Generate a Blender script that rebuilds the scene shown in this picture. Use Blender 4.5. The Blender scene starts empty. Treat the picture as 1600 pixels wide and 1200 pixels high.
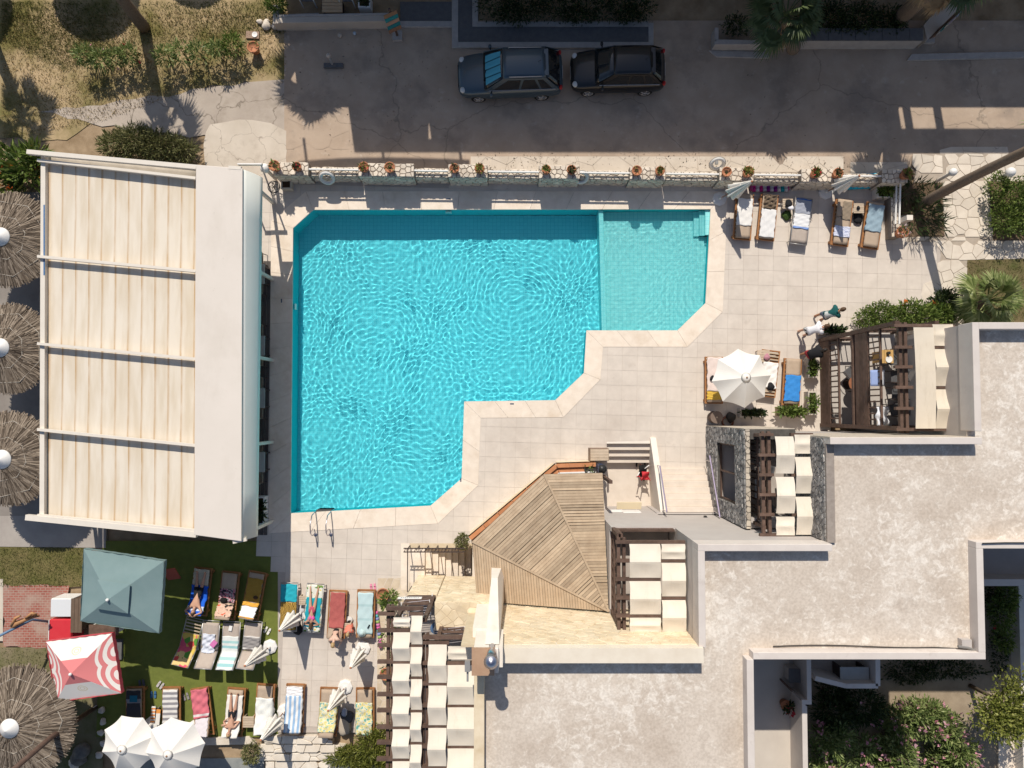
import bpy, bmesh, math, random
import numpy as np
from mathutils import Vector, Matrix
from mathutils.geometry import tessellate_polygon
random.seed(7)
R = random.Random(11)
sc = bpy.context.scene
COL = sc.collection
# ------------------------------------------------------------------ camera, sky, sun, exposure
H, FPX = 29.2, 1110.0
TILT = math.atan(42 / FPX)
cam = bpy.data.cameras.new('drone_camera')
cam_o = bpy.data.objects.new('drone_camera', cam)
COL.objects.link(cam_o)
cam_o.location = (0, 0, H)
cam_o.rotation_euler = (TILT, 0, 0)
cam.sensor_fit = 'HORIZONTAL'
cam.angle = 2 * math.atan(800 / FPX)
cam.clip_end = 2000
sc.camera = cam_o
SUN_EL, SUN_AZ = 46.0, -8.0          # sun in the north, a touch to the west
world = bpy.data.worlds.new('World')
sc.world = world
world.use_nodes = True
wn = world.node_tree
bgn = wn.nodes['Background']
sky = wn.nodes.new('ShaderNodeTexSky')
sky.sky_type = 'NISHITA'
sky.sun_disc = False
sky.sun_elevation = math.radians(SUN_EL)
sky.sun_rotation = math.radians(SUN_AZ)
wn.links.new(sky.outputs[0], bgn.inputs[0])
bgn.inputs[1].default_value = 0.09
sun = bpy.data.lights.new('sun', 'SUN')
sun_o = bpy.data.objects.new('sun', sun)
COL.objects.link(sun_o)
sun.energy = 4.4
sun.angle = math.radians(0.5)
sun.color = (1.0, 0.93, 0.82)
sun.cycles.is_caustics_light = True   # the pool's rippled water focuses this light
_e, _a = math.radians(SUN_EL), math.radians(SUN_AZ)
sdir = -Vector((math.sin(_a) * math.cos(_e), math.cos(_a) * math.cos(_e), math.sin(_e)))
sun_o.rotation_euler = sdir.to_track_quat('-Z', 'Y').to_euler()
sun_o.location = (0, 0, 60)
sc.view_settings.view_transform = 'Standard'
sc.view_settings.look = 'None'
sc.view_settings.gamma = 1
sc.view_settings.exposure = 0.05
sc.cycles.max_bounces = 8
sc.cycles.transparent_max_bounces = 12
_ct, _st = math.cos(TILT), math.sin(TILT)

def P(px, py, z=0.0):
    """point of the photograph (1600 x 1200) at height z -> world"""
    x, y = (px - 800) / FPX, (600 - py) / FPX
    yy = y * _ct + _st
    zz = y * _st - _ct
    s = (H - z) / -zz
    return Vector((x * s, yy * s, z))

def XY(px, py, z=0.0):
    p = P(px, py, z)
    return (p.x, p.y)
SHX, SHY = 0.134, -0.957             # shadow offset for one metre of height

# ------------------------------------------------------------------ materials
MATS = {}
def _nt(name):
    m = bpy.data.materials.new(name)
    m.use_nodes = True
    return m, m.node_tree, m.node_tree.nodes['Principled BSDF']
def lin(c):
    if isinstance(c, str):
        c = [int(c[i:i + 2], 16) / 255 for i in (0, 2, 4)]
        c = [x / 12.92 if x < .04045 else ((x + .055) / 1.055) ** 2.4 for x in c]
    return (c[0], c[1], c[2], 1)
def node(nt, t, **kw):
    n = nt.nodes.new(t)
    for k, v in kw.items():
        if k in n.inputs: n.inputs[k].default_value = v
        else: setattr(n, k, v)
    return n
def ramp(nt, fac, stops, interp='LINEAR'):
    r = nt.nodes.new('ShaderNodeValToRGB')
    r.color_ramp.interpolation = interp
    el = r.color_ramp.elements
    while len(el) < len(stops): el.new(0.5)
    for e, (p, c) in zip(el, stops):
        e.position = p; e.color = lin(c)
    nt.links.new(fac, r.inputs[0])
    return r
def mixc(nt, fac, a, b, mode='MIX'):
    m = nt.nodes.new('ShaderNodeMix'); m.data_type = 'RGBA'; m.blend_type = mode
    for i, v in ((0, fac), (6, a), (7, b)):
        if hasattr(v, 'links') or hasattr(v, 'is_linked'): nt.links.new(v, m.inputs[i])
        elif i == 0: m.inputs[0].default_value = v
        else: m.inputs[i].default_value = lin(v)
    return m.outputs[2]
def coords(nt, kind='Object', scale=(1, 1, 1), rot=(0, 0, 0)):
    tc = nt.nodes.new('ShaderNodeTexCoord')
    mp = nt.nodes.new('ShaderNodeMapping')
    mp.inputs['Scale'].default_value = scale
    mp.inputs['Rotation'].default_value = rot
    nt.links.new(tc.outputs[kind], mp.inputs[0])
    return mp.outputs[0]
def wcoords(nt, scale=(1, 1, 1)):
    g = nt.nodes.new('ShaderNodeNewGeometry')
    mp = nt.nodes.new('ShaderNodeMapping'); mp.inputs['Scale'].default_value = scale
    nt.links.new(g.outputs['Position'], mp.inputs[0])
    return mp.outputs[0]
def bump(nt, b, h, s, d=0.02):
    bn = node(nt, 'ShaderNodeBump'); bn.inputs['Strength'].default_value = s; bn.inputs['Distance'].default_value = d
    nt.links.new(h, bn.inputs['Height']); nt.links.new(bn.outputs[0], b.inputs['Normal'])
def M(name, c1, c2=None, scale=6.0, rough=.7, bmp=.0, var=0.0, metal=0.0, stretch=(1, 1, 1), spec=.3, contrast=.25, world=True, var_kind='obj', detail=6):
    """noise-mottled surface of two close colours, optional per-object / per-piece tint"""
    if name in MATS: return MATS[name]
    m, nt, b = _nt(name)
    b.inputs['Roughness'].default_value = rough
    b.inputs['Metallic'].default_value = metal
    b.inputs['Specular IOR Level'].default_value = spec
    c2 = c2 or c1
    v = wcoords(nt, stretch) if world else coords(nt, 'Object', stretch)
    n = node(nt, 'ShaderNodeTexNoise', Scale=scale, Detail=detail, Roughness=.62)
    nt.links.new(v, n.inputs['Vector'])
    r = ramp(nt, n.outputs[0], [(.5 - contrast, c1), (.5 + contrast, c2)])
    out = r.outputs[0]
    if var:
        if var_kind == 'obj':
            src = nt.nodes.new('ShaderNodeObjectInfo').outputs['Random']
        else:
            src = nt.nodes.new('ShaderNodeNewGeometry').outputs['Random Per Island']
        rr = ramp(nt, src, [(0, (1 - var,) * 3), (1, (1 + var * .6,) * 3)])
        out = mixc(nt, 1.0, out, rr.outputs[0], 'MULTIPLY')
    nt.links.new(out, b.inputs['Base Color'])
    if bmp: bump(nt, b, n.outputs[0], bmp)
    MATS[name] = m
    return m
def LEAF(name, stops, rough=.5):
    if name in MATS: return MATS[name]
    m, nt, b = _nt(name)
    g = nt.nodes.new('ShaderNodeNewGeometry')
    r = ramp(nt, g.outputs['Random Per Island'], stops)
    nt.links.new(r.outputs[0], b.inputs['Base Color'])
    b.inputs['Roughness'].default_value = rough
    b.inputs['Specular IOR Level'].default_value = .25
    tr = nt.nodes.new('ShaderNodeBsdfTranslucent'); nt.links.new(r.outputs[0], tr.inputs[0])
    mx = nt.nodes.new('ShaderNodeMixShader'); mx.inputs[0].default_value = .25
    o = nt.nodes['Material Output']
    nt.links.new(b.outputs[0], mx.inputs[1]); nt.links.new(tr.outputs[0], mx.inputs[2]); nt.links.new(mx.outputs[0], o.inputs[0])
    MATS[name] = m
    return m
def STRIPES(name, cols, n=8, axis=1, rough=.9, wob=.0):
    if name in MATS: return MATS[name]
    m, nt, b = _nt(name)
    tc = nt.nodes.new('ShaderNodeTexCoord'); sp = nt.nodes.new('ShaderNodeSeparateXYZ')
    nt.links.new(tc.outputs['Generated'], sp.inputs[0])
    mu = node(nt, 'ShaderNodeMath', operation='MULTIPLY'); mu.inputs[1].default_value = n
    nt.links.new(sp.outputs[axis], mu.inputs[0])
    fr = node(nt, 'ShaderNodeMath', operation='FRACT'); nt.links.new(mu.outputs[0], fr.inputs[0])
    k = len(cols)
    r = ramp(nt, fr.outputs[0], [(i / k, c) for i, c in enumerate(cols)], 'CONSTANT')
    nt.links.new(r.outputs[0], b.inputs['Base Color']); b.inputs['Roughness'].default_value = rough
    b.inputs['Specular IOR Level'].default_value = .1
    MATS[name] = m; return m
def BLOTCH(name, stops, scale=8, kind='VORONOI', rough=.9, stretch=(1, 1, 1), dist=0):
    if name in MATS: return MATS[name]
    m, nt, b = _nt(name)
    v = coords(nt, 'Object', stretch)
    if kind == 'VORONOI':
        t = node(nt, 'ShaderNodeTexVoronoi', Scale=scale); out = t.outputs['Distance']
    elif kind == 'CELL':
        t = node(nt, 'ShaderNodeTexVoronoi', Scale=scale); out = None
        sp = nt.nodes.new('ShaderNodeSeparateColor'); nt.links.new(t.outputs['Color'], sp.inputs[0]); out = sp.outputs[0]
    elif kind == 'WAVE':
        t = node(nt, 'ShaderNodeTexWave', Scale=scale, Distortion=dist); t.inputs['Detail'].default_value = 3; out = t.outputs['Fac']
    else:
        t = node(nt, 'ShaderNodeTexNoise', Scale=scale, Detail=2.0); out = t.outputs[0]
    nt.links.new(v, t.inputs['Vector'])
    r = ramp(nt, out, stops, 'CONSTANT' if kind != 'NOISE' else 'CONSTANT')
    nt.links.new(r.outputs[0], b.inputs['Base Color']); b.inputs['Roughness'].default_value = rough
    b.inputs['Specular IOR Level'].default_value = .1
    MATS[name] = m; return m
def GLASS(name, tint=(.05, .07, .08), alpha=.35):
    if name in MATS: return MATS[name]
    m, nt, b = _nt(name)
    b.inputs['Base Color'].default_value = lin(tint); b.inputs['Roughness'].default_value = .03
    b.inputs['Alpha'].default_value = alpha
    MATS[name] = m; return m

def stain(m, scale, col, lo, hi, amt=1.0, stretch=(1, 1, 1), cracks=False):
    """weathering laid over a finished material: blotches (or thin cracks) of another colour"""
    nt = m.node_tree; b = nt.nodes['Principled BSDF']; old = b.inputs['Base Color'].links[0].from_socket
    v = wcoords(nt, stretch)
    if cracks:
        n0 = node(nt, 'ShaderNodeTexNoise', Scale=1.2, Detail=4.0); nt.links.new(v, n0.inputs['Vector'])
        mv = node(nt, 'ShaderNodeVectorMath', operation='MULTIPLY_ADD'); nt.links.new(n0.outputs['Color'], mv.inputs[0]); mv.inputs[1].default_value = (.9, .9, .9); nt.links.new(v, mv.inputs[2])
        n = node(nt, 'ShaderNodeTexVoronoi', Scale=scale, feature='DISTANCE_TO_EDGE'); nt.links.new(mv.outputs[0], n.inputs['Vector']); out = n.outputs['Distance']
        r = ramp(nt, out, [(lo, (amt,) * 3), (hi, (0, 0, 0))])
    else:
        n = node(nt, 'ShaderNodeTexNoise', Scale=scale, Detail=7.0, Roughness=.65); nt.links.new(v, n.inputs['Vector']); out = n.outputs[0]
        r = ramp(nt, out, [(lo, (0, 0, 0)), (hi, (amt,) * 3)])
    nt.links.new(mixc(nt, r.outputs[0], old, col), b.inputs['Base Color'])

# ------------------------------------------------------------------ mesh builder
class MB:
    def __init__(s): s.v = []; s.f = []
    def add(s, vs, fs):
        n = len(s.v)
        s.v += [tuple(q) for q in vs]
        s.f += [tuple(i + n for i in q) for q in fs]
        return s
    def box(s, c, d, rz=0.0, rot=None):
        hx, hy, hz = d[0] / 2, d[1] / 2, d[2] / 2
        m = rot if rot is not None else Matrix.Rotation(rz, 3, 'Z')
        c = Vector(c)
        vs = [c + m @ Vector((x * hx, y * hy, z * hz)) for z in (-1, 1) for x, y in ((-1, -1), (1, -1), (1, 1), (-1, 1))]
        return s.add(vs, [(3, 2, 1, 0), (4, 5, 6, 7), (0, 1, 5, 4), (1, 2, 6, 5), (2, 3, 7, 6), (3, 0, 4, 7)])
    def bx(s, x0, x1, y0, y1, z0, z1):
        return s.box(((x0 + x1) / 2, (y0 + y1) / 2, (z0 + z1) / 2), (abs(x1 - x0), abs(y1 - y0), abs(z1 - z0)))
    def bar(s, a, b, w, h, up=(0, 0, 1)):
        a, b = Vector(a), Vector(b); d = b - a; L = d.length
        if L < 1e-6: return s
        y = d / L; up = Vector(up)
        if abs(y.dot(up)) > .99: up = Vector((1, 0, 0))
        x = y.cross(up).normalized(); z = x.cross(y)
        m = Matrix((x, y, z)).transposed()
        return s.box((a + b) / 2, (w, L, h), rot=m)
    def prism(s, poly, z0, z1):
        n = len(poly)
        a = sum(poly[i][0] * poly[(i + 1) % n][1] - poly[(i + 1) % n][0] * poly[i][1] for i in range(n))
        if a < 0: poly = poly[::-1]
        vs = [(p[0], p[1], z0) for p in poly] + [(p[0], p[1], z1) for p in poly]
        return s.add(vs, [tuple(range(n - 1, -1, -1)), tuple(range(n, 2 * n))] + [(i, (i + 1) % n, n + (i + 1) % n, n + i) for i in range(n)])
    def tube(s, pts, r, n=8, cap=True):
        pts = [Vector(p) for p in pts]
        rs = r if isinstance(r, (list, tuple)) else [r] * len(pts)
        base = len(s.v); up = Vector((0, 0, 1)); px = None
        for i, p in enumerate(pts):
            d = (pts[min(i + 1, len(pts) - 1)] - pts[max(i - 1, 0)]).normalized()
            if px is None:
                u = up if abs(d.dot(up)) < .95 else Vector((1, 0, 0))
                x = d.cross(u).normalized()
            else:
                x = (px - d * px.dot(d)).normalized()
            px = x; y = d.cross(x)
            for k in range(n):
                t = 2 * math.pi * k / n
                s.v.append(tuple(p + (x * math.cos(t) + y * math.sin(t)) * rs[i]))
        for i in range(len(pts) - 1):
            for k in range(n):
                a = base + i * n + k; b = base + i * n + (k + 1) % n
                s.f.append((a, b, b + n, a + n))
        if cap:
            s.f.append(tuple(base + k for k in range(n - 1, -1, -1)))
            e = base + (len(pts) - 1) * n
            s.f.append(tuple(e + k for k in range(n)))
        return s
    def lathe(s, prof, c=(0, 0, 0), n=16, sx=1, sy=1):
        base = len(s.v)
        for r, z in prof:
            for k in range(n):
                t = 2 * math.pi * k / n
                s.v.append((c[0] + r * math.cos(t) * sx, c[1] + r * math.sin(t) * sy, c[2] + z))
        for i in range(len(prof) - 1):
            for k in range(n):
                a = base + i * n + k; b = base + i * n + (k + 1) % n
                s.f.append((a, b, b + n, a + n))
        if prof[0][0] > 1e-4: s.f.append(tuple(base + k for k in range(n - 1, -1, -1)))
        if prof[-1][0] > 1e-4:
            e = base + (len(prof) - 1) * n
            s.f.append(tuple(e + k for k in range(n)))
        return s
    def ball(s, c, r, n=10, m=6, sc3=(1, 1, 1)):
        base = len(s.v)
        for i in range(m + 1):
            th = math.pi * i / m
            for k in range(n):
                t = 2 * math.pi * k / n
                s.v.append((c[0] + r * sc3[0] * math.sin(th) * math.cos(t), c[1] + r * sc3[1] * math.sin(th) * math.sin(t), c[2] - r * sc3[2] * math.cos(th)))
        for i in range(m):
            for k in range(n):
                a = base + i * n + k; b = base + i * n + (k + 1) % n
                s.f.append((a, b, b + n, a + n))
        return s
    def grid(s, fn, nu, nv):
        base = len(s.v)
        for j in range(nv + 1):
            for i in range(nu + 1):
                s.v.append(tuple(fn(i / nu, j / nv)))
        for j in range(nv):
            for i in range(nu):
                a = base + j * (nu + 1) + i
                s.f.append((a, a + 1, a + nu + 2, a + nu + 1))
        return s
    def torus(s, c, Rr, r, n=20, m=8, rot=None):
        base = len(s.v); rot = rot or Matrix.Identity(3); c = Vector(c)
        for i in range(n):
            t = 2 * math.pi * i / n
            for k in range(m):
                u = 2 * math.pi * k / m
                q = Vector(((Rr + r * math.cos(u)) * math.cos(t), (Rr + r * math.cos(u)) * math.sin(t), r * math.sin(u)))
                s.v.append(tuple(c + rot @ q))
        for i in range(n):
            for k in range(m):
                a = base + i * m + k; b = base + i * m + (k + 1) % m
                cc = base + ((i + 1) % n) * m + (k + 1) % m; d = base + ((i + 1) % n) * m + k
                s.f.append((a, d, cc, b))
        return s
    def mesh(s, name, mat, smooth=False):
        me = bpy.data.meshes.new(name)
        me.from_pydata(s.v, [], s.f)
        me.update()
        if mat: me.materials.append(mat)
        if smooth: me.polygons.foreach_set('use_smooth', [True] * len(me.polygons))
        return me
    def build(s, name, mat, parent=None, smooth=False, bevel=0.0, solid=0.0, sub=0, world=True, **props):
        me = s.mesh(name, mat, smooth)
        o = obj(name, me, parent, world)
        if solid:
            md = o.modifiers.new('solid', 'SOLIDIFY'); md.thickness = solid; md.offset = 0
        if bevel:
            md = o.modifiers.new('bevel', 'BEVEL'); md.width = bevel; md.segments = 2; md.limit_method = 'ANGLE'
        if sub:
            md = o.modifiers.new('sub', 'SUBSURF'); md.levels = sub; md.render_levels = sub
        for k, v in props.items(): o[k] = v
        return o

WM = {}
def wm(o): return WM.get(o.name, Matrix.Identity(4))
def obj(name, me, parent=None, world=True):
    """world=True: the vertices are in world space even under a parent"""
    o = bpy.data.objects.new(name, me)
    COL.objects.link(o)
    if parent is not None:
        o.parent = parent
        if world:
            o.matrix_parent_inverse = wm(parent).inverted()
            WM[o.name] = Matrix.Identity(4)
        else:
            WM[o.name] = wm(parent).copy()
    else:
        WM[o.name] = Matrix.Identity(4)
    return o
def tag(o, label=None, cat=None, group=None, kind=None):
    if label: o['label'] = label
    if cat: o['category'] = cat
    if group: o['group'] = group
    if kind: o['kind'] = kind
    return o
def thing(name, label, cat, loc=(0, 0, 0), rz=0.0, group=None):
    o = bpy.data.objects.new(name, None)
    COL.objects.link(o)
    o.empty_display_size = .2
    o.location = loc; o.rotation_euler = (0, 0, rz)
    WM[o.name] = Matrix.Translation(Vector(loc)) @ Matrix.Rotation(rz, 4, 'Z')
    return tag(o, label, cat, group)
def structure(o):
    o['kind'] = 'structure'; return o
KIDS = {}
def kids(o): return [c for c in o.children]
def dup(root, loc, rz=0.0, label=None, group=None, scale=None):
    def rec(o, par):
        c = o.copy(); COL.objects.link(c)
        if par is not None: c.parent = par
        for ch in o.children: rec(ch, c)
        return c
    r = rec(root, None)
    r.location = loc; r.rotation_euler = (0, 0, rz)
    if scale: r.scale = (scale,) * 3 if not isinstance(scale, tuple) else scale
    if label: r['label'] = label
    if group: r['group'] = group
    return r
def npmesh(name, verts, faces, mat, parent=None, smooth=False):
    """verts (n,3), faces (m,k) arrays"""
    me = bpy.data.meshes.new(name)
    verts = np.asarray(verts, dtype=np.float32); faces = np.asarray(faces, dtype=np.int32)
    k = faces.shape[1]
    me.vertices.add(len(verts)); me.vertices.foreach_set('co', verts.ravel())
    me.loops.add(faces.size); me.loops.foreach_set('vertex_index', faces.ravel())
    me.polygons.add(len(faces)); me.polygons.foreach_set('loop_start', np.arange(0, faces.size, k, dtype=np.int32))
    if smooth: me.polygons.foreach_set('use_smooth', np.ones(len(faces), dtype=bool))
    me.update(calc_edges=True)
    if mat: me.materials.append(mat)
    return obj(name, me, parent)

# ------------------------------------------------------------------ polygons
def clip_half(poly, a, b, keep_left=True):
    out = []; n = len(poly)
    def side(p):
        v = (b[0] - a[0]) * (p[1] - a[1]) - (b[1] - a[1]) * (p[0] - a[0])
        return v if keep_left else -v
    for i in range(n):
        p, q = poly[i], poly[(i + 1) % n]
        sp, sq = side(p), side(q)
        if sp >= 0: out.append(p)
        if (sp > 0 and sq < 0) or (sp < 0 and sq > 0):
            t = sp / (sp - sq)
            out.append((p[0] + (q[0] - p[0]) * t, p[1] + (q[1] - p[1]) * t))
    return out
def area(p):
    return .5 * sum(p[i][0] * p[(i + 1) % len(p)][1] - p[(i + 1) % len(p)][0] * p[i][1] for i in range(len(p)))
def ccw(p): return p if area(p) > 0 else p[::-1]
def minus(poly, cutter):
    """poly minus a convex ccw cutter -> convex pieces"""
    rest = poly; out = []
    for i in range(len(cutter)):
        a, b = cutter[i], cutter[(i + 1) % len(cutter)]
        o = clip_half(rest, a, b, False)
        if len(o) > 2 and abs(area(o)) > 2e-4: out.append(o)
        rest = clip_half(rest, a, b, True)
        if len(rest) < 3: break
    return out
def inter(poly, convex):
    for i in range(len(convex)):
        poly = clip_half(poly, convex[i], convex[(i + 1) % len(convex)], True)
        if len(poly) < 3: return []
    return poly
def tris(poly, holes=()):
    loops = [[Vector((p[0], p[1], 0)) for p in poly]] + [[Vector((p[0], p[1], 0)) for p in h] for h in holes]
    pts = [p for l in loops for p in l]
    return pts, tessellate_polygon(loops)
def sheet(mb, poly, z, holes=()):
    pts, t = tris(poly, holes)
    fs = []
    for f in t:
        a, b, c = (pts[i] for i in f)
        fs.append(tuple(f) if (b - a).cross(c - a).z > 0 else tuple(f)[::-1])
    mb.add([(p.x, p.y, z) for p in pts], fs)
    return mb
def inside(p, poly):
    c = False; n = len(poly)
    for i in range(n):
        a, b = poly[i], poly[i - 1]
        if (a[1] > p[1]) != (b[1] > p[1]) and p[0] < (b[0] - a[0]) * (p[1] - a[1]) / (b[1] - a[1]) + a[0]: c = not c
    return c
def pxpoly(pts, z=0.0): return ccw([XY(x, y, z) for x, y in pts])
def voronoi(x0, x1, y0, y1, cell, rnd, jit=.42, aspect=1.0):
    """irregular convex stones filling a rectangle"""
    nx = max(1, int(round((x1 - x0) / (cell * aspect)))); ny = max(1, int(round((y1 - y0) / cell)))
    dx, dy = (x1 - x0) / nx, (y1 - y0) / ny
    pts = {}
    for j in range(-1, ny + 1):
        for i in range(-1, nx + 1):
            pts[i, j] = (x0 + (i + .5 + (.25 if j % 2 else -.25) + rnd.uniform(-jit, jit)) * dx, y0 + (j + .5 + rnd.uniform(-jit, jit)) * dy)
    out = []
    for j in range(-1, ny + 1):
        for i in range(-1, nx + 1):
            p = pts[i, j]
            poly = [(x0, y0), (x1, y0), (x1, y1), (x0, y1)]
            for jj in range(j - 2, j + 3):
                for ii in range(i - 2, i + 3):
                    if (ii, jj) == (i, j) or (ii, jj) not in pts: continue
                    q = pts[ii, jj]
                    mx, my = (p[0] + q[0]) / 2, (p[1] + q[1]) / 2
                    d = (q[0] - p[0], q[1] - p[1])
                    poly = clip_half(poly, (mx, my), (mx - d[1], my + d[0]), True)
                    if len(poly) < 3: break
                if len(poly) < 3: break
            if len(poly) >= 3 and area(poly) > .12 * dx * dy: out.append(poly)
    return out
def shrink(poly, g):
    cx = sum(p[0] for p in poly) / len(poly); cy = sum(p[1] for p in poly) / len(poly)
    res = poly
    n = len(poly)
    for i in range(n):
        a, b = poly[i], poly[(i + 1) % n]
        L = math.hypot(b[0] - a[0], b[1] - a[1])
        if L < 1e-6: continue
        nx, ny = -(b[1] - a[1]) / L * g, (b[0] - a[0]) / L * g
        res = clip_half(res, (a[0] + nx, a[1] + ny), (b[0] + nx, b[1] + ny), True)
        if len(res) < 3: return []
    return res
def stone(mb, poly, o, u, v, w, depth, rnd, taper=.82):
    """one faceted stone: poly in (u,v) coordinates of the plane at o, standing out along w"""
    o, u, v, w = Vector(o), Vector(u), Vector(v), Vector(w)
    n = len(poly)
    cx = sum(p[0] for p in poly) / n; cy = sum(p[1] for p in poly) / n
    d = depth * rnd.uniform(.5, 1.1)
    base = [o + u * p[0] + v * p[1] for p in poly]
    top = [o + u * (cx + (p[0] - cx) * taper) + v * (cy + (p[1] - cy) * taper) + w * d * rnd.uniform(.75, 1.1) for p in poly]
    fs = [(i, (i + 1) % n, n + (i + 1) % n, n + i) for i in range(n)] + [tuple(range(n, 2 * n))]
    if u.cross(v).dot(w) < 0: fs = [f[::-1] for f in fs]
    mb.add(base + top, fs)
def cladding(name, o, u, v, w, du, dv, cell, mat, parent, seed, depth=.03, aspect=1.4, gap=.008, holes=(), jit=.36):
    rnd = random.Random(seed); mb = MB()
    for p in voronoi(0, du, 0, dv, cell, rnd, jit, aspect):
        q = shrink(p, gap)
        if len(q) < 3: continue
        pieces = [q]
        for h in holes:
            hh = ccw([(h[0], h[1]), (h[2], h[1]), (h[2], h[3]), (h[0], h[3])])
            pieces = [r for pc in pieces for r in minus(pc, hh)]
        for r in pieces: stone(mb, r, o, u, v, w, depth, rnd, .9)
    return mb.build(name, mat, parent, kind='stuff')

# ------------------------------------------------------------------ foliage
def leaf_mesh(name, pts, nrm, size, mat, parent=None, aspect=2.6, seed=1, sizevar=.4, droop=0.0, smooth=False):
    """folded four-point leaves at pts pointing roughly along nrm"""
    g = np.random.default_rng(seed); n = len(pts)
    pts = np.asarray(pts); d = np.asarray(nrm) + g.normal(0, .55, (n, 3)); d[:, 2] -= droop
    d /= np.linalg.norm(d, axis=1, keepdims=True) + 1e-9
    r = g.normal(0, 1, (n, 3)); s = np.cross(d, r); s /= np.linalg.norm(s, axis=1, keepdims=True) + 1e-9
    up = np.cross(s, d)
    L = (size * (1 + g.uniform(-sizevar, sizevar, n)))[:, None]; W = L / aspect
    v = np.stack([pts, pts + d * L * .45 + s * W * .5 + up * W * .15, pts + d * L, pts + d * L * .45 - s * W * .5 + up * W * .15], 1).reshape(-1, 3)
    f = np.arange(n * 4).reshape(n, 4)
    return npmesh(name, v, f, mat, parent)
def blob_points(blobs, n, seed, shell=.55):
    """points and outward directions through a set of ellipsoids (cx,cy,cz,rx,ry,rz)"""
    g = np.random.default_rng(seed)
    vol = np.array([b[3] * b[4] + b[3] * b[5] for b in blobs]); k = g.choice(len(blobs), n, p=vol / vol.sum())
    B = np.array(blobs)[k]
    d = g.normal(0, 1, (n, 3)); d /= np.linalg.norm(d, axis=1, keepdims=True)
    d[:, 2] = np.where(g.random(n) < .7, np.abs(d[:, 2]), d[:, 2])
    rad = shell + (1 - shell) * g.random(n)[:, None]
    lump = 1 + .14 * np.sin(d[:, :1] * 7 + k[:, None]) * np.cos(d[:, 1:2] * 6 + k[:, None] * 2)
    p = B[:, :3] + d * B[:, 3:] * rad * lump
    p[:, 2] = np.maximum(p[:, 2], .02)
    return p, d
# ================================================================== SETTING
m_tile = M('deck_tile', (.575, .51, .445), (.68, .605, .53), 2.2, .75, .03, var=.035, spec=.25)
m_tileg = M('deck_tile_joined', (.575, .51, .445), (.68, .605, .53), 2.2, .75, .03, var=.035, var_kind='isl', spec=.25)
m_grout = M('deck_grout', (.44, .385, .335), (.52, .455, .40), 5, .9)
m_coping = M('coping_stone', (.72, .61, .50), (.84, .74, .63), 3.0, .7, .06, var=.06, spec=.25)
m_dirt = M('dry_ground', (.22, .15, .085), (.42, .31, .20), 1.3, .95, .35, contrast=.2)
m_dirt2 = M('bare_soil', (.10, .065, .04), (.20, .14, .09), 3, .95, .5)
m_road = M('old_asphalt', (.36, .27, .20), (.50, .395, .305), .9, .93, .12, contrast=.3, detail=9)
m_conc = M('pale_concrete', (.50, .43, .35), (.66, .58, .49), .8, .9, .12, detail=9)
m_path = M('drive_concrete', (.36, .30, .25), (.50, .43, .36), .7, .92, .15, detail=9)
m_kerb = M('kerb_stone', (.34, .31, .29), (.46, .43, .40), 4, .9, .1)
m_pave = M('grey_paving', (.10, .10, .105), (.15, .145, .145), 5, .9, .15)
m_plaster = M('grey_plaster', (.44, .40, .375), (.50, .46, .43), 1.2, .85, .05, spec=.2)
m_plaster_w = M('white_plaster', (.70, .63, .55), (.80, .74, .66), 1.5, .8, .06, spec=.2)
m_parapet = M('parapet_paint', (.56, .50, .46), (.66, .60, .55), 1.6, .8, .05)
m_white = M('white_paint', (.74, .72, .69), (.82, .80, .77), 6, .5, .0)
m_brown = M('brown_timber', (.080, .048, .035), (.165, .105, .08), 5, .7, .15, var=.2, stretch=(1, 1, 1))
m_lawn = M('artificial_turf', (.125, .15, .03), (.165, .19, .042), 5, .95, .3)
m_grass = M('dry_lawn', (.17, .145, .05), (.46, .34, .20), .6, .95, .4, contrast=.12, detail=10)
m_brick = None
for q in (m_tile, m_tileg):
    stain(q, .35, (.47, .40, .34), .50, .72, .55); stain(q, 1.7, (.44, .37, .31), .62, .74, .45)
stain(m_coping, .9, (.58, .46, .34), .52, .72, .6); stain(m_coping, 5, (.50, .40, .30), .66, .76, .5)
stain(m_road, .5, (.22, .18, .15), .50, .66, .6); stain(m_road, 2.2, (.56, .48, .40), .60, .72, .5); stain(m_road, .13, (.15, .125, .10), .0, .004, .6, cracks=True); stain(m_road, 6, (.14, .12, .10), .68, .74, .5)
stain(m_conc, 1.1, (.40, .33, .26), .55, .7, .6); stain(m_conc, .6, (.25, .2, .16), .0, .008, .7, cracks=True)
stain(m_path, .8, (.27, .22, .17), .52, .68, .6); stain(m_path, .5, (.16, .13, .1), .0, .01, .8, cracks=True)
stain(m_plaster, .8, (.36, .32, .29), .56, .75, .5, (1, 1, .25)); stain(m_parapet, 2.0, (.44, .38, .33), .60, .74, .6)
stain(m_plaster_w, 1.3, (.56, .47, .38), .58, .74, .5, (1, 1, .3)); stain(m_lawn, .8, (.10, .115, .03), .50, .7, .6); stain(m_lawn, 3, (.21, .20, .07), .62, .75, .5)

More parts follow.
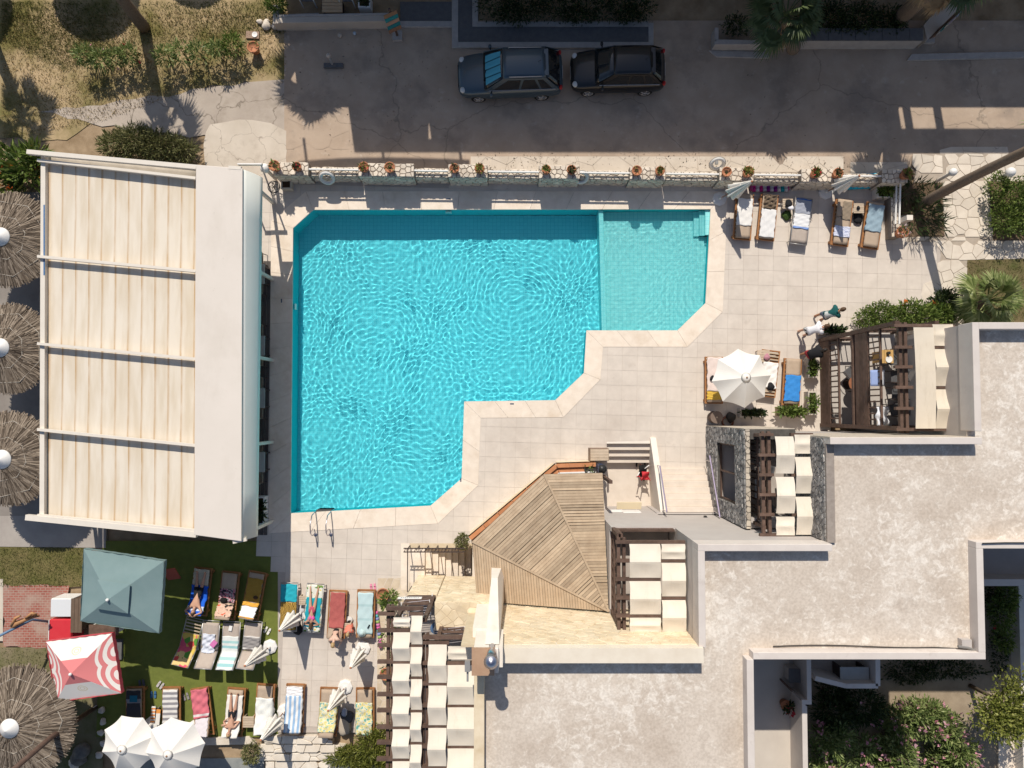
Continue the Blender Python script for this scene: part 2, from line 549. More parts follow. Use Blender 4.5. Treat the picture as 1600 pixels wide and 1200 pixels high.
def brick_mat():
    m, nt, b = _nt('red_paving_brick')
    v = wcoords(nt)
    br = node(nt, 'ShaderNodeTexBrick', Scale=1.0)
    br.inputs['Color1'].default_value = lin((.28, .085, .06)); br.inputs['Color2'].default_value = lin((.36, .125, .09))
    br.inputs['Mortar'].default_value = lin((.36, .26, .21)); br.inputs['Mortar Size'].default_value = .012
    br.inputs['Brick Width'].default_value = .2; br.inputs['Row Height'].default_value = .1
    nt.links.new(v, br.inputs['Vector'])
    n = node(nt, 'ShaderNodeTexNoise', Scale=1.2, Detail=5.0); nt.links.new(v, n.inputs['Vector'])
    r = ramp(nt, n.outputs[0], [(.45, (0, 0, 0)), (.75, (1, 1, 1))])
    nt.links.new(mixc(nt, r.outputs[0], br.outputs[0], (.40, .30, .24)), b.inputs['Base Color'])
    b.inputs['Roughness'].default_value = .9
    return m
m_brick = brick_mat()

# ---- pool outline (photograph points at deck level)
PIN = [(457, 356), (489, 327), (1111, 326), (1103, 474), (1059, 517), (917, 517), (913, 583), (868, 626), (726, 628), (722, 748), (673, 791), (453, 803)]
POUT = [(424, 345), (478, 299), (1137, 299), (1129, 487), (1074, 542), (942, 542), (938, 593), (880, 652), (751, 653), (747, 758), (684, 818), (420, 833)]
pin = [XY(*p) for p in PIN]; pout = [XY(*p) for p in POUT]
COURT = [(948, 690), (1022, 688), (1046, 812), (948, 812)]
court = pxpoly(COURT)
CAVE = [(640, 856), (738, 856), (738, 918), (640, 918)]
cave = pxpoly(CAVE)
LAWN = pxpoly([(160, 845), (434, 845), (434, 1152), (150, 1152)])
PATHPOLY = [(1436, 240), (1700, 240), (1700, 520), (1452, 520), (1446, 440), (1470, 400), (1472, 378), (1412, 378)]

# ---- ground: one sheet to the horizon, with the holes of pool, court and stair
mb = MB()
big = [(-600, -600), (600, -600), (600, 600), (-600, 600)]
sheet(mb, big, -.14, [pout, court, cave])
structure(mb.build('ground', m_dirt))
# ---- road and yard
mb = MB(); sheet(mb, pxpoly([(443, 30), (1900, 30), (1900, 272), (443, 285)]), -.10)
structure(mb.build('road', m_road))
# worn pale verge of the road under the wall, cracked into irregular slabs
mb = MB(); rnd = random.Random(5)
for (ax, bx_, ya, yb, zz) in ((735, 1320, 243, 268, -.088), (1330, 1420, 252, 272, -.088), (1470, 1700, 228, 268, -.088)):
    (x0, y1), (x1, y0) = XY(ax, ya), XY(bx_, yb)
    for p in voronoi(x0, x1, y0, y1, .85, rnd, .4, 2.2):
        q = shrink(p, .006)
        if len(q) > 2: mb.add([(a, b, zz + rnd.uniform(-.003, .003)) for a, b in q], [tuple(range(len(q)))])
structure(mb.build('concrete_verge', m_conc))
# raised cracked concrete slabs in the old drive
mb = MB(); rnd = random.Random(8)
for p in voronoi(*sorted((XY(446, 200)[0], XY(545, 200)[0])), *sorted((XY(500, 232)[1], XY(500, 165)[1])), 1.2, rnd, .4, 1.4):
    q = shrink(p, .005)
    if len(q) > 2: mb.add([(a, b, -.092 + rnd.uniform(-.003, .003)) for a, b in q], [tuple(range(len(q)))])
structure(mb.build('road_slab', m_road))

def rough(pts, amp, seed, step=.5):
    """outline with an irregular worn edge"""
    rnd = random.Random(seed); out = []
    for i in range(len(pts)):
        a, c = pts[i], pts[(i + 1) % len(pts)]; L = math.dist(a, c); n = max(1, min(80, int(L / step)))
        for k in range(n):
            t = k / n; out.append((a[0] + (c[0] - a[0]) * t + rnd.uniform(-amp, amp), a[1] + (c[1] - a[1]) * t + rnd.uniform(-amp, amp)))
    return out
mb = MB(); sheet(mb, rough(pxpoly([(318, 205), (326, 192), (370, 185), (420, 190), (446, 205), (448, 285), (318, 285)]), .07, 6), -.095)
structure(mb.build('concrete_apron', m_conc))
mb = MB(); sheet(mb, rough(pxpoly([(60, 175), (190, 156), (300, 140), (446, 118), (446, 205), (318, 212), (200, 200)]), .12, 7), -.105)
structure(mb.build('drive', m_path))
# ---- lawn, turf, brick path, strips on the left
mb = MB(); sheet(mb, rough(pxpoly([(-300, -200), (446, -200), (446, 118), (300, 140), (190, 165), (100, 215), (-300, 225)]), .16, 3), -.115)
gl = structure(mb.build('garden_lawn', m_grass))
mb = MB(); sheet(mb, LAWN, -.012)
structure(mb.build('artificial_lawn', m_lawn))
mb = MB(); sheet(mb, rough(pxpoly([(-80, 853), (132, 853), (132, 918), (-80, 918)]), .07, 4), -.03)
structure(mb.build('side_lawn', M('side_lawn', (.10, .105, .025), (.22, .17, .08), .9, .95, .4)))
mb = MB(); sheet(mb, rough(pxpoly([(5, 914), (106, 914), (104, 1012), (5, 1012)]), .06, 5, .25), -.026)
structure(mb.build('brick_path', m_brick))
mb = MB(); sheet(mb, pxpoly([(-160, 900), (4, 905), (4, 1002), (-160, 1002)]), -.022)
structure(mb.build('kerb_path', m_conc))
mb = MB(); sheet(mb, pxpoly([(-80, 1012), (160, 1012), (160, 1300), (-80, 1300)]), -.034)
structure(mb.build('rough_lawn', M('rough_lawn', (.09, .10, .025), (.25, .20, .13), 1.1, .95, .4)))
mb = MB(); mb.prism(pxpoly([(-200, 806), (165, 806), (165, 856), (-200, 852)]), -.13, -.005)
structure(mb.build('side_terrace', M('side_terrace', (.33, .29, .26), (.42, .38, .34), 1.5, .9, .08)))
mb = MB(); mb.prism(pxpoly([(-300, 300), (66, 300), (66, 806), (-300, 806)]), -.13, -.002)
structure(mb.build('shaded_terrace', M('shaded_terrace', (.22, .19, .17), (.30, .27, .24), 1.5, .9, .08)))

# ---- deck: base, tiles laid one by one, coping, pool
DECK = pxpoly([(404, 283), (1400, 283), (1412, 378), (1470, 378), (1470, 400), (1450, 520), (1345, 530), (1290, 540), (1290, 690), (1118, 700), (1118, 812), (948, 830), (880, 900), (738, 900), (738, 1010), (604, 1010), (604, 1145), (400, 1145), (400, 1150), (434, 1150), (434, 860), (404, 860)])
DECK2 = pxpoly([(404, 283), (1400, 283), (1412, 378), (1470, 378), (1470, 400), (1450, 520), (1345, 530), (1290, 540), (1290, 690), (1118, 700), (1118, 812), (948, 832), (880, 900), (738, 900), (738, 1010), (604, 1010), (604, 1145), (434, 1145), (434, 858), (404, 858)])
mb = MB(); sheet(mb, DECK2, -.014, [pout, court, cave])
deck = structure(mb.build('pool_deck', m_grout))
cut = [ccw([tuple(q[:2]) for q in (pts[i] for i in t)]) for pts, t in [tris(pout)] for t in t]
cut += [court, cave]
TS, GAP = .615, .006
ang = math.radians(-1.6)
ca, sa = math.cos(ang), math.sin(ang)
tile_me = MB().bx(-TS / 2 + GAP / 2, TS / 2 - GAP / 2, -TS / 2 + GAP / 2, TS / 2 - GAP / 2, -.016, 0).mesh('tile', m_tile)
whole, parts_ = [], MB()
o0 = XY(700, 700)
for i in range(-40, 45):
    for j in range(-32, 32):
        c = (o0[0] + (i * ca - j * sa) * TS, o0[1] + (i * sa + j * ca) * TS)
        if not inside(c, DECK2): continue
        h = TS / 2 - GAP / 2
        sq = [(c[0] + (x * ca - y * sa) * h, c[1] + (x * sa + y * ca) * h) for x, y in ((-1, -1), (1, -1), (1, 1), (-1, 1))]
        pcs = [sq]
        for cu in cut: pcs = [r for pc in pcs for r in minus(pc, cu)]
        A = sum(area(p) for p in pcs)
        if A > .985 * area(sq): whole.append((c, sq))
        else:
            for p in pcs: parts_.prism(p, -.016, 0)
whole.sort(key=lambda t: t[0][0] ** 2 + t[0][1] ** 2)
for c, sq in whole[:290]:
    o = obj('tile', tile_me, deck); o.location = (c[0], c[1], R.uniform(-.0015, .0015)); o.rotation_euler = (0, 0, ang)
for c, sq in whole[290:]: parts_.prism(sq, -.016, R.uniform(-.0015, .0015))
parts_.build('tiles', m_tileg, deck, kind='stuff')

# ---- pool
def pooltile(name, c1, c2, g):
    m, nt, b = _nt(name)
    v = wcoords(nt)
    br = node(nt, 'ShaderNodeTexBrick', Scale=1.0); br.offset = 0.0
    br.inputs['Color1'].default_value = lin(c1); br.inputs['Color2'].default_value = lin(c2); br.inputs['Mortar'].default_value = lin(g)
    br.inputs['Mortar Size'].default_value = .006; br.inputs['Brick Width'].default_value = .165; br.inputs['Row Height'].default_value = .165
    nt.links.new(v, br.inputs['Vector']); nt.links.new(br.outputs[0], b.inputs['Base Color'])
    b.inputs['Roughness'].default_value = .6; b.inputs['Specular IOR Level'].default_value = 0
    return m
m_ptile = pooltile('deep_pool_tile', (.16, .72, .82), (.18, .76, .85), (.07, .58, .67))
m_ptile2 = pooltile('shallow_pool_tile', (.30, .72, .74), (.34, .76, .77), (.17, .60, .64))
m_pwall = M('pool_wall_tile', (.02, .52, .58), (.03, .58, .63), 8, .6, spec=0)
pool = structure(thing('swimming_pool', None, None, (0, 0, 0)))
del_keys = [k for k in ('label', 'category') if k in pool]
ZD, ZS, ZW = -1.25, -.55, -.10
DIV0, DIV1 = (934, 327), (942, 517)          # dividing wall line, deep side
deep = [XY(*p) for p in [(457, 356), (489, 327), (936, 327), (941, 517), (917, 517), (913, 583), (868, 626), (726, 628), (722, 748), (673, 791), (453, 803)]]
shal = [XY(*p) for p in [(943, 327), (1111, 326), (1103, 474), (1059, 517), (948, 517)]]
mb = MB(); sheet(mb, deep, ZD); f1 = mb.build('pool_floor', m_ptile, pool)
mb = MB(); sheet(mb, shal, ZS); f2 = mb.build('shallow_floor', m_ptile2, pool)
def wallring(poly, z0, z1):
    mb = MB(); n = len(poly); poly = ccw(poly)
    for i in range(n):
        a, b = poly[i], poly[(i + 1) % n]
        mb.add([(a[0], a[1], z0), (b[0], b[1], z0), (b[0], b[1], z1), (a[0], a[1], z1)], [(3, 2, 1, 0)])
    return mb
w1 = wallring(pin, ZD, -.03).build('basin_wall', m_pwall, pool)
mb = MB(); dv = [XY(936, 327), XY(943, 327), XY(948, 517), XY(941, 517)]
mb.prism(ccw(dv), ZD - .02, -.135); w2 = mb.build('divider_wall', m_ptile2, pool)
recv = [f1, f2, w1, w2]
for k in range(3):   # corner entry steps
    x0 = 1088 + 0 * k
    q = [(1087 + 8 * k, 327), (1111, 327), (1109, 366 - 0 * k), (1087 + 8 * k, 366)]
    mb = MB(); mb.prism(pxpoly(q), ZS + .001, ZS + .16 * (k + 1) - .02)
    recv.append(mb.build('step', m_ptile2, pool))
# blue water line tiles, skimmer mouths
for (x, y) in ((700, 329), (1107, 450), (459, 478)):
    c = XY(x, y); recv.append(MB().box((c[0], c[1], -.32), (.06 if x > 1000 or x < 470 else .24, .24 if x > 1000 or x < 470 else .06, .2)).build('skimmer', m_white, pool))
# coping slabs, each its own piece
n = len(pin)
for i in range(n):
    if i == n - 1: k = 12
    else: k = max(1, int(round(math.dist(pin[i], pin[(i + 1) % n]) / 1.45)))
    a, b, A, B = pin[i], pin[(i + 1) % n], pout[i], pout[(i + 1) % n]
    ov = .03
    for j in range(k):
        t0, t1 = j / k, (j + 1) / k
        L = math.dist(a, b); g = .004 / L
        t0 += g; t1 -= g
        lp = lambda p, q, t: (p[0] + (q[0] - p[0]) * t, p[1] + (q[1] - p[1]) * t)
        ia, ib, oa, ob = lp(a, b, t0), lp(a, b, t1), lp(A, B, t0), lp(A, B, t1)
        ia = (ia[0] + (ia[0] - oa[0]) * ov, ia[1] + (ia[1] - oa[1]) * ov); ib = (ib[0] + (ib[0] - ob[0]) * ov, ib[1] + (ib[1] - ob[1]) * ov)
        mb = MB(); mb.prism([ia, ib, ob, oa], -.06, .012 + R.uniform(-.002, .002))
        mb.build('coping_slab', m_coping, pool)
# inner apron under the coping closes the gap to the ground
# ---- water: a real rippled surface that refracts and focuses the sun
def water():
    xs0, xs1 = min(p[0] for p in pin) - .1, max(p[0] for p in pin) + .1
    ys0, ys1 = min(p[1] for p in pin) - .1, max(p[1] for p in pin) + .1
    st = .024
    nx, ny = int((xs1 - xs0) / st), int((ys1 - ys0) / st)
    X, Y = np.meshgrid(np.linspace(xs0, xs1, nx), np.linspace(ys0, ys1, ny))
    g = np.random.default_rng(12)
    Z = np.zeros_like(X)
    # slow wander of phase so that no train of waves runs straight across the pool
    wx = np.zeros_like(X); wy = np.zeros_like(X)
    for k in range(14):
        l = g.uniform(1.8, 5.5); t = g.uniform(0, 6.283); p = g.uniform(0, 6.283); s = np.sin(2 * np.pi / l * (X * np.cos(t) + Y * np.sin(t)) + p) * l * .018
        if k % 2: wx += s
        else: wy += s
    Xw, Yw = X + wx, Y + wy
    for k in range(80):
        l = g.uniform(.13, .42); t = g.uniform(0, 6.283)
        Z += .00105 * l ** 1.3 * np.sin(2 * np.pi / l * (Xw * np.cos(t) + Yw * np.sin(t)) + g.uniform(0, 6.283))
    for (px, py, A, l, d) in ((572, 523, .0020, .21, 2.0), (800, 432, .0020, .205, 1.6), (640, 590, .0020, .27, 2.6), (468, 480, .0008, .17, 2.4), (690, 700, .0006, .22, 2.4), (560, 740, .0006, .22, 2)):
        c = XY(px, py); r = np.hypot(Xw - c[0] - .35 * wx, Yw - c[1] - .35 * wy)
        Z += A * np.sin(2 * np.pi * r / l) * np.exp(-r / d) * (1 - .75 * np.exp(-(r / .45) ** 2)) * (.8 + .35 * np.sin(X * 1.7 + 1.1 * Y) * np.cos(Y * 1.3 - X * .6))
    shallow = X > XY(940, 420)[0]
    Z = np.where(shallow, Z * .9, Z * 1.02)
    V = np.stack([X, Y, Z + ZW], -1).reshape(-1, 3)
    idx = np.arange(nx * ny).reshape(ny, nx)
    # keep the cells whose middle lies over the basin (the rim is hidden by the coping)
    def ins(x, y, poly):
        c = np.zeros(x.shape, bool)
        for i in range(len(poly)):
            a, b = poly[i], poly[i - 1]
            if a[1] == b[1]: continue
            c ^= ((a[1] > y) != (b[1] > y)) & (x < (b[0] - a[0]) * (y - a[1]) / (b[1] - a[1]) + a[0])
        return c
    ctr = [sum(p[0] for p in pin) / n, sum(p[1] for p in pin) / n]
    keep = np.zeros((ny - 1, nx - 1), bool)
    mx, my = (X[:-1, :-1] + X[1:, 1:]) / 2, (Y[:-1, :-1] + Y[1:, 1:]) / 2
    for dx in (-.035, 0, .035):
        for dy in (-.035, 0, .035): keep |= ins(mx + dx, my + dy, pin)
    F = np.stack([idx[:-1, :-1], idx[:-1, 1:], idx[1:, 1:], idx[1:, :-1]], -1)[keep]
    used, inv = np.unique(F, return_inverse=True)
    m = bpy.data.materials.new('pool_water'); m.use_nodes = True; nt = m.node_tree; nt.nodes.clear()
    gl = node(nt, 'ShaderNodeBsdfGlass'); gl.inputs['IOR'].default_value = 1.33; gl.inputs['Roughness'].default_value = 0
    gl.inputs['Color'].default_value = (.93, 1, 1, 1)
    o = nt.nodes.new('ShaderNodeOutputMaterial'); nt.links.new(gl.outputs[0], o.inputs[0])
    w = npmesh('water', V[used], inv.reshape(F.shape), m, None, True)
    structure(w)
    w.cycles.is_caustics_caster = True
water()
for o in recv: o.cycles.is_caustics_receiver = True

# ---- crazy paving path, stone by stone
m_crazy = M('crazy_paving_stone', (.60, .52, .43), (.74, .66, .56), 2.5, .85, .12, var=.12)
m_joint = M('paving_joint', (.36, .30, .24), (.46, .39, .32), 5, .95, .2)
mb = MB(); pp = pxpoly(PATHPOLY); sheet(mb, pp, -.02)
cp = structure(mb.build('stone_path', m_joint))
rnd = random.Random(21)
xa, xb = min(p[0] for p in pp), max(p[0] for p in pp); ya, yb = min(p[1] for p in pp), max(p[1] for p in pp)
HOLES = [pxpoly([(1545, 283), (1700, 283), (1700, 376), (1552, 376)]), pxpoly([(1512, 406), (1700, 402), (1700, 540), (1505, 540)]), pxpoly([(1395, 270), (1473, 270), (1476, 370), (1395, 370)])]
cnt = 0; rest_ = MB()
for p in voronoi(xa, xb, ya, yb, .44, rnd, .46, 1.2):
    c = (sum(q[0] for q in p) / len(p), sum(q[1] for q in p) / len(p))
    if not inside(c, pp) or c[0] > XY(1625, 0)[0]: continue
    q = shrink(p, .011)
    if len(q) < 3: continue
    pcs = [q]
    for h in HOLES: pcs = [r for pc in pcs for r in minus(pc, h)]
    if not pcs: continue
    q = max(pcs, key=area)
    if area(q) < .03: continue
    z = rnd.uniform(-.004, .006)
    mb = MB(); mb.prism(q, -.03, z); mb.build('paving_stone', m_crazy, cp); cnt += 1
# planting beds
mb = MB(); sheet(mb, pxpoly([(1412, 285), (1472, 285), (1476, 370), (1408, 370)]), -.012); structure(mb.build('planting_bed', m_dirt2))
mb = MB(); sheet(mb, pxpoly([(1512, 406), (1700, 402), (1700, 520), (1505, 520)]), -.015); structure(mb.build('palm_bed', M('palm_bed', (.09, .10, .03), (.20, .14, .08), 1.6, .95, .5)))
mb = MB(); sheet(mb, pxpoly([(1546, 283), (1700, 283), (1700, 376), (1552, 376)]), -.013); structure(mb.build('hedge_bed', m_dirt2))
# lower right garden floor
mb = MB(); sheet(mb, pxpoly([(1180, 890), (1590, 860), (1590, 1400), (1180, 1400)]), -.05)
structure(mb.build('garden_soil', M('garden_soil', (.26, .20, .14), (.40, .32, .23), 2, .95, .4)))
mb = MB(); sheet(mb, pxpoly([(1572, 820), (1800, 820), (1800, 1400), (1572, 1400)]), -.03)
structure(mb.build('garden_walk', M('garden_walk', (.28, .245, .215), (.36, .32, .28), 2, .9, .15)))
# stone strip beside the lower terrace
mb = MB(); sheet(mb, pxpoly([(588, 902), (650, 902), (650, 1200), (606, 1200)]), -.008)
cs = structure(mb.build('stone_strip', m_joint)); rnd = random.Random(31)
(x0, y1), (x1, y0) = XY(590, 903), XY(640, 1160)
for p in voronoi(x0, x1, y0, y1, .34, rnd, .42):
    q = shrink(p, .012)
    if len(q) < 3: continue
    MB().prism(q, -.02, rnd.uniform(.002, .012)).build('paving_stone', M('strip_stone', (.52, .42, .30), (.68, .58, .45), 3, .85, .15, var=.15), cs)
# ================================================================== WALLS AND BUILDINGS
m_wstone = M('white_rubble', (.55, .47, .38), (.80, .72, .61), 3, .85, .2, var=.16, var_kind='isl')
m_mortar = M('wall_mortar', (.20, .165, .135), (.30, .25, .21), 6, .95, .2)
m_terra = M('terracotta', (.38, .15, .075), (.50, .22, .12), 5, .85, .1)
m_soil = M('pot_soil', (.035, .02, .012), (.08, .05, .03), 12, .95, .3)
# ---- rubble wall along the road, built in runs: broad pillars and lower lengths with a rail
gw = thing('garden_wall', 'long white rubble stone wall with pillars and white rails between pool and road', 'wall', XY(900, 275) + (0,))
def wall_xy(px): return XY(px, 263.5 + (px - 430) * .0125, 0)
PILL = [(427, 482), (560, 647), (700, 762), (842, 906), (984, 1040), (1124, 1178), (1252, 1314), (1378, 1418)]
def wseg(p0, p1, top, half, seed, y_off=0.0):
    a = wall_xy(p0); b = wall_xy(p1)
    a = Vector((a[0], a[1] + y_off, 0)); b = Vector((b[0], b[1] + y_off, 0))
    k = 29.2 / (29.2 - top); a, b = a / k, b / k          # the wall's top was measured, so pull it to its plan place
    u = (b - a).normalized(); nrm = Vector((u.y, -u.x, 0)); L = (b - a).length
    core = MB(); core.bar(a + Vector((0, 0, top / 2 - .06)), b + Vector((0, 0, top / 2 - .06)), half * 2 - .04, top + .10)
    core.build('wall_core', m_mortar, gw)
    cladding('top_stones', a - nrm * (-half) + Vector((0, 0, top - .01)) - u * 0, u, -nrm, (0, 0, 1), L, half * 2, .17, m_wstone, gw, seed, .035, 1.3, .012)
    cladding('face_stones', a + nrm * (half - .02) + Vector((0, 0, -.02)), u, (0, 0, 1), nrm, L, top, .2, m_wstone, gw, seed + 50, .035, 1.7, .012)
    cladding('road_stones', b - nrm * (half - .02) + Vector((0, 0, -.1)), -u, (0, 0, 1), -nrm, L, top + .1, .24, m_wstone, gw, seed + 90, .035, 1.7, .012)
prev = None
for i, (a, b) in enumerate(PILL):
    wseg(a, b, 1.05, .27, 100 + i)
    if prev:
        wseg(prev, a, .72, .19, 200 + i, -.1)
        for dz, dy in ((1.0, .0), (.86, .03)):
            p, q = wall_xy(prev), wall_xy(a); k = 1 / (29.2 / 28.2)
            MB().bar((p[0] * k, p[1] * k + dy, dz), (q[0] * k, q[1] * k + dy, dz), .055, .05).build('rail', m_white, gw)
    prev = b
def wall_top(px): 
    p = wall_xy(px); k = (29.2 - 1.05) / 29.2
    return Vector((p[0] * k, p[1] * k, 1.075))

# ---- hotel: stepped two-storey blocks with flat weathered roofs
def roofmat():
    m, nt, b = _nt('weathered_roof')
    v = wcoords(nt)
    n1 = node(nt, 'ShaderNodeTexNoise', Scale=.55, Detail=8.0, Roughness=.7); n2 = node(nt, 'ShaderNodeTexNoise', Scale=3.2, Detail=8.0, Roughness=.75, Distortion=.6)
    n3 = node(nt, 'ShaderNodeTexNoise', Scale=14.0, Detail=4.0)
    for n in (n1, n2, n3): nt.links.new(v, n.inputs['Vector'])
    r1 = ramp(nt, n1.outputs[0], [(.36, (.53, .45, .375)), (.64, (.67, .595, .515))])
    n5 = node(nt, 'ShaderNodeTexNoise', Scale=.28, Detail=3.0); nt.links.new(v, n5.inputs['Vector'])
    ad = node(nt, 'ShaderNodeMath', operation='MULTIPLY_ADD'); nt.links.new(n5.outputs[0], ad.inputs[0]); ad.inputs[1].default_value = .55; nt.links.new(n2.outputs[0], ad.inputs[2])
    r2 = ramp(nt, ad.outputs[0], [(.79, (0, 0, 0)), (.93, (.9, .9, .9))])
    r3 = ramp(nt, n3.outputs[0], [(.36, (.74, .72, .70)), (.6, (1, 1, 1))])
    c = mixc(nt, r2.outputs[0], r1.outputs[0], (.79, .73, .655))
    n4 = node(nt, 'ShaderNodeTexNoise', Scale=1.1, Detail=7.0, Roughness=.7); nt.links.new(v, n4.inputs['Vector'])
    r4 = ramp(nt, n4.outputs[0], [(.55, (0, 0, 0)), (.70, (.65, .65, .65))])
    c = mixc(nt, r4.outputs[0], c, (.45, .375, .31))
    c = mixc(nt, .55, c, r3.outputs[0], 'MULTIPLY')
    nt.links.new(c, b.inputs['Base Color']); b.inputs['Roughness'].default_value = .92; b.inputs['Specular IOR Level'].default_value = .15
    bump(nt, b, n2.outputs[0], .25)
    return m
m_roof = roofmat()
m_cream = M('cream_stone', (.60, .47, .30), (.80, .69, .52), 2.2, .85, .12, var=.10, var_kind='isl')
m_creamj = M('cream_joint', (.50, .40, .27), (.64, .53, .38), 5, .95, .1)
m_gstone = M('grey_stone', (.10, .105, .115), (.46, .43, .40), 5, .85, .2, var=.35, var_kind='isl', contrast=.2)
m_gjoint = M('grey_joint', (.06, .055, .05), (.12, .11, .10), 6, .95, .2)
hotel = thing('hotel_building', 'stepped grey hotel block with flat weathered roofs and painted parapets', 'building', (9, -3, 0))
s7 = lambda px, py, z=7.5: XY(px, py, z)
X14 = s7(1522, 600)[0]; X98 = s7(1299, 760)[0]; X57 = s7(1092, 940)[0]; X144 = s7(1538, 950)[0]; X73 = s7(1178, 1100)[0]; XM1 = s7(741, 1100)[0]
Y27 = s7(1560, 504)[1]; YM7 = s7(1420, 684)[1]; YM41 = s7(1200, 851)[1]; YM75 = s7(1350, 1030)[1]; YM72 = s7(900, 1012)[1]
XR, YB = 22.0, -15.0
ZR, ZP = 7.1, 7.5
blocks = [(X14, XR, YM7, Y27), (X98, XR, YM41, YM7), (X57, X144, YM75, YM41), (XM1, X73, YB, YM75), (XM1, X57, YM75, YM72)]
for (a, b, c, d) in blocks:
    MB().bx(a + .01, b - .01, c + .01, d - .01, -1.2, ZR - .05).build('wall', m_plaster, hotel)
    MB().bx(a + .005, b - .005, c, d, ZR - .05, ZR).build('roof', m_roof, hotel)
W_ = .2
def para(x0, x1, y0, y1, z1=ZP, m=m_parapet): MB().bx(x0, x1, y0, y1, ZR - .3, z1).build('parapet', m, hotel, bevel=.015)
para(X14 - .01, X14 + W_, YM7 + W_, Y27 + .01)
para(X14 + W_, XR, Y27 - W_, Y27 + .01)
para(X98 - .01, X14 + .2, YM7 - W_, YM7 + .012)
para(X57 - .01, X98, YM41 - W_, YM41 + .012)
para(X57 - .012, X57 + W_, YM72, YM41 - W_)
para(X73, X144 + .01, YM75 - .012, YM75 + W_)
para(X144 - W_, X144 + .012, YM75 + W_, YM41 - .12)
para(X144 - W_, XR, YM41 - .12, YM41 + .08)
para(X73 - W_, X73 + .012, YB, YM75 - .012)
para(XM1 - .012, XM1 + .3, YB, YM72 - .4, 7.45, m_cream)
# low stone kerb on the stone house's roof edge
MB().bx(X98 - .01, X98 + .24, YM41, YM7 - W_, ZR - .2, ZR + .09).build('roof_kerb', M('roof_kerb', (.25, .21, .18), (.36, .31, .27), 8, .9, .2), hotel)
# wide cream coping of the stone wall
MB().bx(XM1 + .3, X57 + .1, YM72 - .42, YM72 + .02, ZR - .3, 7.62).build('parapet', M('cream_coping', (.66, .58, .47), (.76, .69, .58), 2, .8, .06), hotel)
# roof pipe, cable and outlet
pts = [P(1208 + i * 28, 1010 - 2 * math.sin(i * .6) + (i > 9) * (i - 9) * 2.5, 7.14) for i in range(12)]
MB().tube(pts, .018, 6).build('roof_cable', M('black_cable', (.05, .045, .04), None, 5, .6), hotel)
c = P(1507, 1004, 7.2); MB().bx(c.x - .15, c.x + .15, c.y - .12, c.y + .12, 7.1, 7.32).build('roof_outlet', m_plaster, hotel)
MB().tube([P(1497, 1010, 7.3), P(1512, 1012, 7.3), P(1523, 1016, 7.3)], .045, 8).build('outlet_pipe', M('grey_pipe', (.2, .19, .18), None, 5, .5), hotel)
MB().tube([P(1535, 849, 7.55), P(1570, 848, 7.55), P(1640, 848, 7.55)], .02, 6).build('roof_cable', MATS['black_cable'], hotel)
MB().tube([P(1170, 1035, 7.15), P(1172, 1062, 7.15), P(1169, 1100, 7.15)], .02, 6).build('roof_cable', MATS['black_cable'], hotel)

# N facade stone wall (cream ashlar)
MB().bx(X57 - 7.2, X57 + .02, YM72 - .05, YM72 + .015, -1.2, 7.3).build('stone_wall_core', m_creamj, hotel)
cladding('cream_stones', (XM1 + .75, YM72 + .012, -.2), (1, 0, 0), (0, 0, 1), (0, 1, 0), X57 - XM1 - .75, 7.48, .2, m_cream, hotel, 61, .03, 2.6, .004, jit=.3)
# terrace block in front of the roofs (middle)
XT1, YT1 = XY(951, 823, 4.5)
XT1 += .08
MB().bx(XT1, X57 - .01, YM72 + .02, YT1, -1.2, 3.4).build('wall', m_plaster, hotel)
MB().bx(XT1, X57 - .01, YT1 - .16, YT1 + .001, 3.4, 4.5).build('terrace_parapet', m_plaster, hotel)
MB().bx(XT1, XT1 + .14, YM72 + .02, YT1 - .16, 3.4, 4.1).build('terrace_parapet', m_plaster, hotel)
MB().bx(XT1 + .14, X57 - .02, YM72 + .02, YT1 - .16, 3.4, 3.43).build('terrace_floor', M('terrace_floor', (.35, .31, .28), (.46, .41, .37), 3, .85), hotel)
# lean-to wall between terrace and stone house (same plane, sunlit, with a small niche)
MB().bx(X57, X98 - .02, YM41 + .02, YT1 + .02, -1.2, 1.3).build('wall', m_plaster, hotel)
c = P(987, 806, 1.0)
MB().bx(c.x - .35, c.x + .35, YT1 - .02, YT1 + .03, .55, 1.15).build('niche', m_white, hotel)
c = P(963, 800, .8)
for dz in (0, .28): MB().bx(c.x - .25, c.x + .25, YT1, YT1 + .04, .5 + dz, .6 + dz).build('vent', m_white, hotel)
# stone house front with a window opening
XS = 7.97; YS0, YS1 = -4.02, -.62; ZS1 = 4.85
wy0, wy1, wz0, wz1 = -3.35, -1.22, 1.55, 3.75
mb = MB()
mb.bx(XS, XS + .17, YS0, wy0, -.2, ZS1); mb.bx(XS, XS + .17, wy1, YS1, -.2, ZS1)
mb.bx(XS, XS + .17, wy0, wy1, -.2, wz0); mb.bx(XS, XS + .17, wy0, wy1, wz1, ZS1)
mb.build('stone_house_wall', m_gjoint, hotel)
MB().bx(XS + .17, X98 - .01, YS0 + .005, YS1 - .005, -.2, 1.5).build('wall', m_plaster, hotel)
MB().bx(XS + .17, X98 - .01, YS0 + .35, YS1 - .35, 3.7, 3.78).build('terrace_floor', MATS['terrace_floor'], hotel)
MB().bx(XS + .17, X98 - .01, YS0 + .005, YS0 + .35, 1.5, 4.7).build('wall', m_plaster, hotel)
MB().bx(XS + .17, X98 - .01, YS1 - .35, YS1 - .005, 1.5, 4.85).build('wall', m_gjoint, hotel)
MB().bx(X98 - .6, X98 - .02, YS0 + .35, YS1 - .35, 1.5, 3.7).build('room_back_wall', M('dark_room', (.05, .035, .025), None, 4, .9), hotel)
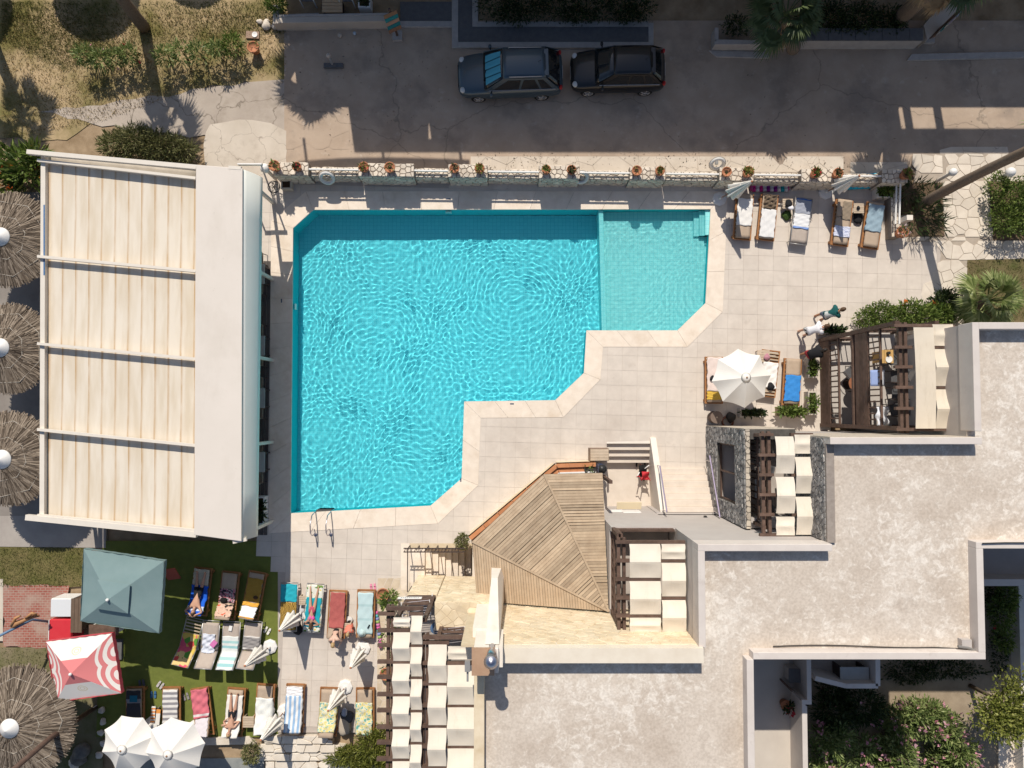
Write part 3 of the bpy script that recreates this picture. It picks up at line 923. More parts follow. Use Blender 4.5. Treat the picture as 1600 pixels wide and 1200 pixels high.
for y in (wy0 + .03, (wy0 + wy1) / 2, wy1 - .03):
    MB().bx(XS + .09, XS + .16, y - .03, y + .03, wz0, wz1).build('window_frame', m_brown, hotel)
for z in (wz0 + .03, wz1 - .03):
    MB().bx(XS + .091, XS + .159, wy0 + .06, wy1 - .06, z - .03, z + .03).build('window_frame', m_brown, hotel)
cladding('grey_stones', (XS + .005, YS1, -.15), (0, -1, 0), (0, 0, 1), (-1, 0, 0), YS1 - YS0, ZS1 + .15, .145, m_gstone, hotel, 71, .04, 1.5, .006, holes=[(YS1 - wy1, wz0 + .15, YS1 - wy0, wz1 + .15)])
cladding('grey_stones', (XS, YS0, ZS1 - .005), (0, 1, 0), (1, 0, 0), (0, 0, 1), YS1 - YS0, .17, .16, M('pale_stone', (.42, .36, .29), (.60, .53, .44), 4, .85, .2, var=.2, var_kind='isl'), hotel, 72, .03, 1.2, .008)
cladding('grey_stones', (X98 + .0, YM7 - .01, 3.8), (0, -1, 0), (0, 0, 1), (-1, 0, 0), YM7 - YM41 - .02, 3.3, .145, m_gstone, hotel, 73, .04, 1.5, .006)
MB().bx(XS, X98, YS1 - .02, YS1 + .02, -.1, ZS1 - .1).build('stone_house_side', MATS['pale_stone'], hotel)
# upstairs stone side wall flush with the roof line
MB().bx(X98 - .015, X14, YM7 - .02, YM7 + .03, 4.0, ZP - .02).build('stone_house_side', MATS['pale_stone'], hotel)
# ---- steps up beside the stone house
st = structure(thing('stone_stairs', None, None, XY(1070, 770) + (0,)))
ns = 7
for i in range(ns):
    y1 = -2.35 - i * .235; z1 = .175 * (i + 1)
    MB().bx(6.05, XS - .01, y1 - .235 if i < ns - 1 else YT1 + .03, y1, -.2, z1).build('step', M('pale_step', (.60, .52, .44), (.70, .62, .54), 2.5, .8, .05, var=.04), st, bevel=.012)
# ---- sunken court with steps down
ct = structure(thing('sunken_court', None, None, XY(990, 760) + (0,)))
cx0, cy1 = XY(948, 690); cx1 = XY(1030, 690)[0]
ZC = -.82
sheet_poly = [(cx0 - .3, YT1 - .1), (cx1 + .9, YT1 - .1), (cx1 + .9, cy1 + .1), (cx0 - .3, cy1 + .1)]
mb = MB(); sheet(mb, ccw(sheet_poly), ZC); mb.build('court_floor', MATS['pale_step'], ct)
for i in range(4):
    y = cy1 - .08 - i * .275
    if i: MB().bx(cx0, cx1 - .12, y, y + .275, ZC - .05, -.17 * i).build('step', MATS['pale_step'], ct, bevel=.01)
MB().bx(cx0 - .3, cx1 + .9, cy1 - .08, cy1 + .2, ZC - .1, -.004).build('court_wall', m_plaster_w, ct)
MB().bx(cx0 - .3, cx0, YT1, cy1, ZC - .1, -.016).build('court_wall', m_plaster, ct)
# low wall between court and upper steps: rises with the steps
mb = MB()
wl = [P(1016, 684, .12), P(1025, 684, .12), P(1043, 806, 1.15), P(1033, 806, 1.15)]
z0s = [ZC - .1] * 4; z1s = [.12, .12, 1.15, 1.15]
mb.add([(p.x, p.y, z) for p, z in zip(wl, z0s)] + [(p.x, p.y, z) for p, z in zip(wl, z1s)], [(0, 1, 2, 3), (7, 6, 5, 4), (0, 4, 5, 1), (1, 5, 6, 2), (2, 6, 7, 3), (3, 7, 4, 0)])
mb.build('stair_wall', m_plaster_w, ct)
m_chrome = M('brushed_steel', (.55, .52, .56), None, 5, .3, metal=1.0)
m_rail = M('lilac_rail', (.40, .34, .46), None, 5, .35, metal=.6)
def handrail(name, label, pts, posts):
    h = thing(name, label, 'handrail', pts[0])
    MB().tube(pts, .03, 8).build('rail', m_rail, h)
    for p in posts: MB().tube([p, p + Vector((0, 0, -.85))], .016, 6).build('post', m_chrome, h)
    return h
p0, p1 = P(1031, 728, .95), P(1042, 800, 2.0)
handrail('handrail', 'thin lilac metal handrail on the white wall between court and steps', [p0, p0.lerp(p1, .5), p1], [p0, p1])
p0, p1 = P(1109, 712, 1.0), P(1125, 808, 2.3)
handrail('handrail', 'lilac metal handrail running down beside the grey stone house', [p0, p0.lerp(p1, .5), p1], [p0.lerp(p1, .1), p1.lerp(p0, .05)])
# wall lamp dome by the steps
c = P(1102, 811, 1.9)
l = thing('wall_lamp', 'small black dome wall lamp above the top of the pale steps', 'lamp', c)
MB().ball(c, .14, 12, 6, (1, .7, .8)).build('shade', M('black_metal', (.03, .03, .03), None, 5, .4), l, True)
MB().bx(c.x - .05, c.x + .05, YT1, c.y, c.z - .05, c.z + .05).build('bracket', MATS['black_metal'], l)
# beige access hatch in the court wall
c = P(983, 797, .2)
h = thing('sign_board', 'blank cream board fixed on the grey wall above the sunken court', 'board', c)
MB().box((c.x, YT1 + .16, c.z), (1.0, .3, .05), rot=Matrix.Rotation(.35, 3, 'X')).build('board', M('cream_board', (.70, .60, .42), None, 3, .7), h)
MB().bar((c.x - .3, YT1, c.z - .05), (c.x - .3, YT1 + .2, c.z - .01), .03, .03).build('bracket', m_white, h)
MB().bar((c.x + .3, YT1, c.z - .05), (c.x + .3, YT1 + .2, c.z - .01), .03, .03).build('bracket', m_white, h)
# ---- chimney with buttress and steel flue
ch = thing('chimney', 'wide white plaster chimney with sloped buttress and brown top slab', 'chimney', (-.8, -7.3, 0))
x0, y1 = XY(740, 1013, 8.3); x1, y0 = XY(779, 1052, 8.3)
MB().bx(x0, x1, y0, y1, 0, 8.3).build('stack', m_plaster_w, ch, bevel=.02)
MB().bx(x0 - .05, x1 - .12, y0 - .04, y1 + .03, 8.3, 8.38).build('top_slab', M('brown_slab', (.36, .22, .14), (.44, .29, .19), 4, .8, .1), ch)
bx0, bx1 = x0 + .32, x0 + .74
q0 = XY(772, 902, 4.3)
vs = [(bx0, y1, 1), (bx1 + .1, y1, 1), (bx1 + .1, q0[1], 1), (bx0, q0[1], 1), (bx0 - .0, y1 + .02, 8.0), (bx1, y1 + .02, 8.0), (bx1 - .12, q0[1], 4.4), (bx0 + .08, q0[1], 4.4)]
MB().add(vs, [(0, 1, 2, 3)[::-1], (4, 5, 6, 7)[::-1], (0, 4, 5, 1)[::-1], (1, 5, 6, 2)[::-1], (2, 6, 7, 3)[::-1], (3, 7, 4, 0)[::-1]]).build('buttress', m_plaster_w, ch)
MB().bx(x1, x1 + .12, y0 + .1, y1, 6.5, 8.1).build('side_flue', m_plaster_w, ch)
c = P(768.5, 1015, 8.4)
MB().tube([(c.x, c.y - .1, 7.9), (c.x, c.y - .1, 9.1)], .14, 16).build('flue', m_chrome, ch, True)
MB().lathe([(.02, .16), (.10, .12), (.2, .05), (.21, .0), (.17, -.04), (.14, -.06)][::-1], (c.x, c.y - .1, 9.12), 18).build('flue_cowl', m_chrome, ch, True)
# white ledge under the chimney on the north face
MB().bx(XM1 - .1, XM1 + .75, YM72 + .02, YM72 + .32, -.2, 6.6).build('pier', m_plaster_w, ch)
# electric meter bracket on the parapet
c = P(731, 1038, 7.4)
e = thing('flood_lamp', 'small grey floodlight on the cream parapet beside the chimney', 'lamp', c)
MB().box((c.x, c.y, 7.55), (.16, .3, .14)).build('housing', M('grey_metal', (.25, .25, .25), None, 5, .5), e)
MB().tube([(c.x + .02, c.y, 7.4), (c.x + .02, c.y, 7.5)], .03, 6).build('arm', MATS['grey_metal'], e)
MB().box((c.x, c.y - .32, 7.5), (.06, .3, .06)).build('arm', MATS['grey_metal'], e)

# ---- pergolas with awnings
m_awn = M('canvas_awning', (.66, .59, .495), (.74, .68, .585), 1.3, .85, .03, spec=.1)
m_awn2 = M('canvas_awning_sand', (.60, .53, .43), (.68, .61, .51), 1.3, .85, .03, spec=.1)
stain(m_awn, 1.8, (.56, .48, .38), .56, .72, .5, (3, .6, 1)); stain(m_awn2, 1.8, (.48, .41, .32), .56, .72, .5, (3, .6, 1))
def awning(par, x0, x1, y0, y1, z, ridge=.17, mat=None, flat=False):
    """canvas sheet pitched over a ridge in the middle of its length"""
    def fn(u, v):
        y = y0 + (y1 - y0) * v
        s = 1 - abs(2 * v - 1)
        sag = .05 * math.sin(math.pi * u) * math.sin(math.pi * min(1, 2 * min(v, 1 - v) + .1))
        if flat: return (x0 + (x1 - x0) * u, y, z + .10 + .08 * math.sin(v * 3.1) - sag * .5)
        return (x0 + (x1 - x0) * u + .012 * math.sin(v * 9), y, z + ridge * s - sag * .6)
    MB().grid(fn, 6, 16).build('awning', mat or m_awn, par, False, solid=.006)
def lattice(par, a, b, z0, z1, pitch=.22, w=.05):
    a, b = Vector((a[0], a[1], 0)), Vector((b[0], b[1], 0)); L = (b - a).length; n = max(2, int(L / pitch))
    for z in (z0, z1): MB().bar(a + Vector((0, 0, z)), b + Vector((0, 0, z)), .07, .07).build('rail', m_brown, par)
    for i in range(n + 1):
        p = a.lerp(b, i / n)
        MB().bar((p.x, p.y, z0 + .035), (p.x, p.y, z1 - .035), w, .035).build('baluster', m_brown, par)
def boards(par, a, b, z0, z1, n=3, th=.05):
    h = (z1 - z0) / n
    for i in range(n):
        zc = z0 + h * (i + .5)
        MB().bar((a[0], a[1], zc), (b[0], b[1], zc), th, h - .012).build('board', m_brown, par)
def posts(par, pts, z0, z1, w=.13):
    for p in pts: MB().bx(p[0] - w / 2, p[0] + w / 2, p[1] - w / 2, p[1] + w / 2, z0, z1).build('post', m_brown, par)
ZB = 5.9
def beam(par, x0, x1, y0, y1, z, h=.14): MB().bx(x0, x1, y0, y1, z, z + h).build('beam', m_brown, par)
# A: middle pergola
pa = thing('pergola', 'brown timber pergola with white awnings on the terrace beside the plank roof', 'pergola', (4.6, -5.6, 3.4))
ax0, ax1, ax2 = XY(982, 900, 6)[0], XY(1032, 900, 6)[0], X57 - .04
ys = [XY(1000, y, 6)[1] for y in (847, 876, 905, 934, 962, 990)]
xl = XY(962, 900, 6)[0]
for k, y in enumerate(ys):
    if k % 2 == 0: beam(pa, xl, ax1, y - .05, y + .05, ZB)
    else: beam(pa, ax1 - .08, ax2, y - .05, y + .05, ZB); beam(pa, xl, ax0 + .05, y - .05, y + .05, ZB)
beam(pa, ax1, ax2, ys[0] - .05, ys[0] + .05, ZB); beam(pa, ax1, ax2, ys[-1] - .05, ys[-1] + .05, ZB)
for x in (ax0 - .12, ax0 - .3): beam(pa, x - .05, x + .05, ys[-1] - .12, ys[0] + .12, ZB - .145)
for i in range(3): 
    if i < 2: awning(pa, ax0 + .02, ax1 - .02, ys[2 * i] - .05, ys[2 * i + 2] + .06, ZB + .16)
    awning(pa, ax1 + .02, ax2 - .02, ys[2 * i + 1] + .12 if i else ys[0] - .06, ys[2 * i + 1] + .06 if not i else ys[2 * i + 1] + .1, ZB + .12) if False else None
awning(pa, ax0 + .02, ax1 - .02, ys[4] - .05, ys[5] + .05, ZB + .16, .05)
awning(pa, ax1 + .02, ax2 - .02, ys[0] - .05, ys[1] + .06, ZB + .16, .05)
awning(pa, ax1 + .02, ax2 - .02, ys[1] - .06, ys[3] + .06, ZB + .16)
awning(pa, ax1 + .02, ax2 - .02, ys[3] - .06, ys[5] + .05, ZB + .16)
px_ = XT1 + .08
lattice(pa, (px_, YM72 + .1), (px_, YT1 - .12), 4.15, 4.7, .3)
lattice(pa, (XT1 + .2, YT1 - .08), (X57 - .1, YT1 - .08), 4.54, 4.8)
posts(pa, [(px_, YT1 - .08), (px_, YM72 + .15), (ax0 - .2, YT1 - .1), (ax0 - .2, YM72 + .15)], 3.43, ZB - .15)
beam(pa, px_ - .05, px_ + .05, YM72 + .05, YT1, 5.6)
# B: stone house pergola
pb = thing('pergola', 'brown timber pergola with cream awnings on top of the grey stone house', 'pergola', (9, -2.3, 3.78))
b0, b1, b2 = XY(1209, 750, 6)[0], XY(1240, 750, 6)[0], XY(1271, 750, 6)[0]
yb = [XY(1240, y, 6)[1] for y in (679, 711, 742, 773, 804, 836)]
xl = XY(1186, 750, 6)[0]
for k, y in enumerate(yb):
    if k % 2 == 0: beam(pb, b1 - .08, b2, y - .05, y + .05, ZB)
    beam(pb, xl, b0 + .05 if k % 2 == 1 and k < 0 else (b1 if k % 2 else b0), y - .045, y + .045, ZB + .001)
for x in (b0 - .1, b0 - .3): beam(pb, x - .05, x + .05, yb[-1] - .1, yb[0] + .1, ZB - .145)
for i, (s, e) in enumerate(((0, 2), (2, 4))):
    awning(pb, b0 + .03, b1 - .02, yb[s] - .06, yb[e] + .05, ZB + .16, mat=m_awn)
awning(pb, b0 + .03, b1 - .02, yb[4] - .06, yb[5], ZB + .16, .03)
awning(pb, b1 + .02, b2 - .02, yb[0], yb[1] + .05, ZB + .16, .03)
awning(pb, b1 + .02, b2 - .02, yb[1] - .06, yb[3] + .05, ZB + .16)
awning(pb, b1 + .02, b2 - .02, yb[3] - .06, yb[5] + .02, ZB + .16)
lattice(pb, (XS + .42, YS0 + .3), (XS + .42, YS1 - .3), 4.0, 4.85)
beam(pb, XS + .38, XS + .46, YS0 + .2, YS1 - .2, 5.5)
posts(pb, [(XS + .42, YS0 + .2), (XS + .42, YS1 - .2), (b0 - .2, YS1 - .2), (b0 - .2, YS0 + .2), (b2 - .05, YS0 + .2)], 3.78, ZB - .15, .11)
beam(pb, XS + .42, b0, YS0 + .15, YS0 + .25, 5.64)
beam(pb, XS + .42, b0, YS1 - .25, YS1 - .15, 5.64)
# C: two-storey pergola on the right
pc = thing('pergola', 'two storey brown timber pergola with lattice rails and cream awnings on the right', 'pergola', (13.4, 1.1, 0))
XC = 12.7; YC0, YC1 = XY(1283, 664)[1], XY(1283, 532)[1]
MB().bx(XC, X14 - .01, YC0, YC1, -.13, .004).build('terrace_slab', M('terrace_slab', (.44, .40, .37), (.52, .48, .44), 2, .8, .05), pc)
MB().bx(XC + .45, X14 - .01, YC0 + .02, YC1 - .02, 2.86, 3.1).build('balcony_slab', MATS['terrace_slab'], pc)
boards(pc, (XC, YC0), (XC, YC1), .0, .8, 3, .06); lattice(pc, (XC + .01, YC0 + .07), (XC + .01, YC1 - .07), .85, 1.62, .2)
boards(pc, (XC, YC0), (XC, YC1), 3.02, 3.85, 3, .06); lattice(pc, (XC + .01, YC0 + .07), (XC + .01, YC1 - .07), 3.9, 4.75, .2)
posts(pc, [(XC, YC0), (XC, YC1), (X14 - .12, YC1), (X14 - .12, YC0)], 0, ZB - .02, .14)
for z in (0, 3.1):
    lattice(pc, (XC + .1, YC1), (X14 - .2, YC1), z + .15, z + 1.0, .22)
    lattice(pc, (XC + .1, YC0), (X14 - .2, YC0), z + .15, z + 1.0, .22)
beam(pc, XC - .05, XC + .05, YC0, YC1, 2.75, .12)
c0, c1, c2 = XY(1426, 600, 6.1)[0], XY(1459, 600, 6.1)[0], XY(1493, 600, 6.1)[0]
yc = [XY(1450, y, 6.1)[1] for y in (508, 542, 573, 605, 638, 671)]
xl = XY(1401, 600, 6.1)[0]
for k, y in enumerate(yc):
    beam(pc, xl, c0 + .06, y - .05, y + .05, ZB)
    if k in (0, 5): beam(pc, c0 + .06, c2, y - .05, y + .05, ZB)
    elif k in (1, 3): beam(pc, c1 - .05, c2, y - .05, y + .05, ZB)
for x in (c0 - .08, c0 - .26): beam(pc, x - .05, x + .05, yc[-1] - .12, yc[0] + .12, ZB - .145)
beam(pc, c2, c2 + .08, yc[-1], yc[0], ZB)
awning(pc, c0 + .03, c1 - .01, yc[0] - .08, yc[5] + .03, ZB + .16, .2, flat=True, mat=m_awn2)
awning(pc, c1 + .02, c2 - .02, yc[0] + .03, yc[1] + .04, ZB + .16, .03, m_awn2)
awning(pc, c1 + .02, c2 - .02, yc[1] - .07, yc[3] + .04, ZB + .16, .2, m_awn2)
awning(pc, c1 + .02, c2 - .02, yc[3] - .07, yc[5] + .03, ZB + .16, .2, m_awn2)
# D, E: lower left modules
lw = thing('terrace_building', 'cream stone terrace building under two white awning pergolas at the bottom', 'building', (-2.6, -9, 0))
YD, YE = -6.72, -7.56
XD0, XD1, XE1 = XY(618, 940, 5.9)[0], XY(668, 970, 5.9)[0], XM1 - .02
ZT = 2.95
MB().bx(XD0 - .05, XD1, YB, YD, -.13, ZT).build('wall', m_creamj, lw)
MB().bx(XD1, XE1, YB, YE, -.13, ZT).build('wall', m_creamj, lw)
MB().bx(XD1, XE1, YE - .2, YE, ZT, 3.8).build('parapet', m_creamj, lw)
MB().bx(XD0, XD1 - .06, YB, YD - .06, ZT, ZT + .03).build('terrace_floor', MATS['terrace_floor'], lw)
MB().bx(XD1 + .13, XE1, YB, YE - .21, ZT, ZT + .03).build('terrace_floor', MATS['terrace_floor'], lw)
cladding('cream_stones', (XD0 - .05, YD, -.05), (1, 0, 0), (0, 0, 1), (0, 1, 0), XD1 - XD0 + .05, ZT + .05, .2, m_cream, lw, 81, .03, 2.4, .004, jit=.3)
cladding('cream_stones', (XD1, YE, -.05), (1, 0, 0), (0, 0, 1), (0, 1, 0), XE1 - XD1, 3.85, .2, m_cream, lw, 82, .03, 2.4, .004, jit=.3)
# cream stone wall closing the court behind the stair
MB().bx(XD1 + .02, XM1 + .7, YE + .01, YD - .04, -.13, 3.82).build('wall', m_creamj, lw)
cladding('cream_stones', (XD1 + .0, YD - .05, -.1), (1, 0, 0), (0, 0, 1), (0, 1, 0), XM1 + .7 - XD1, 3.9, .2, m_cream, lw, 85, .03, 2.4, .004, jit=.3)
cladding('cream_stones', (XD1 + .0, YE - .2, 3.81), (1, 0, 0), (0, 1, 0), (0, 0, 1), XM1 + .7 - XD1, YD - YE + .17, .2, m_cream, lw, 86, .02, 2.4, .004, jit=.3)
pd = thing('pergola', 'brown timber pergola with staggered white awnings above the potted stone strip', 'pergola', (-3.5, -9, ZT))
pe = thing('pergola', 'brown timber pergola with white awnings against the roof beside the chimney', 'pergola', (-2, -9, ZT))
def pergola_low(pr, xs, xl, xm, xr, y_list, phase, YF, xpost):
    for x in xs: beam(pr, x - .05, x + .05, YB, y_list[0] + .25, ZB - .145)
    for k, y in enumerate(y_list):
        if k % 2 == phase: beam(pr, xl, xm + .05, y - .05, y + .05, ZB)
        else:
            beam(pr, xl, xs[-1] + .1, y - .05, y + .05, ZB); beam(pr, xm - .05, xr, y - .05, y + .05, ZB)
    for k in range(len(y_list) - 2):
        if k % 2 == phase: awning(pr, xs[-1] + .06, xm - .02, y_list[k] - .045, y_list[k + 2] + .045, ZB + .16)
        else: awning(pr, xm + .02, xr - .02, y_list[k] - .045, y_list[k + 2] + .045, ZB + .16, mat=m_awn)
    awning(pr, (xm + .02) if phase == 0 else xs[-1] + .06, (xr - .02) if phase == 0 else xm - .02, y_list[0] - .1, y_list[1] + .14, ZB + .16, .03)
    beam(pr, xs[0] - .05, xr, y_list[0] - .05 + .16, y_list[0] + .07 + .16, ZB + .001)
    posts(pr, [(x, YF - .1) for x in xpost], ZT, ZB - .15, .13)
yd = [XY(640, y, 6)[1] for y in (959, 985, 1008, 1034, 1058, 1085, 1110, 1136, 1160, 1186, 1212, 1238, 1264)]
pergola_low(pd, [XY(605.5, 1000, 6)[0], XY(612, 1000, 6)[0]], XY(590, 1000, 6)[0], XY(642, 1000, 6)[0], XY(661, 1000, 6)[0], yd, 1, YD, [XD0, XD1 - .12])
boards(pd, (XD0, YD - .03), (XD1 - .06, YD - .03), ZT + .02, 3.6, 2); lattice(pd, (XD0, YD - .05), (XD1 - .1, YD - .05), 3.63, 3.95)
ye = [XY(700, y, 6)[1] for y in (1004, 1036, 1068, 1102, 1134, 1166, 1198, 1230, 1262)]
pergola_low(pe, [XY(660.5, 1050, 6)[0], XY(667, 1050, 6)[0]], XY(645, 1050, 6)[0], XY(699, 1050, 6)[0], XE1 - .02, ye, 0, YE, [XD1 + .25, XE1 - .1])
lattice(pe, (XD1 + .2, YE - .1), (XE1 - .1, YE - .1), 3.85, 4.25)
# white letterboard on the timber rail
c = P(640, 926, 3.6)
sg = thing('name_sign', 'narrow white name sign with small dark print on the brown pergola rail', 'sign', c)
MB().box((c.x, YD + .03, 3.5), (.85, .03, .2)).build('panel', m_white, sg)
def marks(origin, u, v, n, size, mat, parent, seed=1):
    """a row of small print strokes, as unreadable as the photograph shows it"""
    rnd = random.Random(seed); mb = MB(); o, u, v = Vector(origin), Vector(u), Vector(v); w = u.cross(v)
    for k in range(n):
        p = o + u * (k - (n - 1) / 2) * size * .95
        for s in (0, 1):
            q = p + u * size * (s * .32 - .16) + v * size * rnd.uniform(-.1, .1)
            mb.bar(tuple(q - v * size * rnd.uniform(.25, .45)), tuple(q + v * size * rnd.uniform(.25, .45)), size * .16, .004, up=tuple(w))
        mb.bar(tuple(p - u * size * .3 + v * size * rnd.uniform(-.3, .3)), tuple(p + u * size * .3 + v * size * rnd.uniform(-.3, .3)), size * .14, .004, up=tuple(w))
    return mb.build('print', mat, parent)
m_ink = M('dark_print', (.04, .04, .05), None, 5, .6)
marks((c.x, YD + .048, 3.53), (-1, 0, 0), (0, 0, 1), 9, .078, m_ink, sg)

# ---- balconies at the lower right, in the shade of the roof
bl = thing('balcony_block', 'grey balcony block with painted parapets beside the oleander garden', 'building', (9, -10, 0))
xb0, xb1 = X73 + .02, XY(1262, 1150, 4.5)[0]
MB().bx(xb0, xb1, YB, YM75 - .02, -.2, 3.4).build('wall', m_plaster, bl)
MB().bx(xb0, xb1 - .18, YB, YM75 - .02, 3.4, 3.42).build('balcony_floor', M('balcony_floor', (.52, .46, .40), (.60, .54, .47), 1.5, .85, .04), bl)
yj = XY(1262, 1101, 4.5)[1]
MB().bx(xb1 - .18, xb1, YB, yj, 3.38, 4.5).build('parapet', m_parapet, bl, bevel=.015)
MB().bx(xb1 - .18, xb1 + .16, yj, yj + .16, 3.38, 4.5).build('parapet', m_parapet, bl, bevel=.015)
MB().bx(xb1, xb1 + .16, yj + .16, YM75 - .02, 3.38, 4.5).build('parapet', m_parapet, bl, bevel=.015)
poly = [XY(1274, 1060, 4.5), XY(1322, 1072, 4.5), XY(1372, 1072, 4.5), (XY(1372, 1030, 4.5)[0], YM75 - .02), (xb1 + .17, YM75 - .02)]
mb = MB(); mb.prism(ccw(poly), 3.1, 3.4); mb.build('balcony_floor', MATS['terrace_floor'], bl)
for i in range(4):
    a, b = Vector(poly[i]), Vector(poly[(i + 1) % 5])
    if i == 3: continue
    MB().bar((a.x, a.y, 3.95), (b.x, b.y, 3.95), .16, 1.1).build('parapet', m_parapet, bl)
MB().bx(X144 + .02, XR, XY(0, 912, 4.2)[1], YM41 - .2, 3.1, 3.4).build('balcony_floor', m_plaster, bl)
MB().bx(X144 + .02, XR, XY(0, 912, 4.2)[1] - .08, XY(0, 905, 4.2)[1], 3.1, 4.2).build('parapet', m_parapet, bl)
# boundary wall of the garden on the right
gwl = thing('boundary_wall', 'rough beige plaster boundary wall at the right edge of the garden', 'wall', XY(1585, 1000) + (0,))
a, b = XY(1577, 880), XY(1577, 1400)
MB().bx(a[0], a[0] + .25, b[1], a[1], -.1, .5).build('wall', m_plaster_w, gwl)

# ---- plank roof over the pool bar
A_ = P(957, 955, 4.0); B_ = P(850, 741, 2.6); C_ = P(738, 846, 2.6); D_ = P(946, 739, 2.6); E_ = P(745, 952, 2.6)
A_.x = min(A_.x, XT1 - .02); D_.x = XT1 - .04; A_.y = max(A_.y, YM72 + .06); E_.y = max(E_.y, YM72 + .1)
m_plank = M('weathered_plank', (.34, .25, .17), (.48, .375, .265), 3.0, .85, .2, var=.24, stretch=(1, 1, 1))
hr = thing('bar_roof', 'weathered wooden plank hip roof over the pool bar', 'roof', (1, -5, 0))
def plank_face(e0, e1, apex, other=None, n=44, seed=0):
    """boards parallel to eave e0-e1, climbing to the apex; other: the far top corner of a four-sided face"""
    rnd = random.Random(seed)
    nrm = (e1 - e0).cross(apex - e0).normalized()
    if nrm.z < 0: nrm = -nrm
    t0, t1 = apex, (other or apex)
    for i in range(n):
        a, b = i / n, (i + 1) / n - rnd.choice((.06, .08, .09, .20)) / n
        q = [e0.lerp(t0, a), e1.lerp(t1, a), e1.lerp(t1, b), e0.lerp(t0, b)]
        if (q[0] - q[1]).length < .06: continue
        lift = nrm * rnd.uniform(.0, .014); tilt = rnd.uniform(-.006, .006)
        ext = (e1 - e0).normalized() * rnd.uniform(-.015, .02)
        top = [p + lift + nrm * (tilt if k > 1 else -tilt) for k, p in enumerate(q)]
        top[0] -= ext; top[1] += ext * .5
        bot = [p - nrm * .025 for p in top]
        mb = MB(); mb.add(bot + top, [(0, 1, 2, 3)[::-1], (4, 5, 6, 7), (0, 1, 5, 4), (1, 2, 6, 5), (2, 3, 7, 6), (3, 0, 4, 7)])
        if ((top[1] - top[0]).cross(top[2] - top[0])).z < 0: mb.f = [f[::-1] for f in mb.f]
        mb.build('plank', m_plank, hr)
plank_face(C_, B_, A_, n=46, seed=1)
plank_face(B_, D_, A_, Vector((A_.x - .01, A_.y, A_.z)), n=46, seed=2)
plank_face(E_, C_, A_, n=1, seed=3) if False else None
# third face: boards run down the slope, cut along the hip
rnd = random.Random(4)
n3 = 50
for i in range(n3):
    u0, u1 = i / n3, (i + .9) / n3
    lo = E_.lerp(A_, u0); lo1 = E_.lerp(A_, u1); hi = C_.lerp(A_, u0); hi1 = C_.lerp(A_, u1)
    if (lo - hi).length < .06: continue
    dz = Vector((0, 0, rnd.uniform(0, .012)))
    q = [lo + dz, lo1 + dz, hi1 + dz, hi + dz]
    bot = [p - Vector((0, 0, .025)) for p in q]
    mb = MB(); mb.add(bot + q, [(0, 1, 2, 3)[::-1], (4, 5, 6, 7), (0, 1, 5, 4), (1, 2, 6, 5), (2, 3, 7, 6), (3, 0, 4, 7)])
    mb.build('plank', M('weathered_plank_tan', (.42, .305, .20), (.52, .40, .28), 3.0, .85, .15, var=.12), hr)
up = Vector((0, 0, .03))
for a, b in ((B_, A_), (C_, A_)): MB().bar(a + up, b + up, .07, .035).build('hip_batten', m_plank, hr)
sub = MB(); dn = Vector((0, 0, -.09)); sub.add([p + dn for p in (A_, B_, C_, D_, E_)], [(1, 0, 2), (3, 0, 1), (2, 0, 4)]); sub.build('underlay', M('dark_felt', (.03, .025, .02), None, 5, .95), hr, solid=.02)
for p in (B_, C_, D_, E_): MB().bx(p.x + .25, p.x + .37, p.y - .4, p.y - .28, 0, 2.62).build('post', m_brown, hr)
# bar counter: terracotta top on a stone base following the eave
bc = thing('bar_counter', 'angled poolside bar counter with orange terracotta tiled edge', 'bar counter', XY(840, 760) + (0,))
m_orange = M('orange_terracotta', (.50, .20, .085), (.60, .27, .13), 6, .6, .05, var=.1)
line = [P(731, 838, 1.1), P(868, 723, 1.1), P(931, 721, 1.1)]
def edge_strip(off, w, z, th, mat, nm, pieces):
    for i in range(2):
        a, b = line[i], line[i + 1]
        d = (b - a).normalized(); nr = Vector((d.y, -d.x, 0))
        a2, b2 = a + nr * off, b + nr * off
        if i == 0: b2 = b + nr * off + d * (-off * .35)
        else: a2 = a + nr * off + d * (off * .35)
        k = pieces[i]
        for j in range(k):
            p, q = a2.lerp(b2, j / k + .002), a2.lerp(b2, (j + 1) / k - .002)
            MB().bar((p.x, p.y, z), (q.x, q.y, z), w, th).build(nm, mat, bc)
edge_strip(.10, .2, 1.06, .05, m_orange, 'edge_tile', (6, 3))
edge_strip(.31, .16, .96, .05, m_orange, 'edge_tile', (6, 3))
edge_strip(.02, .04, 1.05, .07, M('dark_tile_edge', (.20, .17, .15), None, 5, .8), 'edge_trim', (3, 1))
edge_strip(.42, .06, .97, .1, m_white, 'sill', (1, 1))
edge_strip(.2, .34, .45, .94, m_cream, 'base', (1, 1))
edge_strip(.66, .4, .5, .9, m_gstone, 'inner_worktop', (1, 1))
rnd = random.Random(9)
a, b = line[0], line[1]; d = (b - a).normalized(); nr = Vector((d.y, -d.x, 0))
bottles = []
for i in range(14):
    t = rnd.uniform(.06, .62); p = a.lerp(b, t) + nr * rnd.uniform(.55, .72)
    o = MB().lathe([(.04, 0), (.042, .16), (.02, .22), (.016, .29), (.018, .3)], (p.x, p.y, .95), 8).build('bottle', M('bottle_glass', (.30, .29, .27), (.5, .48, .45), 9, .2, var=.5), None, True)
    tag(o, 'bottle or jar standing in the row behind the bar counter', 'bottle', 'bottles behind the bar')
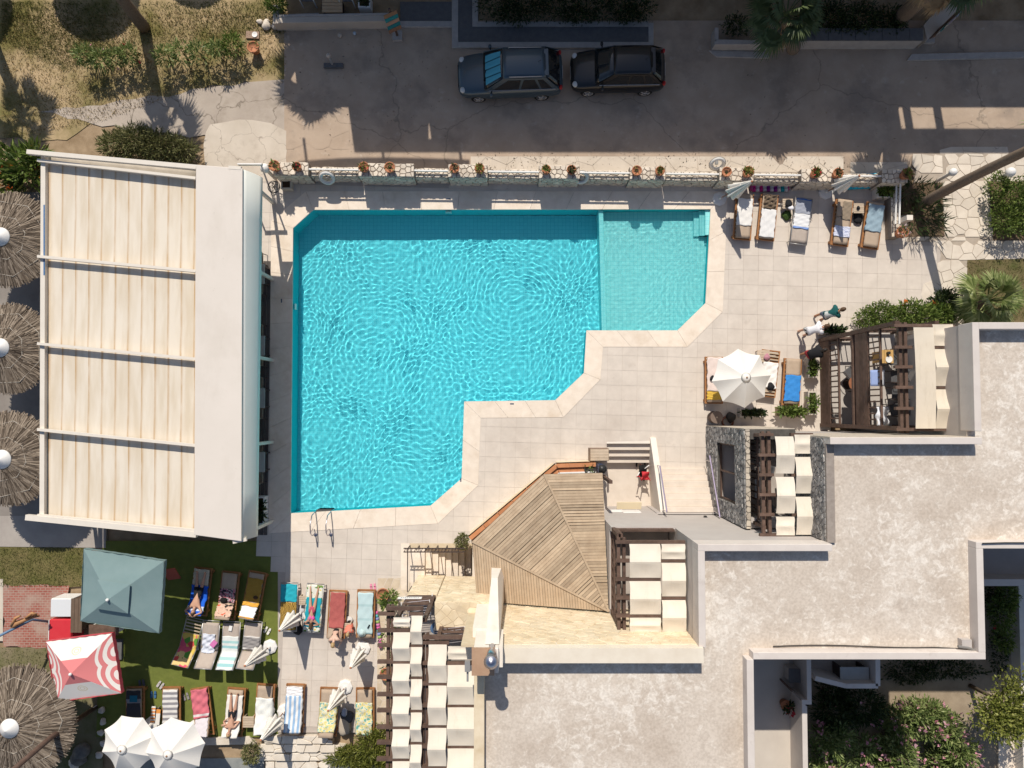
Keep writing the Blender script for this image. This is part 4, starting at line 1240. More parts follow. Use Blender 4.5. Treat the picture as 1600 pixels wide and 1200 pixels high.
# ================================================================== STAIR DOWN, BAR PAVILION, STREET SIDE
# stair well beside the bar with its railing
sw = structure(thing('stair_well', None, None, XY(690, 885) + (0,)))
(x0, y1), (x1, y0) = XY(640, 856), XY(738, 918)
x1 += .1
for i in range(8):
    a = x0 + .62 + i * .26
    MB().bx(a, a + .26, y0, y1, -1.9, -.16 * (i + 1)).build('step', m_coping, sw, bevel=.01)
MB().bx(x0, x0 + .62, y0, y1, -1.9, -.005).build('landing', m_coping, sw)
MB().bx(x0, x1 + .3, y1, y1 + .18, -1.9, .01).build('well_wall', m_creamj, sw)
MB().bx(x1 - .05, x1 + .3, y0, y1, -1.9, -.02).build('well_wall', m_creamj, sw)
MB().bx(x0 - .35, x0, y0 - .1, y1 + .18, -.1, .012).build('landing', m_coping, sw)
m_iron = M('brown_iron', (.07, .05, .045), None, 5, .6, metal=.2)
rl = thing('stair_railing', 'brown iron railing with a slatted top around the stair beside the bar', 'railing', (x0, y1, 0))
ya = y1 + .09
for dz, dy in ((.95, -.07), (.95, .07)): MB().bar((x0 - .1, ya + dy, dz), (x1 - .35, ya + dy, dz), .04, .04).build('rail', m_iron, rl)
k = 17
for i in range(k):
    x = x0 - .08 + (x1 - x0 - .4) * i / k
    MB().bar((x, ya - .07, .955), (x + .06, ya + .07, .955), .025, .03).build('slat', m_iron, rl)
for i in range(6): MB().bar((x0 + .02 + i * .38, ya, .01), (x0 + .02 + i * .38, ya, .93), .035, .035).build('post', m_iron, rl)
for i in range(6):
    MB().bar((x0 + .1 + i * .36, y0 + .05, .9 - i * .12), (x0 + .1 + i * .36, ya, .9), .02, .02).build('bar', m_iron, rl) if False else None
hb = [Vector((x0 + .1, y0 + .06, .95)), Vector((x0 + 2.1, y0 + .06, -.35))]
MB().bar(hb[0], hb[1], .04, .03).build('handrail', m_iron, rl)
for i in range(6):
    p = hb[0].lerp(hb[1], i / 5); MB().bar(p, p - Vector((0, 0, .95)), .025, .025).build('post', m_iron, rl)
MB().bar((x0 + .06, y0 + .06, .95), (x0 + .06, ya, .95), .035, .035).build('rail', m_iron, rl)

# ---- bar pavilion: pleated awning bays on beams, flat box roof, fascia
m_pan = None
def rusty():
    m, nt, b = _nt('stained_awning')
    v = wcoords(nt, (1, .12, 1)); n = node(nt, 'ShaderNodeTexNoise', Scale=9.0, Detail=5.0, Roughness=.6); nt.links.new(v, n.inputs['Vector'])
    g = coords(nt, 'Generated'); sp = nt.nodes.new('ShaderNodeSeparateXYZ'); nt.links.new(g, sp.inputs[0])
    r = ramp(nt, sp.outputs[0], [(0, (1, 1, 1)), (.20, (0, 0, 0)), (.88, (0, 0, 0)), (1, (1, 1, 1))])
    r2 = ramp(nt, n.outputs[0], [(.25, (.15, .15, .15)), (.55, (1, 1, 1))])
    f = mixc(nt, 1.0, r.outputs[0], r2.outputs[0], 'MULTIPLY')
    n2 = node(nt, 'ShaderNodeTexNoise', Scale=1.4, Detail=4.0); nt.links.new(wcoords(nt, (2, .3, 1)), n2.inputs['Vector'])
    base = ramp(nt, n2.outputs[0], [(.35, (.62, .53, .41)), (.6, (.71, .635, .53))])
    nt.links.new(mixc(nt, f, base.outputs[0], (.44, .26, .11)), b.inputs['Base Color'])
    b.inputs['Roughness'].default_value = .7; b.inputs['Specular IOR Level'].default_value = .2
    return m
m_pan = rusty()
m_box = M('box_roof_paint', (.655, .595, .53), (.70, .635, .57), .7, .7, .01, spec=.2)
m_cream_f = M('fascia_bounce_paint', (.74, .76, .71), (.78, .80, .75), .8, .6, .0)  # light bounced from the pool is put into this pale green colour
bp = thing('bar_pavilion', 'large cream pavilion with pleated rust stained awning and flat box roof beside the pool', 'pavilion', XY(230, 550) + (0,))
zb0, zb1 = 3.05, 3.35                              # awning height at the west, at the box roof
def pz(px): return zb0 + (zb1 - zb0) * (px - 70) / 236
rows = [(252, 279), (402, 424), (538, 561), (672, 696), (806, 829)]      # beam lines: y at the west end, y at the box
npan = 12
for r in range(4):
    for i in range(npan):
        u0, u1 = i / npan, (i + 1) / npan
        def fn(u, v, u0=u0, u1=u1, r=r):
            t = u0 + (u1 - u0) * u; px = 76 + (324 - 76) * t
            ya = rows[r][0] + (rows[r][1] - rows[r][0]) * t - .5; yb = rows[r + 1][0] + (rows[r + 1][1] - rows[r + 1][0]) * t + 3
            z = pz(px) - .12 + .004 * math.sin(math.pi * u) - .02 * math.sin(math.pi * v)
            q = P(px, ya + (yb - ya) * v, z); return (q.x, q.y, z)
        MB().grid(fn, 6, 8).build('awning_panel', m_pan, bp, False, solid=.006)
m_alu = M('cream_aluminium', (.66, .60, .52), (.72, .66, .58), 3, .5, .0)
for i, (a, b) in enumerate(rows):
    p, q = P(60, a - 1, zb0 + .1), P(307, b, zb1 + .1)
    MB().bar(p, q, .10, .15).build('beam', m_alu, bp)
p, q = P(44, 238, zb0 + .25), P(308, 262, zb1 + .25); MB().bar(p, q, .16, .18).build('beam', m_alu, bp)
p, q = P(42, 808, zb0 + .1), P(308, 835, zb1 + .1); MB().bar(p, q, .2, .18).build('beam', m_alu, bp)
p, q = P(70, 238, zb0 - .05), P(68, 808, zb0 - .05); MB().bar(p, q, .17, .2).build('gutter', m_alu, bp)
p, q = P(74, 258, zb0 - .2), P(74, 806, zb0 - .2); MB().bar(p, q, .04, .1).build('gutter_trim', M('dark_gap', (.10, .09, .08), None, 5, .8), bp)
p, q = P(69, 320, zb0 + .052), P(69, 430, zb0 + .052); MB().bar(p, q, .05, .012).build('blue_tape', M('blue_tape', (.05, .15, .32), None, 5, .6), bp)
def fn(u, v):
    px = 80 + 226 * u; t = u; ya = 245 + 22 * t; yb = 255 + 26 * t
    z = pz(px) - .25 + .06 * math.sin(u * 9); q = P(px, ya + (yb - ya) * v, z); return (q.x, q.y, z)
MB().grid(fn, 10, 3).build('folded_canvas', M('folded_canvas', (.36, .31, .25), (.48, .42, .34), 3, .8), bp, True, solid=.01)
# box roof: top sheet, edge trim and the tall east fascia with folded side screens
zb = 3.75
N0, N1, S1, S0 = XY(306, 257, zb), XY(379, 263, zb), XY(377, 846, zb), XY(303, 836, zb)
mb = MB(); mb.prism(ccw([N0, N1, S1, S0]), zb - .35, zb); mb.build('box_roof', m_box, bp, bevel=.02)
stain(m_box, .6, (.56, .50, .43), .50, .72, .6, (1, .5, 1)); stain(m_box, 3.5, (.50, .44, .37), .64, .76, .5)
z2 = 2.75
e0, e1, e2, e3 = P(379, 264, zb - .03), P(377, 845, zb - .03), P(394, 834, z2), P(397, 272, z2)
e0.x -= .05; e1.x -= .05
e3.x = e2.x = max(e0.x, e1.x) + .27
def fascia(u, v):
    top = e0.lerp(e1, u); bot = Vector((e3.x, top.y + (0 if .02 < u < .98 else 0), z2))
    q = top.lerp(bot, v); return (q.x + .012 + .05 * math.sin(math.pi * v), q.y, q.z)
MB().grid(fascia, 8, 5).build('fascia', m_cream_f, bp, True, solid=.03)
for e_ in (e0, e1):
    MB().add([(e_.x, e_.y, zb - .05), (e3.x, e_.y, z2), (e_.x - .06, e_.y, z2)], [(0, 1, 2)]).build('light_stop_panel', m_cream_f, bp, solid=.03)  # added to close the fascia ends and stop stray sun on the lawn
MB().bar((e1.x - .3, e1.y - .06, zb - .2), (e1.x + .15, e1.y + .02, zb - .3), .12, .25).build('end_cap', m_alu, bp)
MB().bar((e0.x - .45, e0.y + .05, zb - .05), (e0.x, e0.y + .02, zb - .05), .12, .12).build('end_cap', m_alu, bp)
for (x, y) in ((70, 246), (70, 402), (70, 538), (70, 672), (70, 808)):
    c = P(x, y, zb0 - .1); MB().bx(c.x - .07, c.x + .07, c.y - .07, c.y + .07, -.1, zb0 - .14).build('post', m_alu, bp)
for t in (0.01, .25, .5, .75, .99):
    c = e0.lerp(e1, t); MB().bx(c.x - .15, c.x - .03, c.y - .06, c.y + .06, 0, zb - .34).build('post', m_alu, bp)
c0, c1 = XY(150, 300), XY(380, 820)
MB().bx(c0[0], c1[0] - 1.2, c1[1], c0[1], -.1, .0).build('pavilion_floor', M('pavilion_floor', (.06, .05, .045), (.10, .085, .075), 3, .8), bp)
# dark plank strip and low kerb between pavilion and pool
mb = MB()
kb = structure(thing('boarded_strip', None, None, XY(412, 600) + (0,)))
x0, x1 = XY(386, 600)[0], XY(421, 600)[0]; w = (x1 - x0) / 6
for i in range(6): MB().bx(x0 + i * w, x0 + (i + 1) * w - .012, XY(0, 836)[1], XY(0, 408)[1], -.05, .012).build('plank', M('dark_board', (.075, .065, .06), (.12, .105, .095), 4, .75, .1, var=.15), kb)
# tables with chairs along the east edge
m_ttop = M('grey_table_top', (.36, .37, .36), (.42, .43, .42), 6, .5)
m_wick = M('wicker', (.16, .12, .09), (.30, .24, .19), 30, .8, .3)
def table_at(px, py, w, d, label, mat=m_ttop, h=.74):
    c = P(px, py, h); t = thing('table', label, 'table', (c.x, c.y, 0))
    MB().bx(-w / 2, w / 2, -d / 2, d / 2, h - .04, h).build('table_top', mat, t, bevel=.01, world=False)
    for sx in (-1, 1):
        for sy in (-1, 1): MB().bx(sx * (w / 2 - .06) - .025, sx * (w / 2 - .06) + .025, sy * (d / 2 - .06) - .025, sy * (d / 2 - .06) + .025, 0, h - .04).build('leg', m_iron, t, world=False)
    return t
def chair_proto(label, mat, rattan=True):
    t = thing('chair', label, 'chair', (0, 0, 0))
    MB().bx(-.21, .21, -.21, .21, .42, .46).build('seat', mat, t, bevel=.015, world=False)
    MB().grid(lambda u, v: (-.22 + .44 * u, -.2 - .06 * v + .05 * math.cos((u - .5) * 2.6) * -1 + .05, .47 + .42 * v), 6, 4).build('backrest', mat, t, True, solid=.025, world=False)
    for sx in (-1, 1):
        for sy in (-1, 1): MB().tube([(sx * .19, sy * .19, .42), (sx * .22, sy * .22, 0)], .016, 6).build('leg', m_iron, t, world=False)
        MB().tube([(sx * .22, -.22, .62), (sx * .25, 0, .66), (sx * .22, .2, .64), (sx * .2, .21, .44)], .016, 6).build('armrest', m_iron if not rattan else mat, t, world=False)
    return t
wick = None
for i, (y, nm) in enumerate(((428, 'first table from the road under the pavilion eave'), (540, 'grey table second from the road under the pavilion eave'), (622, 'grey table with a white cup near the middle of the eave'), (722, 'grey table nearest the planter under the pavilion eave'))):
    table_at(399, y, .75, .8, 'grey topped ' + nm.replace('grey ', '') if i == 0 else nm)
    for s in (-1, 1):
        c = P(404, y + s * 24, .4)
        if wick is None:
            wick = chair_proto('wicker armchair tucked at a grey table under the pavilion eave', m_wick); wick['group'] = 'wicker chairs under the pavilion'
            o = wick
        else: o = dup(wick, (0, 0, 0))
        o['label'] = 'wicker armchair on the %s side of the %s table under the pavilion eave' % ('road' if s < 0 else 'garden', ('first', 'second', 'third', 'fourth')[i]); o.location = (c.x, c.y, .012); o.rotation_euler = (0, 0, math.pi if s < 0 else 0)
c = P(399, 640, .74); o = MB().lathe([(.05, 0), (.075, .1), (.07, .1), (.045, .01)], (c.x, c.y, .745), 12).build('cup', m_white); tag(o, 'white cup on the grey table under the pavilion eave', 'cup')

# ---- apartment building across the road, mostly beyond the frame: its shade falls on the road
ab = thing('apartment_building', 'large apartment building across the road standing north of the parked cars', 'building', (10, 24, 0))
YN = 18.05; hb_ = 5.55
xw = XY(545, 200)[0] - .8
m_wall2 = M('beige_render', (.45, .39, .33), (.52, .46, .40), 1.5, .85, .05)
hole = (XY(663, 210)[0] - .85, XY(670, 210)[0] - .85)
xs_open = XY(1388, 185)[0] - .85
MB().bx(xw, hole[0], YN, YN + 9, -.1, 7.5).build('wall', m_wall2, ab)
MB().bx(hole[1], xs_open, YN, YN + 9, -.1, 7.5).build('wall', m_wall2, ab)
xa_ = XY(464, 130)[0] - .65
MB().bx(xa_, xw - .01, YN, YN + 7, -.1, 5.5).build('added_shade_block', m_wall2, ab)  # added unseen block, shaped to throw shade over the left of the yard
MB().bx(hole[0], hole[1], YN, YN + 9, -.1, 6.2).build('wall', m_wall2, ab)
MB().bx(hole[0], hole[1], YN, YN + .3, 7.2, 7.5).build('lintel', m_wall2, ab)
MB().bx(xs_open, 36, YN, YN + 9, -.1, 5.5).build('wall', m_wall2, ab)
MB().bx(xs_open, 36, YN, YN + .55, 7.0, 7.55).build('roof_beam', m_wall2, ab)
for x in (1401, 1420, 1468, 1640, 1760):
    X = XY(x, 185)[0] - .85; MB().bx(X - .13, X + .17, YN + .1, YN + .4, 5.5, 7.0).build('column', m_wall2, ab)
for i in range(11):
    x = xw + 2 + i * 3.4
    for z in (.9, 3.9):
        f = MB().bx(x, x + 1.4, YN - .04, YN + .02, z, z + 1.4).build('window', m_white, ab)
        MB().bx(x + .08, x + .66, YN - .06, YN - .04, z + .08, z + 1.32).build('pane', GLASS('window_glass', (.04, .05, .06), 1.0), f)
        MB().bx(x + .74, x + 1.32, YN - .06, YN - .04, z + .08, z + 1.32).build('pane', MATS['window_glass'], f)
mb = MB()
def awn(u, v):
    x = XY(466, 0)[0] - 1.1 + (XY(733, 0)[0] - XY(466, 0)[0]) * u
    return (x, YN - .02 + .5 * v, 8.3 + .02 * v - .10 * math.sin(u * math.pi) * v + (.28 * max(0, .25 - u)))
MB().grid(awn, 12, 3).build('roof_awning', m_awn2, ab, True, solid=.02)
for u in (.05, .5, .95):
    q = awn(u, 1); MB().bx(q[0] - .05, q[0] + .05, q[1] - .05, q[1] + .05, 7.4, 8.7).build('awning_post', m_white, ab)
# ---- street front: pavements, kerbs, planters, hedges
(x0, y1), (x1, y0) = XY(706, -60), XY(1020, 75)
def slab(pts, z0, z1, name, m, par=None): 
    mb = MB(); mb.prism(pxpoly(pts), z0, z1); return mb.build(name, m, par, bevel=.01)
pv = structure(thing('pavement', None, None, XY(860, 50) + (0,)))
slab([(716, -120), (738, -120), (738, 42), (1013, 42), (1013, 66), (716, 66)], -.12, .0, 'paving', m_pave, pv)
for q in ([(706, -120), (716, -120), (716, 75), (706, 75)], [(716, 66), (1021, 66), (1021, 75), (716, 75)], [(738, -120), (747, -120), (747, 42), (738, 42)], [(747, 34), (1013, 34), (1013, 42), (747, 42)], [(1013, 36), (1021, 36), (1021, 66), (1013, 66)]):
    slab(q, -.12, .03, 'kerb', m_kerb, pv)
slab([(625, 2), (706, 2), (706, 33), (625, 33)], -.12, -.02, 'paving', m_pave, pv)
slab([(625, 33), (706, 33), (706, 42), (625, 42)], -.12, .02, 'kerb', m_kerb, pv)
slab([(1425, 84), (1700, 78), (1700, 88), (1418, 94)], -.12, .0, 'kerb', m_kerb, pv)
slab([(1108, 78), (1202, 80), (1202, 90), (1120, 88)], -.12, -.03, 'kerb', m_kerb, pv)
pl = thing('planter_wall', 'low pale stone planter wall in the shade holding hedge and fan palm by the road', 'planter', XY(1270, 70) + (0,))
slab([(1112, 52), (1118, 52), (1118, 70), (1112, 74)], -.12, .45, 'wall', m_kerb, pl)
slab([(1112, 70), (1200, 72), (1200, 78), (1112, 78)], -.12, .45, 'wall', m_kerb, pl)
slab([(1200, 57), (1430, 57), (1430, 75), (1200, 75)], -.12, .6, 'wall', m_kerb, pl)
for i in range(11):
    a = 1201 + i * 20.7; slab([(a, 57), (a + 20.2, 57), (a + 20.2, 76), (a, 76)], .6, .66, 'coping_stone', m_pave, pl)
slab([(1430, 52), (1462, 14), (1484, 26), (1436, 74)], -.12, .62, 'gate_pier', m_wall2, pl)
fp = thing('front_planter', 'long dark raised planter edge with pale coping at the top of the yard', 'planter', XY(520, 40) + (0,))
slab([(440, 36), (610, 33), (610, 43), (440, 46)], -.12, .5, 'wall', m_wall2, fp)
slab([(432, 17), (441, 17), (441, 46), (432, 46)], -.12, .45, 'wall', m_wall2, fp)
slab([(440, 34), (612, 31), (612, 34), (440, 37)], .5, .54, 'coping', m_kerb, fp)
sd = thing('sign_slab', 'flat grey stone sign slab with faint lettering behind the yard planter', 'sign', P(472, 27, .3))
mb = MB(); a = pxpoly([(450, 22), (498, 20), (503, 31), (456, 33)], .3); mb.prism(a, .24, .3); mb.build('slab', M('sign_grey', (.30, .29, .28), (.38, .37, .36), 6, .8), sd)
c = P(466, 26, .303); marks(c, (1, 0, 0), (0, 1, 0), 7, .10, m_pave, sd, 2)
c = P(491, 26, .303); marks(c, (1, 0, 0), (0, 1, 0), 2, .12, m_pave, sd, 3)
def plank_sign(px, py, cols, ang, label, z=.9):
    c = P(px, py, 0); t = thing('sign_post', label, 'sign', c)
    d = Vector((math.cos(ang), math.sin(ang), 0))
    MB().bx(c.x - .2, c.x + .2, c.y - .2, c.y + .2, -.12, .05).build('base', m_kerb, t)
    MB().bx(c.x - .04, c.x + .04, c.y - .04, c.y + .04, .05, 2.0).build('post', m_brown, t)
    zz = .5
    for k, cl in enumerate(cols):
        mm = M('sign_paint_%s' % 'abcdef'[k % 6] + ('x' if len(cols) > 5 else ''), cl, None, 5, .6)
        MB().bar(tuple(c + d * -.28 + Vector((0, -.06, zz + .13))), tuple(c + d * .28 + Vector((0, -.06, zz + .13))), .03, .24).build('panel', mm, t)
        zz += .27
    return t
plank_sign(621, 56, [(.3, .16, .1), (.02, .22, .24), (.45, .28, .2), (.02, .25, .27), (.28, .17, .1)], .45, 'wooden signpost with teal and brown boards at the yard entrance')
plank_sign(1452, 60, [(.3, .2, .15), (.5, .48, .45), (.02, .2, .2), (.5, .48, .45), (.35, .3, .4), (.4, .4, .45)], .9, 'narrow signpost with white and teal boards by the planter corner')
# pale wooden bench end and white chairs behind the planter
bn = thing('bench', 'pale wooden slatted bench just behind the yard planter', 'bench', P(519, 5, .45))
for k in range(4): 
    c = P(519, 1 + k * 5.3, .45); MB().bx(c.x - .42, c.x + .42, c.y - .062, c.y + .062, .42, .45).build('slat', M('pale_wood', (.50, .34, .20), (.60, .43, .27), 4, .6, .05, var=.1), bn)
c = P(519, 8, .3)
for s in (-1, 1): MB().bx(c.x + s * .38 - .03, c.x + s * .38 + .03, c.y - .22, c.y + .22, -.1, .42).build('leg', m_iron, bn)
m_lin = M('white_frame', (.6, .6, .58), None, 5, .5)
for (x, lbl) in ((485, 'white framed garden chair left of the pale bench'), (545, 'white framed garden chair right of the pale bench')):
    c = P(x, 2, 0); t = thing('garden_chair', lbl, 'chair', c)
    MB().bx(c.x - .25, c.x + .25, c.y - .25, c.y + .25, .4, .44).build('seat', m_pave, t)
    MB().tube([(c.x - .28, c.y - .28, 0), (c.x - .28, c.y - .28, .75), (c.x - .28, c.y + .3, .9), (c.x + .28, c.y + .3, .9), (c.x + .28, c.y - .28, .75), (c.x + .28, c.y - .28, 0)], .025, 8).build('frame', m_lin, t)
# standpipe with valve in the yard
c = P(519, 100, 0); t = thing('standpipe', 'grey pipe with a white cap standing in the shaded yard', 'standpipe', c)
MB().tube([c + Vector((0, 0, -.1)), c + Vector((0, .05, .55))], .05, 10).build('pipe', M('galvanised', (.30, .30, .30), None, 5, .5), t)
MB().bx(c.x - .35, c.x + .45, c.y - .16, c.y + .04, -.1, .02).build('valve_box', m_pave, t)
MB().ball(c + Vector((0, .05, .6)), .1, 10, 6).build('cap', m_wall2, t)
for (x, y, l) in ((531, 55, 'small grey knob on the dark yard ground below the planter'), (554, 52, 'small pale blue ball lying in the shaded yard')):
    c = P(x, y, 0); o = MB().ball((c.x, c.y, .0), .1 if x < 540 else .075, 10, 6).build('ball' if x > 540 else 'marker_stone', m_wall2 if x < 540 else M('pale_blue', (.4, .5, .6), None, 5, .5)); tag(o, l, 'ball' if x > 540 else 'stone')

# ---- pots on the wall
pot_me = [MB().lathe([(.13, 0), (.19, .26), (.205, .27), (.205, .31), (.175, .31), (.165, .27)], (0, 0, 0), 16).mesh('pot', m_terra, True), MB().lathe([(.168, .265), (.0, .275)], (0, 0, 0), 16).mesh('soil', m_soil)]
leafg = LEAF('leaf_mid', [(0, (.055, .095, .018)), (.6, (.13, .19, .038)), (1, (.25, .30, .085))])
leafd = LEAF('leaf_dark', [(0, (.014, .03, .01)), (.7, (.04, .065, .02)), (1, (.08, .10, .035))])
leafy = LEAF('leaf_yellow', [(0, (.10, .125, .02)), (.6, (.22, .245, .05)), (1, (.36, .36, .11))])
leafo = LEAF('leaf_olive', [(0, (.085, .095, .03)), (.6, (.18, .185, .075)), (1, (.30, .28, .13))])
POTS = [(433, 'first pot from the bar pavilion'), (467, 'second pot from the bar pavilion, with red blossom'), (571, 'pot left on the pillar after the white life ring'), (611, 'dry pot right on the pillar after the life ring'), (711, 'pot on the pillar straight above the deep end, left'), (750, 'pot on the pillar straight above the deep end, right'), (853, 'pot on the pillar left of the middle life ring'), (892, 'leafy pot touching the middle life ring'), (993, 'pot on the pillar above the pool divider, dry'), (1029, 'pot on the pillar above the pool divider, green'), (1132, 'pot above the closed parasol by the shallow end'), (1165, 'green pot above the pink air mattress'), (1270, 'pot with red flowers above the stone trough'), (1304, 'pot left of the blue air mattress'), (1410, 'last pot, on the wall corner by the planting bed')]
for i, (px, lbl) in enumerate(POTS):
    c = wall_top(px); t = thing('flower_pot', 'terracotta ' + lbl, 'flower pot', (c.x, c.y, c.z), 0, 'terracotta pots on the rubble wall')
    sc_ = R.uniform(.92, 1.12); t.scale = (sc_,) * 3
    obj('pot', pot_me[0], t, False); obj('soil', pot_me[1], t, False)
    nl = (26, 60, 40, 14, 20, 44, 40, 64, 8, 46, 10, 50, 70, 40, 60)[i]
    p, d = blob_points([(0, 0, .32, .14, .14, .14)], nl, 300 + i, .2)
    l = leaf_mesh('leaf', p, d, .13, (leafg, leafd, leafy)[i % 3], None, 2.4, 300 + i); l.name = 'foliage'; l.parent = t; l['kind'] = 'stuff'
    if i in (1, 2, 12):
        p, d = blob_points([(0, -.05, .38, .14, .12, .1)], 9, 340 + i, .5)
        l = leaf_mesh('flower', p, d, .09, M('red_petal', (.45, .03, .05), None, 5, .6), None, 1.2, 340 + i); l.parent = t; l['kind'] = 'stuff'
def pot(px, py, r, label, cat='flower pot', z=0, mat=m_terra, green=40, h=.36, lm=leafg, lsize=.12, spread=1.0):
    c = P(px, py, z + h); t = thing('flower_pot' if cat == 'flower pot' else 'jar', label, cat, (c.x, c.y, z))
    MB().lathe([(r * .68, 0), (r * .95, h * .85), (r * 1.05, h * .87), (r * 1.05, h), (r * .88, h), (r * .84, h * .88)], (0, 0, 0), 18).build('pot', mat, t, True, world=False)
    MB().lathe([(r * .86, h * .86), (0, h * .88)], (0, 0, 0), 14).build('soil', m_soil, t, world=False)
    if green:
        p, d = blob_points([(0, 0, h * 1.05, r * spread, r * spread, r * .9)], green, int(px + py), .3)
        l = leaf_mesh('foliage', p, d, lsize, lm, None, 2.4, int(px)); l.parent = t; l['kind'] = 'stuff'
    return t
pot(598, 930, .26, 'round terracotta pot at the top of the stone strip by the pale blue lounger', green=12)
pot(603, 1054, .25, 'terracotta pot half way down the stone strip under the pergola beams', green=16)
pot(612, 1152, .30, 'wide pale woven pot full of dry stems beside the juniper', mat=M('pale_basket', (.55, .46, .36), (.66, .56, .45), 8, .9, .2), green=60, lm=leafo)
pot(395, 73, .24, 'terracotta pot on the dry ground at the edge of the drive', green=14)
pot(922, 733, .22, 'dark pot with a small cactus at the end of the bar counter', mat=M('dark_pot', (.05, .045, .04), None, 5, .6), green=26, z=.75, h=.3)
pot(437, 293, .01, 'x') if False else None
# square planter box and wire plant stand near the wall corner
def trough(px, py, w, d, h, label, rz=0, mat=None, n=260, lm=leafg, ls=.12, hp=.22, z=0):
    c = P(px, py, z + h); t = thing('planter_box', label, 'planter', (c.x, c.y, z), rz)
    mat = mat or m_trough
    th = .05
    for (a, b, e, f) in ((-w / 2, w / 2, -d / 2, -d / 2 + th), (-w / 2, w / 2, d / 2 - th, d / 2), (-w / 2, -w / 2 + th, -d / 2 + th, d / 2 - th), (w / 2 - th, w / 2, -d / 2 + th, d / 2 - th)):
        MB().bx(a, b, e, f, 0, h).build('side', mat, t, world=False)
    MB().bx(-w / 2 + th, w / 2 - th, -d / 2 + th, d / 2 - th, .02, h - .05).build('soil', m_soil, t, world=False)
    if n:
        p, dd = blob_points([(-w * .28, 0, h, w * .28, d * .42, hp), (w * .0, 0, h, w * .28, d * .42, hp * 1.1), (w * .28, 0, h, w * .28, d * .42, hp)], n, int(px * 3 + py), .3)
        l = leaf_mesh('foliage', p, dd, ls, lm, None, 2.3, int(px)); l.parent = t; l['kind'] = 'stuff'
    return t
m_trough = M('stone_trough', (.46, .41, .35), (.58, .52, .45), 6, .9, .15)
trough(447, 287, .42, .42, .35, 'square stone planter with dark soil behind the first wall pillar', n=0)
trough(1262, 283, .95, .36, .38, 'empty rectangular stone trough between the two air mattresses', n=0)
trough(1386, 295, .8, .72, .45, 'white planter box with green shrub at the wall corner', mat=m_plaster_w, n=420, ls=.14)
trough(1177, 645, 1.05, .36, .4, 'long stone planter with dark low plants beneath the open white parasol', lm=leafd, n=300, hp=.12)
trough(1236, 643, 1.0, .38, .42, 'wooden planter with glossy green leaves below the blue towel lounger', n=300, ls=.2, mat=M('planter_wood', (.30, .22, .15), (.40, .31, .22), 4, .8, .1))
trough(1270, 574, .36, .85, .45, 'upright stone planter by the pergola front nearest the standing people', n=220, ls=.14)
trough(1270, 630, .36, .95, .45, 'upright stone planter by the pergola front nearest the stone house', n=220, ls=.14)
trough(1302, 515, .95, .35, .4, 'planter of dark leaves between the standing people and the hedge', n=260, lm=leafd, ls=.16)
trough(402, 798, .55, 1.1, .5, 'white planter with grassy plants under the pavilion corner', n=300, lm=leafd, ls=.22, mat=m_white)
trough(569, 2, .5, .5, .5, 'white square pot with a dark plant behind the yard planter', n=120, lm=leafd, mat=m_white)
# wire plant stand
c = P(428, 292, .4); t = thing('plant_stand', 'round black wire plant stand beside the wall end', 'plant stand', (c.x, c.y, 0))
for k in range(5):
    a = k * 1.2566; MB().torus((.12 * math.cos(a), .12 * math.sin(a), .4), .11, .012, 14, 5).build('ring', MATS['black_metal'], t, world=False)
MB().torus((0, 0, .4), .25, .015, 22, 6).build('rim', MATS['black_metal'], t, world=False)
for k in range(3): MB().tube([(.2 * math.cos(k * 2.1), .2 * math.sin(k * 2.1), .4), (.25 * math.cos(k * 2.1), .25 * math.sin(k * 2.1), 0)], .014, 6).build('leg', MATS['black_metal'], t, world=False)
# globe lamps
def globe(px, py, z, label, r=.19):
    c = P(px, py, z); t = thing('globe_lamp', label, 'lamp', c)
    MB().ball((c.x, c.y, z), r, 16, 10).build('globe', m_white, t, True)
    MB().tube([(c.x, c.y, 0), (c.x, c.y, z - r * .9)], .07, 10).build('stem', m_plaster_w, t)
globe(414, 263, 1.3, 'white globe lamp on the wall end nearest the bar pavilion')
globe(1579, 269, 1.3, 'white globe lamp at the path entrance, at the right frame edge')
globe(1489, 269, 1.15, 'pale blue topped lamp beside the leaning palm trunk', .16)
# white entrance board near the wall end
c = P(392, 257, 2.2); t = thing('notice_board', 'narrow white board fixed at the pavilion corner facing the drive', 'board', c)
MB().bar(P(372, 257, 2.2), P(410, 257, 2.2), .05, .16).build('board', m_white, t)
MB().bar(P(374, 258, 0), P(374, 258, 2.2), .05, .05).build('post', m_white, t); MB().bar(P(408, 258, 0), P(408, 258, 2.2), .05, .05).build('post', m_white, t)
# white railing round the planting bed
t = thing('bed_railing', 'double white rail between the corner lounger and the planting bed', 'railing', XY(1404, 320) + (0,))
for x in (1401, 1407): MB().bar(P(x, 283, .95 if x > 1404 else .8), P(x - 2, 350, .95 if x > 1404 else .8), .05, .05).build('rail', m_white, t)
for y in (283, 350): c = P(1400, y, .0); MB().bx(c.x - .1, c.x + .14, c.y - .1, c.y + .1, -.1, 1.0).build('post', m_plaster_w, t)
cw = thing('corner_wall', 'low white stone wall strip between the blue towel lounger and the planting bed', 'wall', XY(1390, 330) + (0,))
a, b = XY(1383, 375), XY(1396, 290)
MB().bx(a[0], b[0], a[1], b[1], -.1, .5).build('wall_core', m_mortar, cw)
cladding('top_stones', (a[0], a[1], .49), (1, 0, 0), (0, 1, 0), (0, 0, 1), b[0] - a[0], b[1] - a[1], .18, m_wstone, cw, 411, .03, 1.2, .012)
pot(1411, 362, .24, 'pot overflowing with pale pink flowers at the end of the white rail', green=90, lm=LEAF('pink_mix', [(0, (.05, .09, .02)), (.55, (.12, .16, .05)), (.6, (.6, .4, .4)), (1, (.7, .55, .55))]), z=.45)
c = P(1350, 480, 0)
